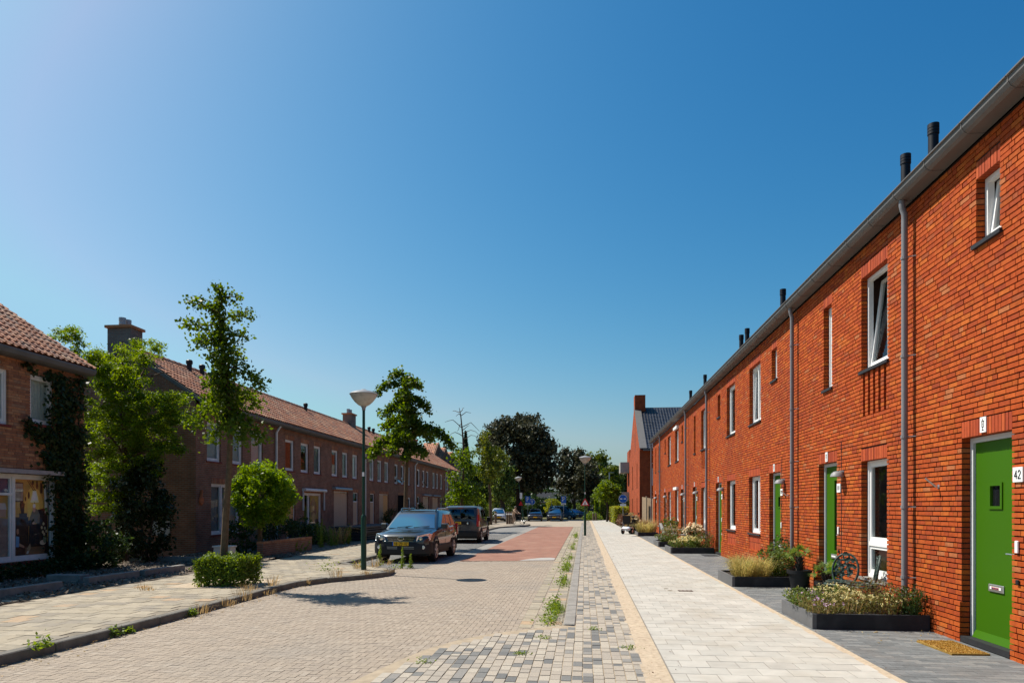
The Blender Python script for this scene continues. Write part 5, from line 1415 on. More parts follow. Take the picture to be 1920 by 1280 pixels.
# dark evergreen shrub under it, ivy on the near house
def bush(name, label, cat, X, Y, rad, zc, n, r, m, dens, lsz, seed, group=None, z0=.1, shell=.6, stem=True, asp=.6, low=-.95):
    gg = np.random.default_rng(seed); t = empty(name, (X, Y, z0), label, cat, group)
    cl = crown_clumps((X, Y, zc), rad, n, r*.6, r*1.3, gg, low, shell); P, N = clump_leaves(cl, gg, dens, .8)
    P[:, 2] = np.maximum(P[:, 2], z0+.02)
    quads("foliage", P, lsz*(.6+.8*gg.random(len(P))), M[m], gg, 1.0, None, asp, t, N)
    if stem:
        for k in range(3):
            a = gg.uniform(0, 6.3); q = MB(); q.tube([(X+.05*math.cos(a), Y+.05*math.sin(a), z0-.03), (X+rad[0]*.4*math.cos(a), Y+rad[1]*.4*math.sin(a), zc)], [.035,.015], 6); q.build("stem", M['dbark'], t)
    return t
bush("yew_shrub", "dark evergreen shrub standing under the locust tree between the old houses", "shrub", -13.0, 19.3, (.75,.8,1.55), 1.6, 80, .33, 'conifer', 800, .11, 31)
bush("yew_shrub", "low dark shrub at the foot of the ivy covered house corner", "shrub", -12.9, 17.2, (.5,.9,.75), .7, 40, .28, 'dkgrn', 800, .1, 32)
g = np.random.default_rng(41)
iv = empty("ivy", (XL, 17.3, .1), "dark ivy climbing the corner of the nearest old house past its upstairs window", "ivy")
P = []
def ivy_patch(pts, n):
    for px, py, r in pts:
        Yc = wy(px, XL); Zc = wz(px, py); k = int(n*r*r)
        q = g.standard_normal((k, 2))*r; P.append(np.stack([XL+.02+np.abs(g.standard_normal(k))*.07, np.minimum(Yc+q[:,0], 17.75), np.maximum(Zc+q[:,1], .1)], -1))
ivy_patch([(112,725,.18),(100,712,.1),(122,750,.2),(115,790,.25),(125,830,.28),(108,850,.3),(130,880,.3),(118,920,.3),(135,950,.3),(140,1000,.35),(122,990,.25),(115,1040,.25),(130,1030,.35),(60,808,.12),(75,815,.13),(92,822,.18),(50,798,.1),(88,775,.08),(90,745,.08),(145,720,.16),(150,900,.2),(140,760,.2),(148,820,.2),(45,682,.06),(53,688,.07),(62,700,.05),(85,708,.08),(95,870,.2),(118,965,.2),(105,770,.12)], 5200)
P = np.concatenate(P)
quads("ivy_leaves", P, .07+.05*g.random(len(P)), M['ivy'], g, 1.0, None, .85, iv, np.tile([1.0,0,.25], (len(P),1)))
q = MB()
for k in range(5): q.tube([(XL+.015, 16.9+.15*k, .1),(XL+.015, 16.8+.18*k, 2.0),(XL+.015, 16.6+.2*k, 4.2)], .012, 5)
q.build("stem", M['dbark'], iv)
g2 = np.random.default_rng(42); gc = empty("ground_ivy", (-12.9, 13, .1), "low dark ground ivy under the picture window", "ivy")
P = np.stack([g2.uniform(-13.55,-12.5,4500), g2.uniform(9.7,17.5,4500), .1+.35*g2.random(4500)**1.5], -1); quads("ivy_leaves", P, .08, M['ivy'], g2, .7, None, .85, gc)

# clipped hedge around the first ginkgo
def box_hedge(name, label, X0, X1, Y0_, Y1_, z0, z1, m, n, lsz, seed, cat="hedge", group=None, jag=.05):
    gg = np.random.default_rng(seed); t = empty(name, ((X0+X1)/2, (Y0_+Y1_)/2, z0), label, cat, group)
    P = np.stack([gg.uniform(X0,X1,n), gg.uniform(Y0_,Y1_,n), gg.uniform(z0,z1,n)], -1); f = gg.integers(0, 6, n); N = np.zeros((n,3))
    for a, (ax, v, s) in enumerate(((0,X0,-1),(0,X1,1),(1,Y0_,-1),(1,Y1_,1),(2,z1,1),(2,z1,1))):
        k = f == a; P[k, ax] = v - s*np.abs(gg.standard_normal(k.sum()))*jag*1.5 + s*jag*.8*gg.standard_normal(k.sum()); N[k, ax] = s
    lump = .04*np.sin(P[:,0]*9+seed)*np.sin(P[:,1]*8) ; P[:,2] += lump
    lowsel = gg.random(n) > np.clip((P[:,2]-z0)/(z1-z0)*2.2+.25, 0, 1); P = P[~lowsel]; N = N[~lowsel]
    quads("foliage", P, lsz*(.6+.8*gg.random(len(P))), M[m], gg, 1.0, None, .62, t, N)
    q = MB(); ins = .12
    for k in range(int((X1-X0)*(Y1_-Y0_)*10)+4):
        a, b = gg.uniform(X0+ins,X1-ins), gg.uniform(Y0_+ins,Y1_-ins); q.tube([(a,b,z0-.05),(a+gg.uniform(-.1,.1),b+gg.uniform(-.1,.1),z1-.12)], [.016,.006], 5)
    q.build("stem", M['dbark'], t)
    m2 = MB(); m2.box(X0+.14, X1-.14, Y0_+.14, Y1_-.14, z0+.16, z1-.12); m2.build("inner_twigs", M['conifer'], t)
    return t
box_hedge("clipped_hedge", "square clipped green hedge at the kerb around the first ginkgo trunk", -7.98, -6.98, 13.5, 14.4, .1, .70, 'hedge', 13000, .05, 51)
sheet("tree_pit", rect(-8.5, -6.75, 13.3, 15.1), .112, M['sand'], 'structure')
x_, y_ = gp(1018, 985); 
box_hedge("clipped_hedge", "low round box hedge on the verge in front of the silver car", -10.2, -8.1, 57.0, 58.6, .1, .85, 'dkgrn', 4000, .12, 52)

# big trees at the end of the street
def big_tree(name, label, px, Yd, ptop, pbot, halfw, m, bark, n, r, dens, lsz, seed, tr_h, group=None, nb=None, tw=.35):
    gg = np.random.default_rng(seed); Xb = None
    f = plane_pt((px-VPX)/FPX*Yd, Yd); c_t = f(px, ptop); c_b = f(px, pbot); sc = -f(0,950).x
    wd = (f(px+halfw, 900)-f(px-halfw, 900)).length/2
    zc = (c_t.z + c_b.z)/2; hz = (c_t.z - c_b.z)/2
    t = empty(name, (c_t.x, c_t.y, 0), label, "tree", group)
    cl = crown_clumps((c_t.x, c_t.y, zc), (wd*.95, wd*.8, hz*.95), n, r*.6, r*1.3, gg, -.85, .45)
    P, N = clump_leaves(cl, gg, dens, .7)
    quads("crown", P, lsz*(.55+.9*gg.random(len(P))), M[m], gg, 1.0, None, .7, t, N)
    q = MB(); q.tube([(c_t.x,c_t.y,-.1),(c_t.x+.1,c_t.y,c_b.z*.6),(c_t.x,c_t.y,zc)], [tw,tw*.8,tw*.35], 9); q.build("trunk", M[bark], t, smooth=60)
    for k in range(6):
        a = gg.uniform(0,6.28); q = MB(); q.tube([(c_t.x,c_t.y,c_b.z*.8+k*.3),(c_t.x+wd*.4*math.cos(a),c_t.y+wd*.4*math.sin(a),zc-.2*hz),(c_t.x+wd*.75*math.cos(a),c_t.y+wd*.7*math.sin(a),zc+.2*hz)], [tw*.4,tw*.25,.04], 6); q.build("branch", M[bark], t)
    return t
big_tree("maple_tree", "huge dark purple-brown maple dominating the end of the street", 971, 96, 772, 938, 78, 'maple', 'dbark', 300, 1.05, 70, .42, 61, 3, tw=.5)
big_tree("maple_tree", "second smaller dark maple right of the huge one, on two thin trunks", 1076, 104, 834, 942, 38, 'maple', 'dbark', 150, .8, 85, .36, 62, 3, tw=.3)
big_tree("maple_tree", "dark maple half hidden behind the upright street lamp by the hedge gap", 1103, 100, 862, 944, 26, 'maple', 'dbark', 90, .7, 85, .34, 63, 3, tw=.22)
big_tree("lime_tree", "pale yellow-green upright tree behind the street lamp head", 1120, 128, 845, 955, 30, 'lime', 'dbark', 190, 1.0, 62, .42, 64, 3)
big_tree("lime_tree", "green tree sloping down towards the pale balconies", 1146, 118, 868, 955, 23, 'lime', 'dbark', 140, .8, 62, .40, 65, 3)
big_tree("lime_tree", "dark distant treetop just left of the tall brick house", 1170, 150, 873, 952, 14, 'dkgrn', 'dbark', 60, .9, 60, .5, 66, 3)
big_tree("lime_tree", "small green treetop between the two dark maples", 1094, 140, 848, 950, 13, 'lime', 'dbark', 60, .9, 60, .5, 67, 3)
big_tree("garden_tree", "rounded bright topped dense tree above the tall hedge", 1138, 80, 902, 944, 25, 'hedge', 'dbark', 90, .5, 240, .22, 68, 2, tw=.14)
big_tree("garden_tree", "mid green tree behind the ginkgo with the bent trunk", 942, 88, 862, 950, 20, 'shrub', 'dbark', 90, .7, 110, .3, 69, 2)
big_tree("garden_tree", "dense green tree rising directly behind the dead topped ginkgo", 884, 80, 868, 955, 20, 'dkgrn', 'dbark', 90, .6, 120, .26, 70, 2)
big_tree("garden_tree", "leafy green tree between the two farther ginkgos", 905, 92, 875, 958, 22, 'shrub', 'dbark', 90, .7, 110, .3, 71, 2)
def cone_tree(label, px, Yd, ptop, halfw, seed):
    gg = np.random.default_rng(seed); f = plane_pt((px-VPX)/FPX*Yd, Yd); tp = f(px, ptop); wd = (f(px+halfw,900)-f(px-halfw,900)).length/2
    t = empty("conifer_tree", (tp.x, tp.y, 0), label, "tree", "narrow conifers behind the ginkgos"); n = 5200
    h = gg.random(n)**.8; rr = wd*(1-h**1.6)*(.75+.3*gg.random(n)); a = gg.uniform(0,6.28,n)
    P = np.stack([tp.x+rr*np.cos(a), tp.y+rr*np.sin(a), .5+(tp.z-.5)*h], -1); N = np.stack([np.cos(a), np.sin(a), np.full(n,.5)], -1)
    quads("crown", P, .3*(.6+.8*gg.random(n)), M['conifer'], gg, 1.0, None, .5, t, N)
    q = MB(); q.tube([(tp.x,tp.y,-.1),(tp.x,tp.y,tp.z*.9)], [.2,.03], 7); q.build("trunk", M['dbark'], t)
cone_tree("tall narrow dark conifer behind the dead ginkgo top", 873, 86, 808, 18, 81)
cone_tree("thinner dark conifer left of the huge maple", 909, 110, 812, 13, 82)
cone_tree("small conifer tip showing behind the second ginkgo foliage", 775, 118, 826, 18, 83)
# bushes along the far end
x0 = lambda px, Yd: (px-VPX)/FPX*Yd
bush("garden_shrub", "rounded bright green shrub beside the grey van roof", "shrub", x0(884,66), 66, (1.3,1.3,1.4), 1.5, 60, .5, 'hedge', 260, .2, 91)
bush("garden_shrub", "yellow-green shrub behind the low box hedge", "shrub", x0(908,80), 80, (1.1,1.1,.9), 1.0, 40, .45, 'yhedge', 220, .2, 92)
bush("garden_shrub", "green shrub left of the silver car behind the thin trunks", "shrub", x0(896,72), 72, (1.2,1.2,1.0), 1.1, 40, .5, 'shrub', 220, .2, 93)
bush("garden_shrub", "pale bushy shrub above the cyclist's back", "shrub", x0(952,104), 104, (2.6,2,2.2), 2.2, 70, .6, 'shrub', 160, .3, 94)
bush("garden_shrub", "bright palm-like shrub below the white street name board", "shrub", x0(1037,112), 112, (1.3,1.3,1.2), 1.9, 50, .5, 'yhedge', 160, .26, 95)
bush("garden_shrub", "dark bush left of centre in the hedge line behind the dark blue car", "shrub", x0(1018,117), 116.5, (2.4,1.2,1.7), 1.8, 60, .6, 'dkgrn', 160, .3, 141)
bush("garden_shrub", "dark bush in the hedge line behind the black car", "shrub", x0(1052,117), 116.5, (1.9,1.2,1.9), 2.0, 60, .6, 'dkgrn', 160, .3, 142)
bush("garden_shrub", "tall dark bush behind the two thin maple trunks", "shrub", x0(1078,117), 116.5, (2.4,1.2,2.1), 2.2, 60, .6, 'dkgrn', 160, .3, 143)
bush("garden_shrub", "small round shrub between the blue car and the warning sign", "shrub", x0(1088,108), 108, (1.2,1.2,.9), 1.2, 40, .5, 'shrub', 160, .26, 96)
bush("grass_tuft", "green roadside tuft left of the pavement end", "plant", x0(1111,88), 88, (1.2,1,.5), .5, 40, .35, 'weed', 260, .2, 97, stem=False)
box_hedge("tall_hedge", "tall trimmed hedge with sunlit left face at the pavement end", x0(1124,92), x0(1152,92), 92, 95.5, 0, 2.9, 'hedge', 6000, .16, 98, jag=.08)
box_hedge("tall_hedge", "narrow trimmed hedge strip left of the larger one", x0(1114.5,96), x0(1120,96), 96, 99, 0, 2.7, 'hedge', 2500, .16, 99, jag=.08)
box_hedge("low_hedge", "long sunlit yellow-green hedge leading to the tall brick house", 2.9, 4.4, 70, 82, 0, 1.75, 'yhedge', 7000, .14, 100, jag=.1)
box_hedge("low_hedge", "dark clipped hedge running behind the parked dark cars", -22, 2, 118, 120, 0, 1.6, 'dkgrn', 9000, .26, 101, jag=.1)
box_hedge("low_hedge", "dark low hedge beside the silver car under the garden trees", -16.5, -13, 96, 98, 0, 1.5, 'dkgrn', 3000, .2, 102, jag=.1)
bush("garden_shrub", "leafy shrub against the end of the tall brick house", "shrub", 4.3, 80.5, (.9,1.2,1.3), 1.6, 50, .4, 'shrub', 260, .18, 103)
bush("ornamental_grass", "rusty ornamental grass clump behind the mobility scooter", "plant", 3.7, 57, (.6,1.4,.6), .6, 40, .3, 'straw', 420, .14, 104, stem=False)
bush("ornamental_grass", "brownish low plants along the pavement edge before the fence", "plant", 3.5, 63, (.5,2.5,.5), .5, 50, .3, 'brown', 380, .14, 105, stem=False)
# distant wood
gg = np.random.default_rng(110)
cl = []
for k in range(260):
    px = gg.uniform(780, 1230); Yd = gg.uniform(160, 200); cl.append((x0(px,Yd), Yd, gg.uniform(0,7.5), 1.6+gg.random()*1.4))
for k in range(120):
    px = gg.uniform(-400, 800); Yd = gg.uniform(170, 210); cl.append((x0(px,Yd), Yd, gg.uniform(0,8), 2+gg.random()*2))
P, N = clump_leaves(cl, gg, 16, .7)
o = quads("distant_wood", P, 1.0*(.6+.8*gg.random(len(P))), M['dkgrn'], gg, 1.0, "stuff", .7, None, N)
# front gardens of the old row: shrubs and tall weeds
for k, (px, Yd, rx, h, m, lab) in enumerate(((455,22.8,.6,1.0,'dkgrn',"dark shrub at the globe tree's foot under the corner house window"),(525,24.5,.8,1.2,'dkgrn',"dark bush between globe tree stem and the boarded doorway"),(560,27.5,.7,1.1,'dkgrn',"deep green bush beneath the picture covered shop-like window"),(590,27.0,.6,.8,'shrub',"dull green bush left of the pale dried garden grass"))):
    Xg = max(-13.2, (px-VPX)/FPX*Yd + 0.0); Yg = Yd
    Xg = -11.8; Yg = wy(px, Xg)
    bush("garden_shrub", lab, "shrub", Xg, Yg, (rx,rx,h*.6), .12+h*.5, 40, .26, m, 700, .09, 120+k)
bush("garden_shrub", "climbing bush against the far boarded house behind the car roof", "shrub", -13.0, wy(787,-13), (.4,.7,1.0), 1.1, 30, .3, 'dkgrn', 400, .12, 131)
bush("garden_shrub", "leafy bush by the dark open door of the old row", "shrub", -12.9, wy(735,-12.9), (.5,.6,.8), .9, 30, .3, 'dkgrn', 400, .12, 132)
for px, py, h, lab in ((605,1010,1.15,"tall light green weed spires before the boarded house"),(625,1012,.95,"pale green weed spire beside the dried garden grass"),(648,1010,1.0,"single slim weed spire left of the lamp pole"),(570,1030,.6,"low weed at the pavement edge below the garden wall"),(545,1040,.5,"short pale weed by the brick garden wall end")):
    Xg = -10.6; Yg = wy(px, Xg); gg = np.random.default_rng(px)
    t = empty("tall_weed", (Xg, Yg, .12), lab, "weed"); n = int(520*h)
    hh = gg.random(n); st = gg.integers(0, 6, n); ox = gg.standard_normal(6)*.22; oy = gg.standard_normal(6)*.22; hs = h*(.6+.4*gg.random(6))
    P = np.stack([Xg+ox[st]*(.6+.5*hh)+gg.standard_normal(n)*.04*(1.2-hh), Yg+oy[st]+gg.standard_normal(n)*.04, .12+hh*hs[st]], -1)
    quads("foliage", P, .08*(1.2-.6*hh), M['weed'], gg, 1.0, None, .35, t)
    q = MB()
    for k in range(6): q.tube([(Xg+ox[k]*.6,Yg+oy[k],.1),(Xg+ox[k]*1.1,Yg+oy[k],.1+hs[k])], [.008,.003], 5)
    q.build("stem", M['weed'], t)
def blades(t, X, Y, z0, n, ln, lean, m, seed, wd=.008, spread=.12, name="blade_tuft"):
    gg = np.random.default_rng(seed); V = []; F = []
    for k in range(n):
        a = gg.uniform(0, 6.283); r = spread*math.sqrt(gg.random()); x, y = X+r*math.cos(a), Y+r*math.sin(a)
        l = ln*(.5+.6*gg.random()); le = lean*(.3+gg.random()); b = a + gg.uniform(-.8,.8); wx, wy_ = -math.sin(b)*wd, math.cos(b)*wd
        p1 = (x+le*l*.35*math.cos(b), y+le*l*.35*math.sin(b), z0+l*.62); p2 = (x+le*l*math.cos(b), y+le*l*math.sin(b), z0+l*(1-.45*le))
        i = len(V); V += [(x-wx,y-wy_,z0),(x+wx,y+wy_,z0),(p1[0]+wx*.8,p1[1]+wy_*.8,p1[2]),(p1[0]-wx*.8,p1[1]-wy_*.8,p1[2]),(p2[0]+wx*.1,p2[1],p2[2]),(p2[0]-wx*.1,p2[1],p2[2])]
        F += [(i,i+1,i+2,i+3),(i+3,i+2,i+4,i+5)]
    return mesh_np(name, V, np.array(F), M[m], t)
t = empty("dried_grass", (-10.9, wy(632,-10.9), .12), "straw coloured dried grass plumes in the old front garden", "plant"); blades(t, -10.9, wy(632,-10.9), .12, 260, 1.1, .9, 'straw', 7, .008, .35)
# weeds in the kerb joints and by the lamp
W = [(-6.36,7.55,'weed',.16,"bright green weed tuft in the kerb joint nearest the camera"),(-6.3,8.75,'weed',.12,"small green weed at the near left kerb, second along"),(-6.28,9.0,'weed',.09,"tiny green sprout beside the second kerb weed"),(-6.25,10.5,'weed',.1,"dark green weed against the kerb before the straw tuft"),
     (-6.24,10.75,'straw',.26,"tall straw weed against the kerb before the hedge"),(-6.24,11.6,'straw',.22,"straw grass tuft at the kerb, left of the hedge"),(-6.3,12.3,'straw',.42,"tallest dry grass stalks at the kerb by the hedge"),(-6.25,13.2,'straw',.16,"short dry tuft at the kerb right under the hedge"),
     (-6.5,13.9,'straw',.38,"dry stalks standing against the hedge front"),(-6.22,15.0,'straw',.2,"dry grass at the kerb bend beyond the hedge"),(-5.8,15.8,'straw',.3,"dry grass on the kerb bend before the lamp"),(-5.3,16.5,'straw',.18,"yellow grass on the kerb tip"),(-4.95,17.2,'straw',.14,"short yellow grass by the kerb tip end"),
     (-6.0,18.0,'straw',.35,"dry grass around the lamp foot"),(-5.75,18.6,'straw',.42,"tall dry stalks right of the lamp foot"),(-6.1,18.45,'weed',.2,"dark green weed at the lamp foot"),(-6.7,17.4,'weed',.35,"lone grey-green stalk left of the lamp"),
     (-5.15,19.3,'weed',.62,"tall green weed spire in front of the dark car"),(-4.95,19.45,'weed',.42,"second green weed spire right of the tall one by the dark car"),(-5.3,19.25,'weed',.3,"broad low green weed under the dark car bumper"),(-5.75,19.1,'weed',.6,"thin tall weed left of the dark car bumper"),(-5.6,19.3,'straw',.25,"straw tuft left of the green weed spires"),
     (-8.9,13.2,'straw',.14,"dry tuft on the pavement left of the hedge"),(-8.6,12.9,'straw',.1,"tiny dry tuft left of the hedge foot"),(-6.65,13.2,'straw',.2,"dry stalks at the hedge foot by the kerb")]
for k, (X, Y, m, h, lab) in enumerate(W):
    t = empty("kerb_weed", (X, Y, .02), lab, "weed", "weeds along the left kerb")
    z0 = .02 if X > -6.33 and Y < 15.5 else .1
    if X > -5.4 and Y > 18.4: z0 = .0
    if m == 'weed' and h > .4:
        gg = np.random.default_rng(300+k); n = 190; hh = gg.random(n)
        P = np.stack([X+gg.standard_normal(n)*.035*(1.15-hh), Y+gg.standard_normal(n)*.035, z0+hh*h], -1); quads("foliage", P, .075*(1.25-.7*hh), M['weed'], gg, 1.0, None, .35, t)
        q = MB(); q.tube([(X,Y,z0-.02),(X,Y,z0+h)], [.008,.003], 5); q.build("stem", M['weed'], t)
    elif m == 'weed':
        gg = np.random.default_rng(300+k); n = 90; P = np.stack([X+gg.standard_normal(n)*h*.45, Y+gg.standard_normal(n)*h*.45, z0+np.abs(gg.standard_normal(n))*h*.4], -1); quads("foliage", P, .06, M['weed'], gg, .8, None, .5, t)
    else: blades(t, X, Y, z0, 48, h*.9, .8, 'straw', 300+k, .004, .15)
for k, (Y0_, Y1_, n) in enumerate(((10.3,12.2,10),(15,17.5,3),(18.5,24,10),(28,44,14))):
    gg = np.random.default_rng(400+k)
    lab = ["rich green weed strip along the right kerb nearest the camera", "sparse weeds along the right kerb past the first strip", "green weed strip along the right kerb by the white road patch", "far thin line of weeds along the right kerb up to the lamp"][k]
    t = empty("gutter_weeds", (-.42, (Y0_+Y1_)/2, 0), lab, "weed", "weed strips along the right kerb")
    P = []
    for q in range(n):
        y = gg.uniform(Y0_, Y1_); m_ = 70; r = .09+.1*gg.random(); P.append(np.stack([-.42-np.abs(gg.standard_normal(m_))*r*.8, y+gg.standard_normal(m_)*r*1.5, np.abs(gg.standard_normal(m_))*r*.6], -1))
    P = np.concatenate(P); o = quads("foliage", P, .06, M['weed'], gg, .7, None, .45, t)
    for q in range(3): blades(t, -.45, gg.uniform(Y0_,Y1_), 0, 30, .16, .8, 'weed', 450+k*5+q, .004, .12)
for k, (X, Y) in enumerate(((-.72,7.9),(-1.75,7.4),(.12,9.6),(.52,8.4),(-.5,8.9))):
    t = empty("paver_weed", (X, Y, .06), ["small weed between the dark pavers at the kerb bend","lowest left weed among the pale pavers","tiny weed in the middle of the paver strip","weed at the sandy edge of the paver strip","weed tuft near the kerb corner in the paver strip"][k], "weed", "weeds between the pale pavers")
    gg = np.random.default_rng(470+k); P = np.stack([X+gg.standard_normal(60)*.05, Y+gg.standard_normal(60)*.05, .066+np.abs(gg.standard_normal(60))*.02], -1); quads("foliage", P, .035, M['weed'], gg, .7, None, .4, t)

# ---------------------------------------------------------------- planters along the new houses
def planter_box(X0, X1, Y0_, Y1_, label, h=.21):
    p = empty("planter", (X0, Y0_, .08), label, "planter", "dark planters along the new houses")
    tk = .055
    for nm, b, mm in (("front_slab", (X0+tk, X1, Y0_, Y0_+tk), 'planter'), ("side_slab", (X0, X0+tk, Y0_, Y1_), 'planters'), ("back_slab", (X0+tk, X1, Y1_-tk, Y1_), 'planter')):
        m = MB(); m.box(*b, .05, .08+h); m.build(nm, M[mm], p)
    m = MB(); m.box(X0+tk, X1, Y0_+tk, Y1_-tk, .05, .08+h-.04); m.build("soil", M['soil'], p)
    return p
def flower_plant(name, label, X, Y, z0, r, h, stem_m, leaf_m, flow_m, nf, seed, nl=500, fsz=.03, lsz=.05, cat="plant"):
    gg = np.random.default_rng(seed); t = empty(name, (X, Y, z0), label, cat)
    n = nl; a = gg.uniform(0,6.28,n); rr = r*np.sqrt(gg.random(n)); hh = gg.random(n)
    P = np.stack([X+rr*np.cos(a)*(.5+.6*hh), Y+rr*np.sin(a)*(.5+.6*hh), z0+h*hh*(1.0-.35*(rr/r)**2)], -1); quads("foliage", P, lsz*(.6+.8*gg.random(n)), M[leaf_m], gg, 1.0, None, .45, t)
    blades(t, X, Y, z0, 60, h*1.1, .6, stem_m, seed+1, .004, r*.6, "stems")
    if nf:
        a = gg.uniform(0,6.28,nf); rr = r*np.sqrt(gg.random(nf)); C0 = np.stack([X+rr*np.cos(a), Y+rr*np.sin(a), z0+h*(.75+.3*gg.random(nf))*(1-.3*(rr/r)**2)], -1)
        P = np.repeat(C0, 7, axis=0)+gg.standard_normal((nf*7,3))*fsz*.55; quads("flowers", P, fsz*(.7+.6*gg.random(len(P))), M[flow_m], gg, .7, "stuff", .9, t)
    return t
planter_box(3.1, 4.62, 9.86, 11.35, "dark planter nearest the camera beside the downpipe, full of yellow and lilac flowers")
zp = .26
flower_plant("lilac_aster", "lilac flowered plant spilling over the pavement corner of the nearest planter", 3.28, 10.05, zp, .30, .22, 'straw', 'olive', 'pflow', 12, 501, 700, .022, .045)
flower_plant("lilac_aster", "lilac flowered plant on the pavement side of the nearest planter, behind its corner", 3.30, 10.65, zp, .34, .26, 'straw', 'shrub', 'pflow', 12, 502, 700, .022, .045)
flower_plant("leafy_herb", "green leafy clump at the far pavement corner of the nearest planter", 3.32, 11.1, zp, .28, .26, 'shrub', 'shrub', 'yflow', 8, 508, 600, .02, .05)
flower_plant("yarrow", "cream yellow flower mass in the middle of the nearest planter", 3.75, 10.3, zp, .40, .30, 'straw', 'olive', 'yflow', 80, 503, 900, .022, .045)
flower_plant("yarrow", "cream yellow flowers behind the main mass in the nearest planter", 3.75, 10.9, zp, .36, .34, 'straw', 'shrub', 'yflow', 60, 504, 700, .022, .045)
flower_plant("seed_plant", "brown seed headed stalks right of the yellow flowers in the nearest planter", 4.18, 10.65, zp, .42, .46, 'brown', 'olive', 'brown', 80, 505, 700, .018, .045)
flower_plant("yarrow", "faded olive and cream plant right of centre at the front of the nearest planter", 4.12, 10.1, zp, .30, .30, 'brown', 'olive', 'yflow', 26, 509, 600, .02, .045)
flower_plant("seed_plant", "withered brown plant hanging over the nearest planter's right end", 4.42, 10.2, zp, .28, .40, 'brown', 'shrub', 'brown', 40, 506, 420, .02)
flower_plant("seed_plant", "dark leaved sprig in front of the downpipe foot", 4.45, 9.98, zp, .18, .45, 'dkgrn', 'dkgrn', 'brown', 8, 507, 260, .02)
planter_box(3.08, 4.62, 14.95, 16.5, "second dark planter from the camera, with tall pale ornamental grass")
for k, (X, Y, lab) in enumerate(((3.35,15.25,"pale ornamental grass at the front corner of the second planter"),(3.75,15.4,"pale ornamental grass in the middle of the second planter"),(3.5,16.0,"pale ornamental grass at the back of the second planter"))):
    t = empty("ornamental_grass", (X, Y, zp), lab, "plant", "pale grasses in the second planter"); blades(t, X, Y, zp, 420, .58, 1.0, 'grassy', 520+k, .004, .2)
flower_plant("leafy_bush", "dark green leafy bush at the wall end of the second planter", 4.2, 15.6, zp, .42, .75, 'dkgrn', 'shrub', 'yflow', 0, 525, 1300, .03, .07)
flower_plant("leafy_bush", "reddish sprigged bush near the green door in the second planter", 4.4, 16.1, zp, .3, .9, 'brown', 'dkgrn', 'brown', 14, 526, 700, .03, .06)
planter_box(3.08, 4.62, 25.4, 27.2, "third dark planter, with cream hydrangea and dry yellow flowers")
flower_plant("hydrangea", "round cream hydrangea bush with big flower heads", 4.15, 27.0, zp, .4, .85, 'dkgrn', 'dkgrn', 'cflow', 60, 531, 700, .09, .1)
flower_plant("yarrow", "creamy dry flowers at the middle of the third planter", 3.8, 26.0, zp, .5, .42, 'shrub', 'shrub', 'yflow', 110, 532, 700, .045, .06)
flower_plant("seed_plant", "greyish brown dry plants at the wall end of the third planter", 4.3, 25.9, zp, .5, .6, 'brown', 'shrub', 'brown', 80, 533, 700, .03, .06)
flower_plant("seed_plant", "rusty low plants at the front corner of the third planter", 3.4, 25.8, zp, .38, .3, 'brown', 'shrub', 'yflow', 20, 534, 500, .03, .06)
planter_box(3.08, 4.0, 29.6, 31.6, "fourth dark planter, with brownish-green low plants")
flower_plant("seed_plant", "bushy olive plants in the fourth planter", 3.5, 30.2, zp, .5, .4, 'brown', 'shrub', 'brown', 40, 541, 900, .04, .07)
flower_plant("seed_plant", "taller rusty grass at the back of the fourth planter", 3.85, 31.2, zp, .5, .7, 'straw', 'shrub', 'straw', 60, 542, 700, .04, .07)
planter_box(3.05, 4.2, 40.5, 43, "farthest dark planter, with golden grass beside the mobility scooter")
t = empty("ornamental_grass", (3.5, 41.2, zp), "golden grass tuft in the farthest planter", "plant"); blades(t, 3.5, 41.2, zp, 420, .8, .9, 'grassy', 551, .01, .4)
t = empty("ornamental_grass", (3.8, 42.3, zp), "rusty grass tuft behind the golden one in the farthest planter", "plant"); blades(t, 3.8, 42.3, zp, 420, 1.0, .7, 'straw', 552, .01, .45)
# bare sapling against the wall
t = empty("sapling", (4.4, 37.8, .08), "thin nearly bare sapling against the brick wall", "tree"); q = MB(); q.tube([(4.4,37.8,.05),(4.38,37.75,1.2),(4.42,37.85,2.2)], [.02,.014,.006], 6)
for k in range(9): z = .8+.16*k; a = k*2.1; q.tube([(4.4,37.8,z),(4.4+.25*math.cos(a),37.8+.35*math.sin(a),z+.3)], [.008,.003], 5)
q.build("trunk", M['bark'], t); gg = np.random.default_rng(560); P = np.stack([4.4+gg.standard_normal(160)*.16,37.8+gg.standard_normal(160)*.25,gg.uniform(.8,2.4,160)],-1); quads("crown", P, .07, M['brown'], gg, 1.0, None, .6, t)
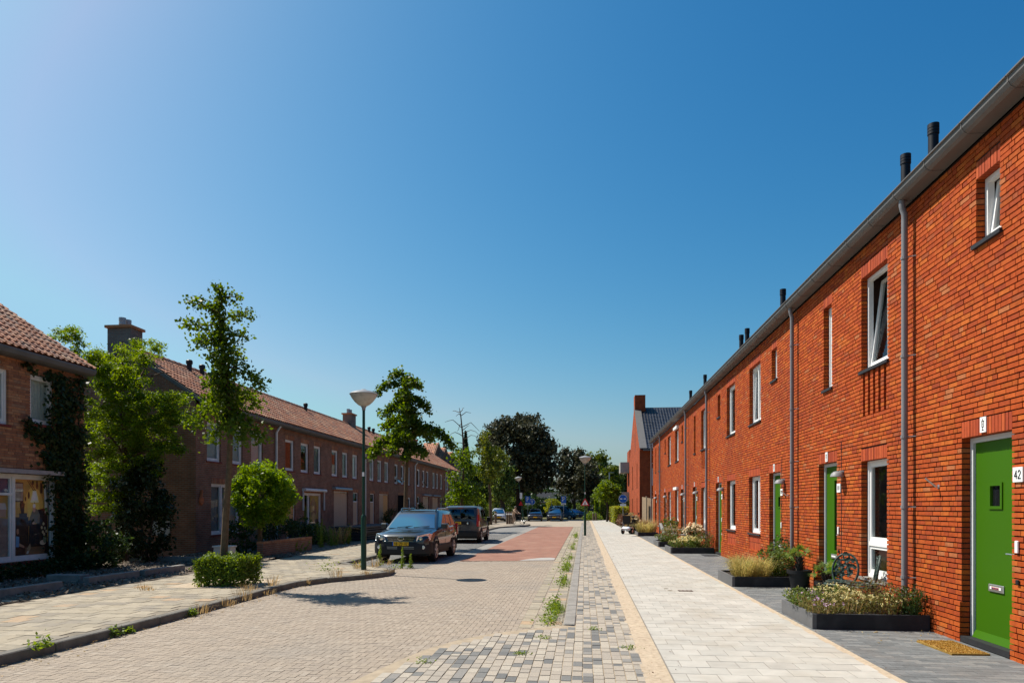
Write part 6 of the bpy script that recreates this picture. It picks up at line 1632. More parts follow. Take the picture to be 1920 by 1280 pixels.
# potted palms
def palm_pot(X, Y, label, r=.24, ph=.44, tr=.3, n=16, fl=.5, seed=1, plabel=None):
    gg = np.random.default_rng(seed)
    p = empty("flower_pot", (X, Y, .08), "black pot holding " + label, "flower pot"); z = .08
    m = MB(); m.lathe([(r*.68,z),(r*.72,z+.02),(r*.95,z+ph-.07),(r*1.08,z+ph-.07),(r*1.1,z+ph),(r*.97,z+ph),(r*.93,z+ph-.06),(0,z+ph-.06)], (X,Y,0), 20); m.build("pot", M['pot'], p, smooth=30)
    t = empty("dwarf_palm", (X, Y, z+ph), label, "palm")
    q = MB(); q.tube([(X,Y,z+ph-.08),(X,Y,z+ph+tr)], [.07,.055], 9)
    for k in range(26): a = k*2.4; zz = z+ph+tr*k/26; q.tube([(X+.05*math.cos(a),Y+.05*math.sin(a),zz),(X+.1*math.cos(a),Y+.1*math.sin(a),zz+.07)], [.018,.004], 4)
    q.build("trunk", M['dbark'], t)
    for k in range(n):
        a = k*2.4+gg.uniform(-.3,.3); el = gg.uniform(.0,1.25); st = fl*.5
        d = Vector((math.cos(a)*math.cos(el), math.sin(a)*math.cos(el), math.sin(el))); b = Vector((X,Y,z+ph+tr)); e = b+d*st
        q = MB(); q.tube([b, b+d*st*.5, e], [.008,.006,.005], 5)
        side = d.cross(Vector((0,0,1))); side = side.normalized() if side.length > .1 else Vector((1,0,0)); upv = side.cross(d)
        for j in range(11):
            th = -1.25+2.5*j/10; dd = d*math.cos(th)+side*math.sin(th)+upv*.08; tip = e+dd*fl*.55*(1-.12*abs(th)); tip.z -= .05+.05*abs(th); wv = (d*-math.sin(th)+side*math.cos(th))*.012
            mid = e.lerp(tip,.5)+Vector((0,0,.015)); q.add([e, mid+wv, tip, mid-wv], [(0,1,2,3)])
        q.build("frond", M['palm'], t)
palm_pot(4.32, 14.55, "fan palm at the corner of the second planter", .22, .40, .26, 13, .34, 3)
palm_pot(4.45, 13.35, "low fan palm beside the green iron chair", .19, .3, .12, 13, .34, 4)
flower_plant("leafy_bush", "leafy green bush growing from the far black pot", 4.1, 33.9, .5, .42, .8, 'dkgrn', 'shrub', 'brown', 0, 570, 900, .03, .09)
p = empty("flower_pot", (4.1, 33.9, .08), "far black pot with leafy bush beside white garden chair", "flower pot"); m = MB(); m.lathe([(.22,.08),(.34,.52),(.37,.52),(.37,.58),(.3,.58),(.28,.5),(0,.5)], (4.1,33.9,0), 18); m.build("pot", M['pot'], p)
# ---------------------------------------------------------------- street furniture
def street_lamp(label, lean=0.0, group="green street lamps with cone heads"):
    t = empty("street_lamp", (0,0,0), label, "street lamp", group)
    m = MB(); m.lathe([(.072,-.1),(.072,1.36),(.062,1.42),(.042,1.46)], (0,0,0), 14); m.build("pole_base", M['lampgreen'], t, smooth=40)
    m = MB(); m.lathe([(.042,1.44),(.036,4.16),(.036,4.2)], (0,0,0), 12); m.build("pole", M['lampgreen'], t, smooth=40)
    m = MB(); m.box(-.03,.03,-.05,-.04,2.45,2.56); m.build("number_sticker", M['plaque'], t)
    m = MB(); m.lathe([(.045,4.18),(.05,4.24),(.07,4.27),(.08,4.29)], (0,0,0), 18); m.build("collar", M['lampcap'], t, smooth=40)
    m = MB(); m.lathe([(.08,4.285),(.14,4.315),(.23,4.395),(.305,4.49),(.345,4.56),(.355,4.6)], (0,0,0), 26); m.build("lamp_shade", M['lampcone'], t, smooth=40)
    m = MB(); m.lathe([(.36,4.585),(.37,4.60),(.33,4.635),(.22,4.675),(.10,4.70),(.05,4.73),(0,4.735)], (0,0,0), 26); m.build("lamp_cap", M['lampcap'], t, smooth=40)
    return t
def place(t, x, y, z=0, rz=0, rx=0, ry=0):
    t.location = (x, y, z); t.rotation_euler = (rx, ry, rz); return t
def pos_px(px, Yd): return ((px-VPX)/FPX*Yd, Yd)
L0 = street_lamp("near street lamp on green post at the weedy kerb tip before the dark car"); place(L0, -5.75, 17.65, .1)
for lab, x, y, z, ry in (("upright street lamp in the pale paver strip, carrying a warning triangle", .03, 41.2, .06, 0), ("leaning street lamp by the cyclist at the far junction", -5.9, 68, .06, R(-7.5)), ("far street lamp mostly hidden by foliage left of the bent ginkgo trunk", -17.5, 112, 0, 0)):
    c = copy_tree(L0); c["label"] = lab; place(c, x, y, z, 0, 0, ry)
t = empty("street_lamp", (0,0,0), "slim grey mast lamp far behind the round garden tree", "street lamp")
xx, yy = pos_px(1142, 112); t.location = (xx, yy, 0)
m = MB(); m.tube([(0,0,0),(0,0,7.3)], .09, 8); m.build("pole", M['galv'], t); m = MB(); m.box(-.05, .75, -.1, .1, 7.2, 7.32); m.build("lamp_head", M['lampcap'], t)

def sign_post(label, x, y, h, cat="sign", group=None, z=0.05, r=.03):
    t = empty("road_sign", (0,0,0), label, cat, group); m = MB(); m.tube([(0,0,-.1),(0,0,h)], r, 8); m.build("post", M['galv'], t); t.location = (x, y, z); return t
def disc(t, name, m, r, z, y, n=24, th=.02):
    q = MB(); q.lathe([(0,y+th),(r,y+th),(r,y),(0,y)], (0,0,z), n, 'y'); return q.build(name, M[m], t)
def P_sign(label, px, Yd, h):
    x, y = pos_px(px, Yd); t = sign_post(label, x, y, h, "sign", "blue parking signs at the junction")
    q = MB(); q.cbox((0,-.05,h-.42), .62, .02, .85, 0, .004); pl = q.build("sign_panel", M['pblue'], t)
    lettering("letter", "P", .5, (0,-.062,h-.34), (1,0,0), (0,0,1), (0,-1,0), .1, M['plaque'], pl)
    q = MB(); q.cbox((0,-.052,h-.97), .6, .02, .2, 0, .004); u = q.build("sub_plate", M['plaque'], t)
    q = MB(); q.box(-.15,.15,-.066,-.064,h-1.0,h-.94); q.build("plate_mark", M['ink'], u)
    return t
P_sign("blue parking sign left of the pair, above the dark blue car", 990, 88, 3.05)
P_sign("blue parking sign right of the pair, above the second dark car", 1057, 88, 3.05)
x, y = pos_px(998, 92); t = sign_post("round pale blue sign beside the left parking sign", x, y, 2.75)
disc(t, "rim", 'plaque', .40, 2.4, -.05); d_ = disc(t, "sign_face", 'pblue', .36, 2.4, -.058, th=.01)
q = MB(); q.box(-.06,.06,-.064,-.06,2.22,2.58); q.box(-.18,.18,-.064,-.06,2.5,2.56); q.build("sign_mark", M['plaque'], t)
x, y = pos_px(1167, 60); t = sign_post("round blue sign with white arrows on a post before the brick gable", x, y, 2.75)
disc(t, "rim", 'plaque', .36, 2.4, -.05); disc(t, "sign_face", 'pblue', .335, 2.4, -.06, th=.012)
q = MB()
for s_ in (-1, 1): q.add([(s_*.05,-.0625,2.43),(s_*.16,-.0625,2.43),(s_*.16,-.0625,2.49),(s_*.26,-.0625,2.40),(s_*.16,-.0625,2.31),(s_*.16,-.0625,2.37),(s_*.05,-.0625,2.37)], [tuple(range(7))])
q.build("arrow", M['plaque'], t); q = MB(); q.cbox((0,-.05,1.88), .5, .02, .2); q.build("sub_plate", M['plaque'], t)
# warning triangle seen on the upright lamp post
x, y = .03, 41.2
t = empty("warning_sign", (x, y, 0), "red bordered white warning triangle fixed to the upright street lamp post", "sign"); z0 = 1.86
def tri(s_, y_, zc): return [(-s_*.5, y_, zc-s_*.29), (s_*.5, y_, zc-s_*.29), (0, y_, zc+s_*.577)]
q = MB(); q.extr([(x+a, y-.09+b, c_) for a, b, c_ in tri(.52, 0, z0+.12)], (0,.015,0)); q.build("red_border", M['sred'], t)
q = MB(); q.add([(x+a, y-.0915+b, c_) for a, b, c_ in tri(.34, 0, z0+.115)], [(0,1,2)]); q.build("white_field", M['plaque'], t)
q = MB(); q.add([(x+a, y-.093, z0+b) for a, b in ((-.05,.03),(-.02,.08),(-.03,.13),(.01,.2),(.03,.13),(.02,.08),(.06,.03),(.02,.03),(0,.07),(-.02,.03))], [tuple(range(10))]); q.build("black_figure", M['ink'], t)
q = MB(); q.box(x-.04,x+.04,y-.088,y-.04,z0+.05,z0+.1); q.box(x-.04,x+.04,y-.088,y-.04,z0+.25,z0+.3); q.build("bracket", M['galv'], t)
# triangle seen edge-on and white box on the leaning lamp
t = empty("warning_sign", (-6.25, 67.9, 2.0), "faded red triangle on the leaning street lamp", "sign")
q = MB(); q.extr([(-6.45,67.85,1.9),(-6.0,67.75,1.9),(-6.22,67.8,2.35)], (0,.02,0)); q.build("red_border", M['sred'], t)
t = empty("notice_box", (-6.2, 67.8, 2.75), "small white plate above the triangle on the leaning lamp", "sign"); q = MB(); q.box(-6.32,-6.08,67.74,67.77,2.6,3.15); q.build("notice_plate", M['plaque'], t)
x, y = pos_px(1035, 110); t = sign_post("white street name board far off between the parking signs", x, y, 3.4); q = MB(); q.cbox((0,-.05,3.2), 1.5, .03, .26); q.build("name_board", M['plaque'], t)
for k in range(5): q = MB(); q.box(-.55+.22*k, -.43+.22*k, -.068, -.066, 3.14, 3.26); q.build("board_mark", M['ink'], t)
x, y = pos_px(931, 95); t = empty("cycle_shelter", (x, y, 0), "small yellow framed shelter among the shrubs above the silver car", "shelter")
for a in (-.55, .55): q = MB(); q.box(x+a-.05, x+a+.05, y-.05, y+.05, 0, 2.5); q.build("post", M['yhedge'], t)
q = MB(); q.box(x-.65, x+.65, y-.3, y+.3, 2.5, 2.65); q.build("roof", mat("yellow_paint", (.6,.55,.06), .5, .1, 5), t)
for k, (px, Yd) in enumerate(((951,66.5),(955.5,67),(960,67.5),(929,69))):
    x, y = pos_px(px, Yd); lab = ["leftmost of the three wooden bollards beside the cyclist","middle of the three wooden bollards beside the cyclist","rightmost of the three wooden bollards, nearest the cyclist's wheel","single wooden bollard in front of the silver car"][k]
    t = empty("bollard", (x, y, .1), lab, "bollard", "wooden bollards at the far junction"); q = MB(); q.lathe([(.11,.0),(.11,1.15),(.085,1.25),(0,1.27)], (x,y,.05), 10); q.build("post", M['wood'], t); q = MB(); q.lathe([(.114,.95),(.114,1.08)], (x,y,.05), 10); q.build("reflector_band", M['plaque'], t)
for k, (px, Yd) in enumerate(((1112,86),(1117,86.5),(1143,80))):
    x, y = pos_px(px, Yd); t = empty("bollard", (x, y, .08), ["grey bollard left of the pavement end","second grey bollard by the grass at the pavement end","dark red bollard at the far right pavement edge"][k], "bollard"); q = MB(); q.lathe([(.1,0),(.1,.85),(.07,.95),(0,.97)], (x,y,.05), 10); q.build("post", M['wood' if k < 2 else 'orange'], t)
# utility cabinet, sheets, garden wall
t = empty("utility_cabinet", (-10.2, 19.2, .12), "pale utility cabinet standing behind the first ginkgo trunk", "cabinet"); xa = -10.6
cx, cy = gp(421, 1062, .12); cx, cy = -10.1, wy(421, -10.1)
q = MB(); q.cbox((cx, cy, .37), .50, .32, .50, 0, .015); q.build("cabinet_body", M['cabinet'], t); q = MB(); q.cbox((cx, cy, .642), .55, .37, .045, 0, .01); q.build("cabinet_lid", M['cabinet'], t); q = MB(); q.box(cx-.003, cx+.003, cy-.163, cy-.16, .16, .60); q.build("door_gap", M['ink'], t); t2 = q
t = empty("sheet_stack", (-11.4, 32, .12), "stack of dark roofing sheets lying before the boarded old houses", "stack")
ya, yb = wy(658, -11.2), wy(735, -11.2)
for k in range(6): q = MB(); q.cbox((-11.5+rnd.uniform(-.08,.08), (ya+yb)/2+rnd.uniform(-.15,.15), .2+k*.11), 1.7, (yb-ya)*.96, .075, rnd.uniform(-.012,.012)); q.build("sheet", M['slate'], t)
t = empty("garden_wall", (-10.6, 22, .12), "low dark brick garden wall below the globe tree and picture window", "wall")
ya, yb = wy(488, -10.55), wy(580, -10.55); q = MB(); q.box(-10.66, -10.45, ya, yb, .05, .55); q.build("wall", M['owall'], t)
B = []
y = ya
while y < yb-.1: B.append((-10.68,-10.43,y+.004,y+.1,.55,.615+rnd.uniform(-.004,.004))); y += .104
V, F = boxes_np(B); mesh_np("coping_bricks", V, F, M['obrick_i'], t)["kind"] = "stuff"
t = empty("wheelie_bin", (-12.7, wy(556,-12.7), .12), "dark blue bin half hidden in bushes by the orange boarded door", "bin"); X, Y = -12.7, wy(556, -12.7)
q = MB(); q.loft([[(X-.24,Y-.26,.2),(X+.24,Y-.26,.2),(X+.24,Y+.26,.2),(X-.24,Y+.26,.2)],[(X-.29,Y-.32,1.02),(X+.29,Y-.32,1.02),(X+.29,Y+.32,1.02),(X-.29,Y+.32,1.02)]]); q.build("bin_body", M['bluebin'], t); q = MB(); q.cbox((X,Y,1.06),.64,.7,.07,0,.01); q.build("lid", M['bluebin'], t)
q = MB(); q.lathe([(.09,-.03),(.09,.03)], (X+.2,Y-.3,.22), 10, 'x'); q.build("wheel", M['tyre'], t)
# drain covers in the white pavement
t = empty("drain_cover", (1.98, 14.1, .08), "small rusty inspection cover in the white pavement", "cover"); q = MB(); q.box(1.86,2.14,13.98,14.22,.06,.0835); q.build("frame", mat("rusty_iron", (.13,.085,.06), .8, .3, 30), t)
for k in range(3): q = MB(); q.box(1.89+.08*k,1.94+.08*k,14.02,14.18,.0836,.086); q.build("grate_bar", mat("pale_iron", (.30,.25,.21), .8, .3, 30), t)
for k, (x, y) in enumerate(((1.66,14.45),(1.70,14.12))): t = empty("valve_cap", (x,y,.08), ["small round valve cap farther from the rusty cover","small round valve cap just left of the rusty cover"][k], "cover"); q = MB(); q.lathe([(.05,.07),(.05,.0835),(0,.085)], (x,y,0), 12); q.build("cap", mat("brass_cap", (.22,.17,.10), .7, .2, 20), t)
# doormat
t = empty("doormat", (4.28, 8.62, .08), "golden coir doormat before door 42", "doormat"); q = MB(); q.cbox((4.31, 8.68, .092), .42, .78, .025, R(2), .005); q.build("mat_body", M['coir'], t)
gg = np.random.default_rng(600); n = 4500; P = np.stack([gg.uniform(4.11,4.51,n), gg.uniform(8.30,9.06,n), np.full(n,.107)], -1); quads("coir_pile", P, .025, leafmat("coir_fibre", (.36,.20,.04), (.62,.38,.09), .1), gg, 1.0, None, .2, t)["kind"] = "stuff"
# dark mat at the third house, small teal tile by the chair
t = empty("doormat", (4.3, 24.6, .08), "dark flat doormat on the grey paving by the third visible green door", "doormat"); q = MB(); q.cbox((4.3, 24.5, .088), .5, .8, .016, 0, .004); q.build("mat_body", M['slate'], t)
t = empty("doormat", (4.05, 13.0, .08), "teal mat on the grey paving beside the iron chair", "doormat"); q = MB(); q.cbox((4.1, 12.75, .088), .4, .6, .014, 0, .004); q.build("mat_body", mat("teal_mat", (.05,.13,.15), .9, .2, 30), t)

# ---------------------------------------------------------------- chairs
def iron_chair(x, y, rz):
    t = empty("iron_chair", (0,0,0), "ornate green cast iron garden chair left of the tall window, its back towards the wall", "chair", "iron chairs by the nearest planter")
    q = MB(); q.lathe([(.0,.44),(.20,.435),(.225,.43),(.23,.445),(.2,.452),(0,.455)], (0,0,0), 20); q.build("seat", M['iron'], t, smooth=40)
    for k in range(12):
        a = 2*math.pi*k/12; q = MB(); q.tube([(.07*math.cos(a),.07*math.sin(a),.455),(.14*math.cos(a+.3),.14*math.sin(a+.3),.463),(.2*math.cos(a),.2*math.sin(a),.455)], .008, 5); q.build("seat_scroll", M['iron'], t)
    q = MB()
    q.tube([(.23*math.cos(a),.23*math.sin(a),.40) for a in np.linspace(0,2*math.pi,22)], .022, 6); q.build("seat_skirt", M['iron'], t)
    for a in (45,135,225,315):
        ca, sa = math.cos(R(a)), math.sin(R(a)); q = MB(); q.tube([(.19*ca,.19*sa,.43),(.23*ca,.23*sa,.32),(.19*ca,.19*sa,.16),(.26*ca,.26*sa,.0)], [.02,.022,.014,.02], 7); q.build("leg", M['iron'], t, smooth=60)
    arc = [(.21*math.cos(R(a)), .2+.05*math.sin(R(a)), .62+.27*math.sin(R(a))) for a in range(-40,221,13)]
    q = MB(); q.tube([(.16,.17,.44)]+arc+[(-.16,.17,.44)], .018, 7); q.build("back_frame", M['iron'], t, smooth=60)
    gg = random.Random(9)
    for k in range(7):
        cx_, cz = (-.1,.0,.1,-.06,.07,0,-.12)[k], (.62,.58,.64,.74,.75,.83,.52)[k]; r = .06
        q = MB(); q.tube([(cx_+r*math.cos(a)*(1-.1*a), .215, cz+r*math.sin(a)*(1-.1*a)) for a in np.linspace(0, 5.2, 14)], .014, 5); q.build("scroll", M['iron'], t)
        for j in range(6):
            a = gg.uniform(0,6.28); q = MB(); c0 = Vector((cx_+.06*math.cos(a), .21, cz+.06*math.sin(a))); q.add([c0+Vector((.042,0,0)), c0+Vector((0,-.014,.042)), c0+Vector((-.042,0,0)), c0+Vector((0,-.014,-.042))], [(0,1,2,3)]); q.build("iron_leaf", M['iron'], t)
    place(t, x, y, .08, rz); return t
c1 = iron_chair(4.2, 11.95, R(-42))
c2 = copy_tree(c1); c2["label"] = "second iron chair seen edge on before the tall window's lower pane"; place(c2, 4.42, 11.62, .08, R(-108))
def plastic_chair(x, y, rz, label):
    t = empty("garden_chair", (0,0,0), label, "chair")
    q = MB(); q.loft([[(-.24,-.22,.42),(.24,-.22,.42),(.24,-.22,.45),(-.24,-.22,.45)],[(-.25,.1,.39),(.25,.1,.39),(.25,.1,.42),(-.25,.1,.42)],[(-.23,.25,.40),(.23,.25,.40),(.23,.25,.43),(-.23,.25,.43)]]); q.build("seat", M['plw'], t)
    q = MB(); q.loft([[(-.23,.24,.42),(.23,.24,.42),(.23,.27,.42),(-.23,.27,.42)],[(-.25,.34,.7),(.25,.34,.7),(.25,.37,.7),(-.25,.37,.7)],[(-.19,.42,.92),(.19,.42,.92),(.19,.45,.92),(-.19,.45,.92)]]); q.build("backrest", M['plw'], t)
    for s_ in (-1,1):
        q = MB(); q.tube([(s_*.25,.36,.66),(s_*.29,.1,.66),(s_*.29,-.2,.64),(s_*.27,-.24,.4)], .022, 6); q.build("armrest", M['plw'], t, smooth=60)
        for yy_ in (-.22,.3): q = MB(); q.tube([(s_*.25,yy_,.44),(s_*.29,yy_*1.15,0)], [.024,.018], 6); q.build("leg", M['plw'], t)
    place(t, x, y, .08, rz); return t
plastic_chair(3.95, 32.9, R(100), "white plastic garden chair standing among the far planters")
plastic_chair(4.3, 31.9, R(80), "second white garden chair close to the brick wall, mostly hidden")

# ---------------------------------------------------------------- vehicles
def ringrect(yf, yr, w, z, rr=.18, n=4, bow=.0):
    """rounded rectangle in plan at height z"""
    out = []
    for cx_, cy_, a0 in ((w-rr, yr-rr, 0), (-w+rr, yr-rr, 90), (-w+rr, yf+rr, 180), (w-rr, yf+rr, 270)):
        for k in range(n+1):
            a = R(a0+90*k/n); out.append((cx_+rr*math.cos(a), cy_+rr*math.sin(a), z + bow*(1-(abs(cx_+rr*math.cos(a))/w)**2)))
    return out
def body_loft(st, crown=.03):
    """st: (y, half width, z bottom, z top)"""
    rings = []
    for y, w_, zb, zt in st:
        h = zt-zb
        half = [(w_*.80, zb), (w_*.955, zb+.06), (w_*.985, zb+h*.28), (w_, zb+h*.52), (w_*.99, zb+h*.76), (w_*.955, zt-.045), (w_*.89, zt-.008), (w_*.5, zt+crown*.75), (0, zt+crown)]
        ring = [(x, y, z) for x, z in half] + [(-x, y, z) for x, z in half[-2::-1]]
        rings.append(ring)
    return rings
def wheel(t, x, y, r, wd, s_, dark=False):
    q = MB(); q.lathe([(r*.62,-wd/2),(r*.93,-wd/2),(r,-wd/2+.03),(r,wd/2-.03),(r*.93,wd/2),(r*.62,wd/2)], (x,y,r), 22, 'x'); w_ = q.build("wheel", M['tyre'], t, smooth=40)
    xo = x+s_*wd/2
    q = MB(); q.lathe([(r*.64,0),(r*.64,s_*.006),(r*.57,s_*.0),(r*.55,-s_*.04),(0,-s_*.05)] if s_ > 0 else [(0,.05),(r*.55,.04),(r*.57,0),(r*.64,-.006),(r*.64,0)], (xo,y,r), 20, 'x'); rim = q.build("rim", M['alu' if not dark else 'blackp'], w_, smooth=40)
    for k in range(5):
        a = 2*math.pi*k/5+.3; c_, s2 = math.cos(a), math.sin(a); q = MB()
        q.extr([(xo-s_*.012, y+r*(.12*c_-.07*s2), r+r*(.12*s2+.07*c_)), (xo-s_*.004, y+r*(.57*c_-.09*s2), r+r*(.57*s2+.09*c_)), (xo-s_*.004, y+r*(.57*c_+.09*s2), r+r*(.57*s2-.09*c_)), (xo-s_*.012, y+r*(.12*c_+.07*s2), r+r*(.12*s2-.07*c_))], (s_*.014,0,0)); q.build("spoke", M['alu'], w_)
    q = MB(); q.lathe([(r*.15,-.01),(r*.15,.012)], (xo,y,r), 12, 'x'); q.build("hub_cap", M['alu'], w_)
def wheels_arches(t, W_, yf, yr, r, wd, clad, body=None):
    for y in (yf, yr):
        for s_ in (1, -1):
            x = s_*(W_-wd/2-.005); wheel(t, x, y, r, wd, s_)
            q = MB(); n = 14; pts_o = [(y+(r+.10)*math.cos(R(a)), r+.01+(r+.10)*math.sin(R(a))) for a in np.linspace(-14,194,n)]; pts_i = [(y+(r+.035)*math.cos(R(a)), r+.01+(r+.035)*math.sin(R(a))) for a in np.linspace(-14,194,n)]
            x0_, x1_ = s_*(W_-.16), s_*(W_+.012)
            q.loft([[(x0_,o[0],o[1]),(x1_-s_*.02,o[0],o[1]),(x1_,(o[0]+i[0])/2,(o[1]+i[1])/2),(x1_,i[0],i[1]),(x0_,i[0],i[1])] for o, i in zip(pts_o, pts_i)]); q.build("wheel_arch", M[clad], t, smooth=40)
            q = MB(); xx_ = s_*(W_-.012); q.add([(xx_, y+(r+.04)*math.cos(R(a)), max(.24, r+.01+(r+.04)*math.sin(R(a)))) for a in np.linspace(0,360,24)[:-1]], [tuple(range(23))]); q.build("wheel_well", M['blackp'], t)
def cabin(t, rings, paint, wins, name="cabin", gm='carglass', ins=.05):
    """rings: (yf, yr, w, z, rr); wins: side panes as (fa, fb) fractions; glass on windscreen, back and sides"""
    q = MB(); q.loft([ringrect(*r) for r in rings], caps=True); q.build(name, M[paint], t, smooth=35)
    a, b = rings[0], rings[1]
    def P_(side, u, v):   # v: 0 at lower ring, 1 at upper ring
        yf = a[0]+(b[0]-a[0])*v; yr = a[1]+(b[1]-a[1])*v; w_ = a[2]+(b[2]-a[2])*v; z = a[3]+(b[3]-a[3])*v
        e = .010
        if side == 'F': return ((u*2-1)*(w_-ins), yf-e, z)
        if side == 'B': return ((u*2-1)*(w_-ins), yr+e, z)
        return ((w_+e) if side == 'R' else -(w_+e), yf+(yr-yf)*u, z)
    def pane(side, us, vs, nm, bowd=.0):
        q = MB(); vs_ = [P_(side, u, v) for u, v in zip(us, vs)]
        if side in 'FB' and len(us) == 4:      # curved glass
            sg = -1 if side == 'F' else 1; nu, nv = 10, 5; A_, B_, C_, D_ = map(Vector, vs_); out_ = []
            for j in range(nv+1):
                for i in range(nu+1):
                    u_, v_ = i/nu, j/nv; p_ = A_.lerp(B_, u_).lerp(D_.lerp(C_, u_), v_); b_ = (1-(2*u_-1)**2)*.045 + (1-(2*v_-1)**2)*.03
                    out_.append((p_.x, p_.y+sg*b_, p_.z+b_*.4))
            q.add(out_, [(j*(nu+1)+i, j*(nu+1)+i+1, (j+1)*(nu+1)+i+1, (j+1)*(nu+1)+i) for j in range(nv) for i in range(nu)])
            return q.build(nm, M[gm], t, smooth=60)
        q.extr(vs_, {'F':(0,.006,0),'B':(0,-.006,0),'R':(-.006,0,0),'L':(.006,0,0)}[side]); return q.build(nm, M[gm], t)
    return pane
def plate(t, x, y, z, txt, s_, w_=.52, h=.115):
    q = MB(); q.cbox((x, y, z), w_, .014, h, 0, .003); p = q.build("number_plate", M['plate'], t)
    q = MB(); q.box(x-s_*0-w_/2*1.0, x-w_/2+.04, y+s_*.0072, y+s_*.009, z-h/2, z+h/2) if s_ < 0 else q.box(x+w_/2-.04, x+w_/2, y+s_*.0072, y+s_*.009, z-h/2, z+h/2); q.build("plate_band", M['pblue'], p)
    if txt: lettering("plate_text", txt, h*.66, (x+.015*(-s_), y+s_*.0095, z), (-s_,0,0), (0,0,1), (0,s_,0), .012, M['ink'], p)
    return p
def suv(x, y, rz):
    t = empty("parked_car", (0,0,0), "dark blue off-road car parked facing the camera behind the near street lamp", "car")
    st = [(-2.17,.60,.50,.74),(-2.13,.78,.40,.81),(-2.05,.85,.35,.865),(-1.9,.89,.31,.915),(-1.7,.908,.30,.955),(-1.4,.915,.29,1.0),(-1.0,.915,.29,1.045),(-.5,.915,.29,1.07),(.5,.915,.29,1.085),(1.4,.915,.30,1.10),(1.85,.90,.32,1.10),(2.08,.86,.38,1.08),(2.15,.78,.48,1.02)]
    q = MB(); q.loft(body_loft(st, .035)); q.build("body", M['suv'], t, smooth=38)
    pane = cabin(t, [(-1.02,2.10,.875,1.03,.10),(-.22,1.93,.72,1.53,.10),(-.08,1.86,.69,1.60,.12),(.08,1.75,.62,1.645,.2),(.45,1.5,.36,1.665,.3)], 'suv', None)
    pane('F', (.02,.98,.955,.045), (.06,.06,.95,.95), "windscreen")
    pane('B', (.06,.94,.9,.1), (.12,.12,.92,.92), "rear_window")
    for s_ in 'RL':
        pane(s_, (.16,.40,.40,.27), (.10,.10,.93,.93), "side_window"); pane(s_, (.425,.665,.66,.425), (.10,.11,.93,.93), "side_window"); pane(s_, (.70,.90,.82,.69), (.13,.2,.88,.93), "side_window")
    for s_ in (-1,1):
        q = MB(); q.tube([(s_*.60,-.1,1.62),(s_*.62,.05,1.70),(s_*.62,1.55,1.705),(s_*.60,1.72,1.63)], .022, 7); q.build("roof_rail", M['suv'], t, smooth=50)
        q = MB(); q.cbox((s_*1.03,-.62,1.13), .22, .13, .17, 0, .03); q.tube([(s_*.86,-.62,1.06),(s_*.97,-.62,1.09)], .03, 6); q.build("wing_mirror", M['suv'], t)
        # headlamp wrapped round the corner
        q = MB(); P0 = [(s_*.49,-2.185,.70),(s_*.53,-2.17,.845),(s_*.74,-2.09,.905),(s_*.85,-1.98,.925),(s_*.905,-1.84,.90),(s_*.89,-1.98,.72),(s_*.74,-2.135,.655)]
        P1 = [(a*.98, b+.12, c_) for a, b, c_ in P0]; q.loft([P0, P1]); hl = q.build("headlight", M['lens'], t)
        q = MB(); q.lathe([(.0,-.005),(.055,-.003),(.06,.01)], (s_*.63,-2.185,.775), 14, 'y'); q.build("reflector", M['chrome'], hl)
        q = MB(); q.lathe([(0,-.006),(.06,-.004),(.066,.03)], (s_*.70,-2.165,.50), 14, 'y'); q.build("fog_light", M['lens'], t)
        q = MB(); q.box(s_*.905, s_*.932, -1.15, 1.05, .36, .52); q.build("door_cladding", M['clad'], t)
        q = MB(); q.box(s_*.918, s_*.934, -1.15, 1.4, .68, .76); q.build("side_moulding", M['alu'], t)
        for yy_ in (.0, .95): q = MB(); q.box(s_*.914, s_*.9185, yy_-.006, yy_+.006, .5, 1.03); q.build("door_gap", M['ink'], t)
        for yy_ in (-.2, .75): q = MB(); q.cbox((s_*.925, yy_, .93), .03, .19, .035, 0, .006); q.build("door_handle", M['suv'], t)
        q = MB(); q.box(s_*.70, s_*.90, 2.07, 2.15, .75, 1.15); q.build("tail_light", M['redlens'], t)
    q = MB(); q.loft([[(x_, y_, .30), (x_, y_-.02, .40), (x_, y_-.02, .58), (x_*.99, y_+.02, .66)] for x_, y_ in ((-.93,-1.80),(-.90,-1.99),(-.74,-2.14),(-.4,-2.20),(0,-2.215),(.4,-2.20),(.74,-2.14),(.90,-1.99),(.93,-1.80))], closed=False, caps=False)
    q.loft([[(x_, y_, .30), (x_, -1.7, .30)] for x_, y_ in ((-.93,-1.80),(-.74,-2.14),(0,-2.215),(.74,-2.14),(.93,-1.80))], closed=False, caps=False); q.build("front_bumper", M['clad'], t, smooth=40)
    q = MB(); q.extr([(-.45,-2.19,.83),(.45,-2.19,.83),(.39,-2.20,.70),(-.39,-2.20,.70)], (0,.08,0)); gr = q.build("grille", M['blackp'], t)
    for z_, w_ in ((.828,.46),(.765,.42),(.702,.39)): q = MB(); q.cbox((0,-2.205,z_), w_*2, .02, .014); q.build("grille_bar", M['chrome'], gr)
    q = MB(); q.lathe([(0,-.016),(.055,-.014),(.062,0)], (0,-2.212,.768), 20, 'y'); q.v = [(a*1.75, b, c_) for a, b, c_ in q.v]; em = q.build("emblem", M['chrome'], gr)
    q = MB(); q.lathe([(0,-.0175),(.048,-.016)], (0,-2.213,.768), 20, 'y'); q.v = [(a*1.75, b, c_) for a, b, c_ in q.v]; q.build("emblem_field", M['ink'], em); lettering("emblem_letters", "KIA", .05, (0,-2.2315,.768), (1,0,0), (0,0,1), (0,-1,0), .009, M['chrome'], em)
    plate(t, 0, -2.235, .61, "18-ZD-VZ", -1)
    q = MB(); q.extr([(-.46,-2.222,.535),(.46,-2.222,.535),(.42,-2.222,.42),(-.42,-2.222,.42)], (0,.05,0)); ai = q.build("air_intake", M['blackp'], t)
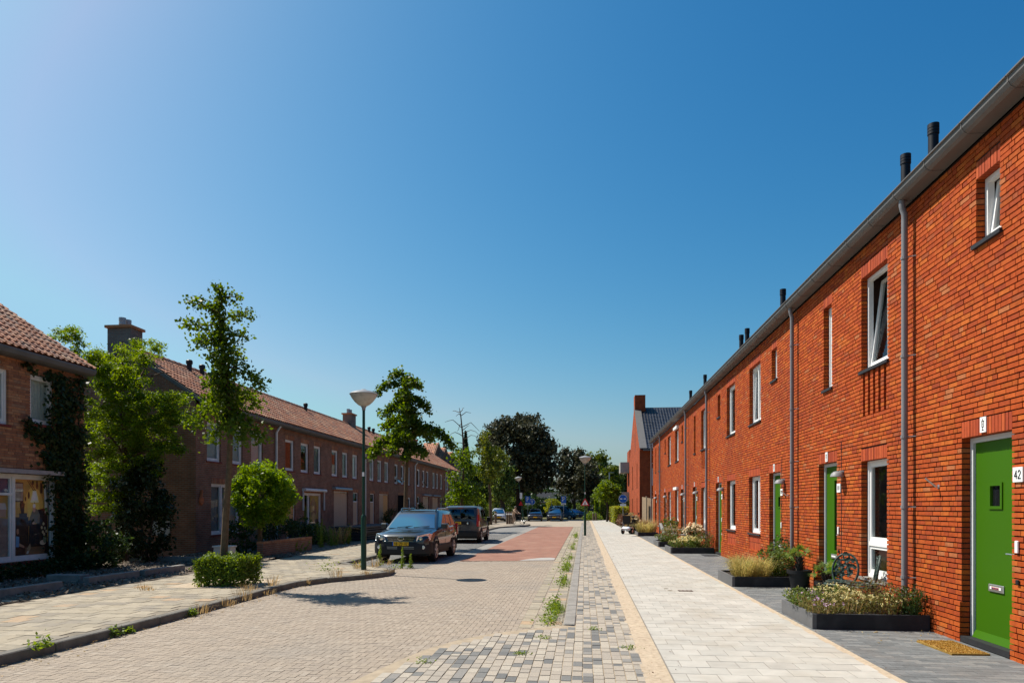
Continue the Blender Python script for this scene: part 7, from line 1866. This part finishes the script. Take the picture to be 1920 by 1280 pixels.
    for z_ in (.51,.46): q = MB(); q.cbox((0,-2.226,z_), .86, .01, .010); q.build("intake_bar", M['alu'], ai)
    q = MB(); q.box(-.85,.85,-2.0,2.0,.24,.34); q.build("underbody", M['blackp'], t)
    for a in (-.45,.1): q = MB(); q.tube([(a,-1.08,1.085),(a+.5,-.95,1.13)], .010, 5); q.build("wiper", M['blackp'], t)
    wheels_arches(t, .925, -1.32, 1.31, .355, .23, 'clad')
    place(t, x, y, .0, rz); return t
def van(x, y, rz):
    t = empty("parked_van", (0,0,0), "dark grey delivery van with yellow rear plate, parked beyond the dark car", "van")
    st = [(-2.15,.84,.36,1.06),(-2.12,.895,.30,1.08),(-1.9,.91,.28,1.09),(0,.915,.28,1.09),(1.0,.915,.28,1.09),(1.5,.90,.29,1.02),(1.95,.86,.33,.9),(2.15,.75,.4,.75)]
    q = MB(); q.loft(body_loft(st, .02)); q.build("body", M['van'], t, smooth=38)
    pane = cabin(t, [(-2.14,1.35,.885,1.06,.14),(-2.07,.60,.79,1.66,.14),(-2.03,.45,.76,1.74,.16),(-1.85,.3,.66,1.795,.25),(-1.4,0,.4,1.815,.3)], 'van', None, gm='vanglass', ins=.09)
    pane('F', (.03,.488,.488,.06), (.16,.16,.93,.93), "rear_window"); pane('F', (.512,.97,.94,.512), (.16,.16,.93,.93), "rear_window"); pane('B', (.04,.96,.93,.07), (.08,.08,.95,.95), "windscreen")
    for s_ in 'RL': pane(s_, (.70,.93,.88,.72), (.12,.12,.92,.92), "side_window"); pane(s_, (.40,.66,.66,.40), (.14,.14,.9,.9), "side_window")
    for s_ in (-1,1):
        q = MB(); q.loft([[(s_*.915,-1.98,.82),(s_*.915,-2.10,.82),(s_*.85,-2.165,.82),(s_*.78,-2.165,.82)],[(s_*.92,-1.98,1.08),(s_*.92,-2.12,1.08),(s_*.86,-2.175,1.08),(s_*.79,-2.175,1.08)],[(s_*.885,-2.0,1.38),(s_*.885,-2.09,1.38),(s_*.84,-2.13,1.38),(s_*.80,-2.13,1.38)]]); q.build("tail_light", M['redlens'], t)
        q = MB(); q.cbox((s_*1.02,.85,1.12), .2, .14, .24, 0, .03); q.build("wing_mirror", M['blackp'], t)
        q = MB(); q.box(s_*.90, s_*.926, -1.0, 1.0, .36, .46); q.build("door_cladding", M['clad'], t)
        q = MB(); q.box(s_*.914, s_*.921, -1.6, 1.0, .66, .72); q.build("side_moulding", M['clad'], t)
    q = MB(); q.box(-.45,.45,-2.185,-2.15,.90,1.05); q.build("plate_recess", M['blackp'], t)
    p = plate(t, -.22, -2.195, .985, "", -1)
    for k in range(6): q = MB(); q.box(-.40+.065*k, -.36+.065*k, -2.2045, -2.203, .955, 1.015); q.build("plate_stroke", M['ink'], p)
    q = MB(); q.lathe([(0,-.01),(.05,-.008),(.055,.01)], (.36,-2.185,.96), 14, 'y'); q.build("maker_badge", M['chrome'], t)
    q = MB(); q.box(-.004,.004,-2.168,-2.15,.5,1.08); q.build("door_gap", M['ink'], t)
    q = MB(); q.loft([[(x_, y_, .30),(x_, y_-.03, .36),(x_, y_-.03, .56),(x_, y_+.03, .60)] for x_, y_ in ((-.93,-1.75),(-.91,-2.05),(-.8,-2.17),(0,-2.2),(.8,-2.17),(.91,-2.05),(.93,-1.75))], closed=False, caps=False); q.build("rear_bumper", M['clad'], t, smooth=40)
    q = MB(); q.box(-.12,.12,-2.105,-2.08,1.70,1.73); q.build("brake_light", M['redlens'], t)
    q = MB(); q.cbox((-.68,-2.155,1.14), .07, .004, .07); q.build("blue_sticker", M['pblue'], t)
    q = MB(); q.box(-.85,.85,-2.0,2.0,.22,.33); q.build("underbody", M['blackp'], t)
    wheels_arches(t, .925, -1.36, 1.25, .33, .21, 'clad')
    place(t, x, y, .0, rz); return t
def far_car(label, x, y, rz, paint, h=1.5, w_=.88, L_=4.2, mpv=False, name="parked_car", txt=None):
    t = empty(name, (0,0,0), label, "car"); k = L_/4.2
    st = [(-2.1*k,.62,.42,.66),(-2.04*k,.78,.32,.72),(-1.8*k,.85,.27,.82),(-1.2*k,.87,.26,.92),(-.6*k,.88,.26,.96),(1.2*k,.88,.26,.99),(1.9*k,.85,.3,.98),(2.1*k,.74,.4,.9)]
    q = MB(); q.loft(body_loft([(a, b*w_/.88, c_, d) for a, b, c_, d in st], .03)); q.build("body", M[paint], t, smooth=38)
    yf = -1.35 if mpv else -.95
    pane = cabin(t, [(yf*k,2.0*k,w_*.94,.94,.14),((yf+.85)*k,1.75*k,w_*.74,h-.14,.14),((yf+1.0)*k,1.6*k,w_*.66,h-.05,.16),((yf+1.3)*k,1.3*k,w_*.4,h,.25)], paint, None)
    pane('F', (.03,.97,.94,.06), (.08,.08,.95,.95), "windscreen"); pane('B', (.06,.94,.9,.1), (.1,.1,.93,.93), "rear_window")
    for s_ in 'RL': pane(s_, (.17,.48,.48,.3), (.1,.1,.92,.92), "side_window"); pane(s_, (.51,.86,.78,.51), (.1,.12,.9,.92), "side_window")
    for s_ in (-1,1):
        q = MB(); P0 = [(s_*.48,-2.07*k,.62),(s_*.56,-2.05*k,.74),(s_*.80,-1.90*k,.79),(s_*.845,-1.80*k,.74),(s_*.80,-1.98*k,.60)]; q.loft([P0, [(a*.98, b+.1, c_) for a, b, c_ in P0]]); q.build("headlight", M['lens'], t)
        q = MB(); q.cbox((s_*(w_+.1),-.55,1.0), .2, .12, .14, 0, .02); q.build("wing_mirror", M[paint], t)
        q = MB(); q.box(s_*.62, s_*.83, 2.0*k, 2.08*k, .7, .95); q.build("tail_light", M['redlens'], t)
    q = MB(); q.cbox((0,-2.1*k,.60), .8, .04, .12, 0, .01); q.build("grille", M['blackp'], t); q = MB(); q.cbox((0,-2.11*k,.70), .10, .03, .05); q.build("badge", M['chrome'], t)
    q = MB(); q.cbox((0,-2.07*k,.36), 1.3, .1, .14, 0, .02); q.build("air_intake", M['blackp'], t)
    plate(t, 0, -2.135*k, .49, None, -1)
    q = MB(); q.box(-.78,.78,-1.9,1.9,.2,.3); q.build("underbody", M['blackp'], t)
    wheels_arches(t, w_+.005, -1.3*k, 1.3*k, .31, .2, paint)
    place(t, x, y, .02, rz); return t
suv(-5.62, 23.25, R(-1.5))
van(-5.98, 35.1, R(1.0))
x, y = pos_px(934, 84); far_car("silver people carrier parked at the far junction by the box hedge", x, y, R(8), 'silver', 1.62, .88, 4.2, True)
x, y = pos_px(1004, 86); far_car("dark blue car facing the camera under the left parking sign", x, y, R(3), 'navy', 1.5)
x, y = pos_px(1041, 86.5); far_car("black car with pale bumper stripe right of the dark blue one", x, y, R(-1), 'navy', 1.58, .9)
x, y = pos_px(1056, 99); far_car("teal blue van-like car behind the black car", x, y, R(70), 'teal', 1.9, .9, 4.4, True)
x, y = pos_px(1083, 101); far_car("bright blue car side-on between the two thin trunks and warning sign", x, y, R(88), 'blue', 1.42)
for o in list(S.objects):
    if o.get("label") == "black car with pale bumper stripe right of the dark blue one":
        q = MB()
        for s_ in (-1,1): q.extr([(s_*.86,-1.98,.62),(s_*.45,-2.13,.50),(s_*.45,-2.13,.45),(s_*.86,-1.98,.5)], (0,.03,0))
        q.build("bumper_stripe", M['alu'], o)

# ---------------------------------------------------------------- people, bicycle, mobility scooter
def skin_body(t, name, verts, edges, rads, m, sub=2):
    me = bpy.data.meshes.new(name); me.from_pydata(verts, edges, []); o = bpy.data.objects.new(name, me); link(o, t)
    md = o.modifiers.new("skin", 'SKIN'); sv = me.skin_vertices[0].data
    for v, r in zip(sv, rads): v.radius = (r, r) if not isinstance(r, tuple) else r
    sv[0].use_root = True
    o.modifiers.new("sub", 'SUBSURF').levels = sub; o.modifiers["sub"].render_levels = sub
    me.materials.append(m); ORIG[o.name] = org(t)
    return o
def person(label, pose, top, legs, x, y, z, rz, hair='hair'):
    """pose: joints in metres, facing -y"""
    t = empty("person", (0,0,0), label, "person")
    J = pose; names = ['pelvis','chest','neck','head','top','shl','ell','hal','shr','elr','har','hil','knl','anl','tol','hir','knr','anr','tor']
    E_ = [(0,1),(1,2),(2,3),(3,4),(1,5),(5,6),(6,7),(1,8),(8,9),(9,10),(0,11),(11,12),(12,13),(13,14),(0,15),(15,16),(16,17),(17,18)]
    rads = [(.15,.115),(.165,.115),.055,.092,.075,.062,.045,.034,.062,.045,.034,.092,.062,.044,.04,.092,.062,.044,.04]
    b = skin_body(t, "body", [J[n] for n in names], E_, rads, M['skin'])
    b.data.materials.clear()
    m = bpy.data.materials.new("clothed_figure"); m.use_nodes = True; nt = m.node_tree; L = nt.links.new; bs = nt.nodes["Principled BSDF"]; bs.inputs["Roughness"].default_value = .85
    tc = _n(nt, "ShaderNodeTexCoord"); sp = _n(nt, "ShaderNodeSeparateXYZ"); L(tc.outputs["Object"], sp.inputs[0])
    rp = _n(nt, "ShaderNodeValToRGB"); rp.color_ramp.interpolation = 'CONSTANT'; e = rp.color_ramp.elements
    hp = J['pelvis'][2]; hn = J['neck'][2]; e[0].position = 0; e[0].color = (.03,.025,.02,1); e[1].position = .09/2; e[1].color = (*legs,1); q = e.new((hp+.04)/2); q.color = (*top,1); q = e.new((hn+.03)/2); q.color = (.42,.23,.16,1)
    dv = _n(nt, "ShaderNodeMath", operation='DIVIDE'); dv.inputs[1].default_value = 2; L(sp.outputs[2], dv.inputs[0]); L(dv.outputs[0], rp.inputs[0]); L(rp.outputs[0], bs.inputs["Base Color"]); b.data.materials.append(m)
    h = Vector(J['head']); 
    q = MB(); q.lathe([(.0,.125),(.06,.115),(.095,.07),(.105,.02),(.1,-.02)], (h.x, h.y+.02, h.z+.03), 12); q.build("hair", M[hair], t, smooth=60)
    f_ = MB(); f_.lathe([(0,.03),(.016,.0),(0,-.02)], (h.x, h.y-.10, h.z+.01), 6); f_.build("nose", M['skin'], t)
    for s_ in (-1,1): q = MB(); q.lathe([(0,.012),(.012,0),(0,-.012)], (h.x+.035*s_, h.y-.09, h.z+.035), 6); q.build("eye", M['ink'], t)
    for k in ('hal','har'):
        hnd = Vector(J[k]); el = Vector(J['el'+k[2]]); d = (hnd-el).normalized(); sd = d.cross(Vector((0,0,1))); sd = sd.normalized() if sd.length > .1 else Vector((1,0,0))
        q = MB(); q.tube([hnd, hnd+d*.09], [.035,.038], 8); q.build("palm", M['skin'], t)
        for j in range(4): a = hnd+d*.085+sd*(-.03+.02*j); q = MB(); q.tube([a, a+d*.035, a+d*.05-Vector((0,0,.02)), a+d*.045-Vector((0,0,.042))], [.009,.009,.008,.006], 5); q.build("finger", M['skin'], t)
        a = hnd+d*.03+sd*.035; q = MB(); q.tube([a, a+sd*.02+d*.03, a+sd*.015+d*.055], [.011,.01,.007], 5); q.build("thumb", M['skin'], t)
    place(t, x, y, z, rz); return t
x, y = pos_px(966, 66.5)
def bicycle(label, x, y, z, rz):
    t = empty("bicycle", (0,0,0), label, "bicycle")
    for yy_, nm in ((-.53,"wheel"),(.53,"wheel")):
        q = MB(); q.tube([(0,yy_+.335*math.cos(a),.345+.335*math.sin(a)) for a in np.linspace(0,2*math.pi,25)], .018, 6, False); w_ = q.build("wheel", M['tyre'], t)
        for k in range(10): a = 2*math.pi*k/10; q = MB(); q.tube([(0,yy_,.345),(0,yy_+.325*math.cos(a),.345+.325*math.sin(a))], .003, 4); q.build("spoke", M['alu'], w_)
        q = MB(); q.tube([(.02,yy_+.36*math.cos(a),.345+.36*math.sin(a)) for a in np.linspace(.3,2.8,10)], .014, 5); q.build("mudguard", M['blackp'], t)
    q = MB()
    for a, b in (((0,.53,.345),(0,.12,.30)),((0,.12,.30),(0,-.32,.72)),((0,.12,.30),(0,.22,.86)),((0,.22,.80),(0,-.32,.80)),((0,.53,.345),(0,.21,.78)),((0,-.53,.345),(0,-.30,.98))): q.tube([a,b], .018, 7)
    q.build("frame", M['blackp'], t)
    q = MB(); q.tube([(-.28,-.12,1.05),(-.16,-.25,1.06),(0,-.30,1.02),(.16,-.25,1.06),(.28,-.12,1.05)], .013, 6); q.build("handlebar", M['alu'], t)
    q = MB(); q.loft([ringrect(.10,.36,.10,.92,.06), ringrect(.08,.38,.11,.96,.07)]); q.build("saddle", M['blackp'], t)
    q = MB(); q.box(-.08,.08,.3,.75,.71,.73); q.build("luggage_rack", M['blackp'], t)
    for s_ in (-1,1): q = MB(); q.tube([(s_*.06,.12,.30),(s_*.09,.12-.13*s_,.30-.05*s_)], .01, 5); q.box(s_*.09,s_*.17,.08-.13*s_,.16-.13*s_,.29-.05*s_,.31-.05*s_); q.build("pedal", M['blackp'], t)
    place(t, x, y, z, rz); return t
bicycle("black bicycle held by the man in the tan shirt at the far junction", x+.25, y+.1, .08, R(62))
P1 = dict(pelvis=(0,.05,.93), chest=(0,-.08,1.30), neck=(0,-.15,1.47), head=(0,-.2,1.60), top=(0,-.21,1.70), shl=(-.19,-.1,1.40), ell=(-.26,-.32,1.18), hal=(-.22,-.52,1.07), shr=(.19,-.1,1.40), elr=(.26,-.30,1.18), har=(.22,-.5,1.07), hil=(-.10,.05,.86), knl=(-.11,-.06,.48), anl=(-.11,.05,.09), tol=(-.11,-.12,.04), hir=(.10,.05,.86), knr=(.12,-.1,.5), anr=(.12,.18,.12), tor=(.12,.03,.04))
person("man in a tan shirt leaning forward over a bicycle at the far junction", P1, (.46,.32,.21), (.33,.24,.17), x-.1, y-.25, .08, R(62+180-180))
P2 = dict(pelvis=(0,0,.93), chest=(0,0,1.30), neck=(0,0,1.48), head=(0,-.02,1.61), top=(0,-.02,1.71), shl=(-.19,0,1.40), ell=(-.25,.04,1.13), hal=(-.24,-.05,.88), shr=(.19,0,1.40), elr=(.25,.03,1.13), har=(.24,-.06,.88), hil=(-.10,0,.86), knl=(-.11,-.05,.48), anl=(-.11,-.12,.09), tol=(-.11,-.27,.04), hir=(.10,0,.86), knr=(.11,-.02,.48), anr=(.11,.15,.1), tor=(.11,.0,.04))
x, y = pos_px(1109, 92); person("walker in dark clothes beside the tall hedge at the pavement end", P2, (.03,.035,.07), (.04,.04,.06), x, y, .05, R(160))

def scooter(x, y, rz):
    t = empty("mobility_scooter", (0,0,0), "grey mobility scooter with black padded seat parked at the pavement edge", "mobility scooter")   # front towards +y, seen from behind
    for s_ in (-1,1):
        q = MB(); q.lathe([(.10,-.05),(.16,-.055),(.18,-.03),(.18,.03),(.16,.055),(.10,.05)], (s_*.30,-.42,.18), 18, 'x'); w_ = q.build("wheel", M['tyre'], t, smooth=40); q = MB(); q.lathe([(.10,-.052),(.02,-.04),(.02,.04),(.10,.052)], (s_*.30,-.42,.18), 14, 'x'); q.build("rim", M['alu'], w_)
        q = MB(); q.lathe([(.09,-.045),(.15,-.05),(.165,-.02),(.165,.02),(.15,.05),(.09,.045)], (s_*.26,.55,.165), 18, 'x'); q.build("wheel", M['tyre'], t, smooth=40)
        q = MB(); q.tube([(s_*.27,-.36,.72),(s_*.30,-.36,.88),(s_*.30,-.02,.88)], .028, 7); q.build("armrest", M['blackp'], t, smooth=50)
    q = MB(); q.loft([ringrect(-.62,.0,.26,.24,.08), ringrect(-.64,-.05,.30,.36,.1), ringrect(-.58,-.1,.26,.46,.1)]); q.build("motor_cover", M['silver'], t, smooth=40)
    q = MB(); q.loft([ringrect(-.1,.75,.24,.16,.08), ringrect(-.1,.75,.26,.22,.08)]); q.build("footboard", M['blackp'], t)
    q = MB(); q.tube([(0,-.3,.44),(0,-.3,.60)], .05, 8); q.build("seat_post", M['blackp'], t)
    q = MB(); q.loft([ringrect(-.5,-.02,.24,.60,.08), ringrect(-.52,.0,.26,.66,.1), ringrect(-.5,-.02,.24,.71,.1)]); q.build("seat", M['blackp'], t, smooth=40)
    q = MB(); q.loft([[(a*s_x, -.50+b-.10*(z-.7), z) for a, b, s_x in ((.24,-.05,1),(.26,.0,1),(.22,.06,1),(.22,.06,-1),(.26,0,-1),(.24,-.05,-1))] for z in (.68,.85,1.05,1.14)]); q.build("backrest", M['blackp'], t, smooth=40)
    q = MB(); q.loft([ringrect(-.63,-.52,.13,1.18,.05), ringrect(-.64,-.51,.14,1.30,.05)]); q.build("headrest", M['blackp'], t)
    q = MB(); q.tube([(0,.66,.2),(0,.58,.6),(0,.40,1.02)], [.06,.045,.04], 8); q.build("tiller", M['blackp'], t, smooth=50)
    q = MB(); q.tube([(-.3,.32,1.05),(-.1,.40,1.04),(.1,.40,1.04),(.3,.32,1.05)], .016, 6); q.cbox((0,.42,1.06), .2, .12, .1, 0, .02); q.build("handlebar", M['blackp'], t)
    for s_ in (-1,1): q = MB(); q.tube([(s_*.26,.40,1.05),(s_*.36,.42,1.2)], .008, 5); q.lathe([(0,.02),(.055,.01),(.055,-.01),(0,-.02)], (s_*.38,.42,1.26), 10, 'y'); q.build("mirror", M['blackp'], t)
    q = MB(); q.loft([ringrect(.62,.92,.16,.62,.05), ringrect(.58,.96,.19,.88,.05)], caps=False); q.build("basket", M['blackp'], t)
    for s_ in (-1,1): q = MB(); q.cbox((s_*.2,-.645,.34), .08, .02, .05); q.build("tail_light", M['redlens'], t)
    place(t, x, y, .08, rz); return t
scooter(2.82, 43.6, R(-28))
flower_plant("hydrangea", "pinkish flower heads at the pavement edge beside the mobility scooter", 3.25, 44.6, .1, .4, .85, 'dkgrn', 'dkgrn', 'cflow', 26, 580, 500, .1, .1)
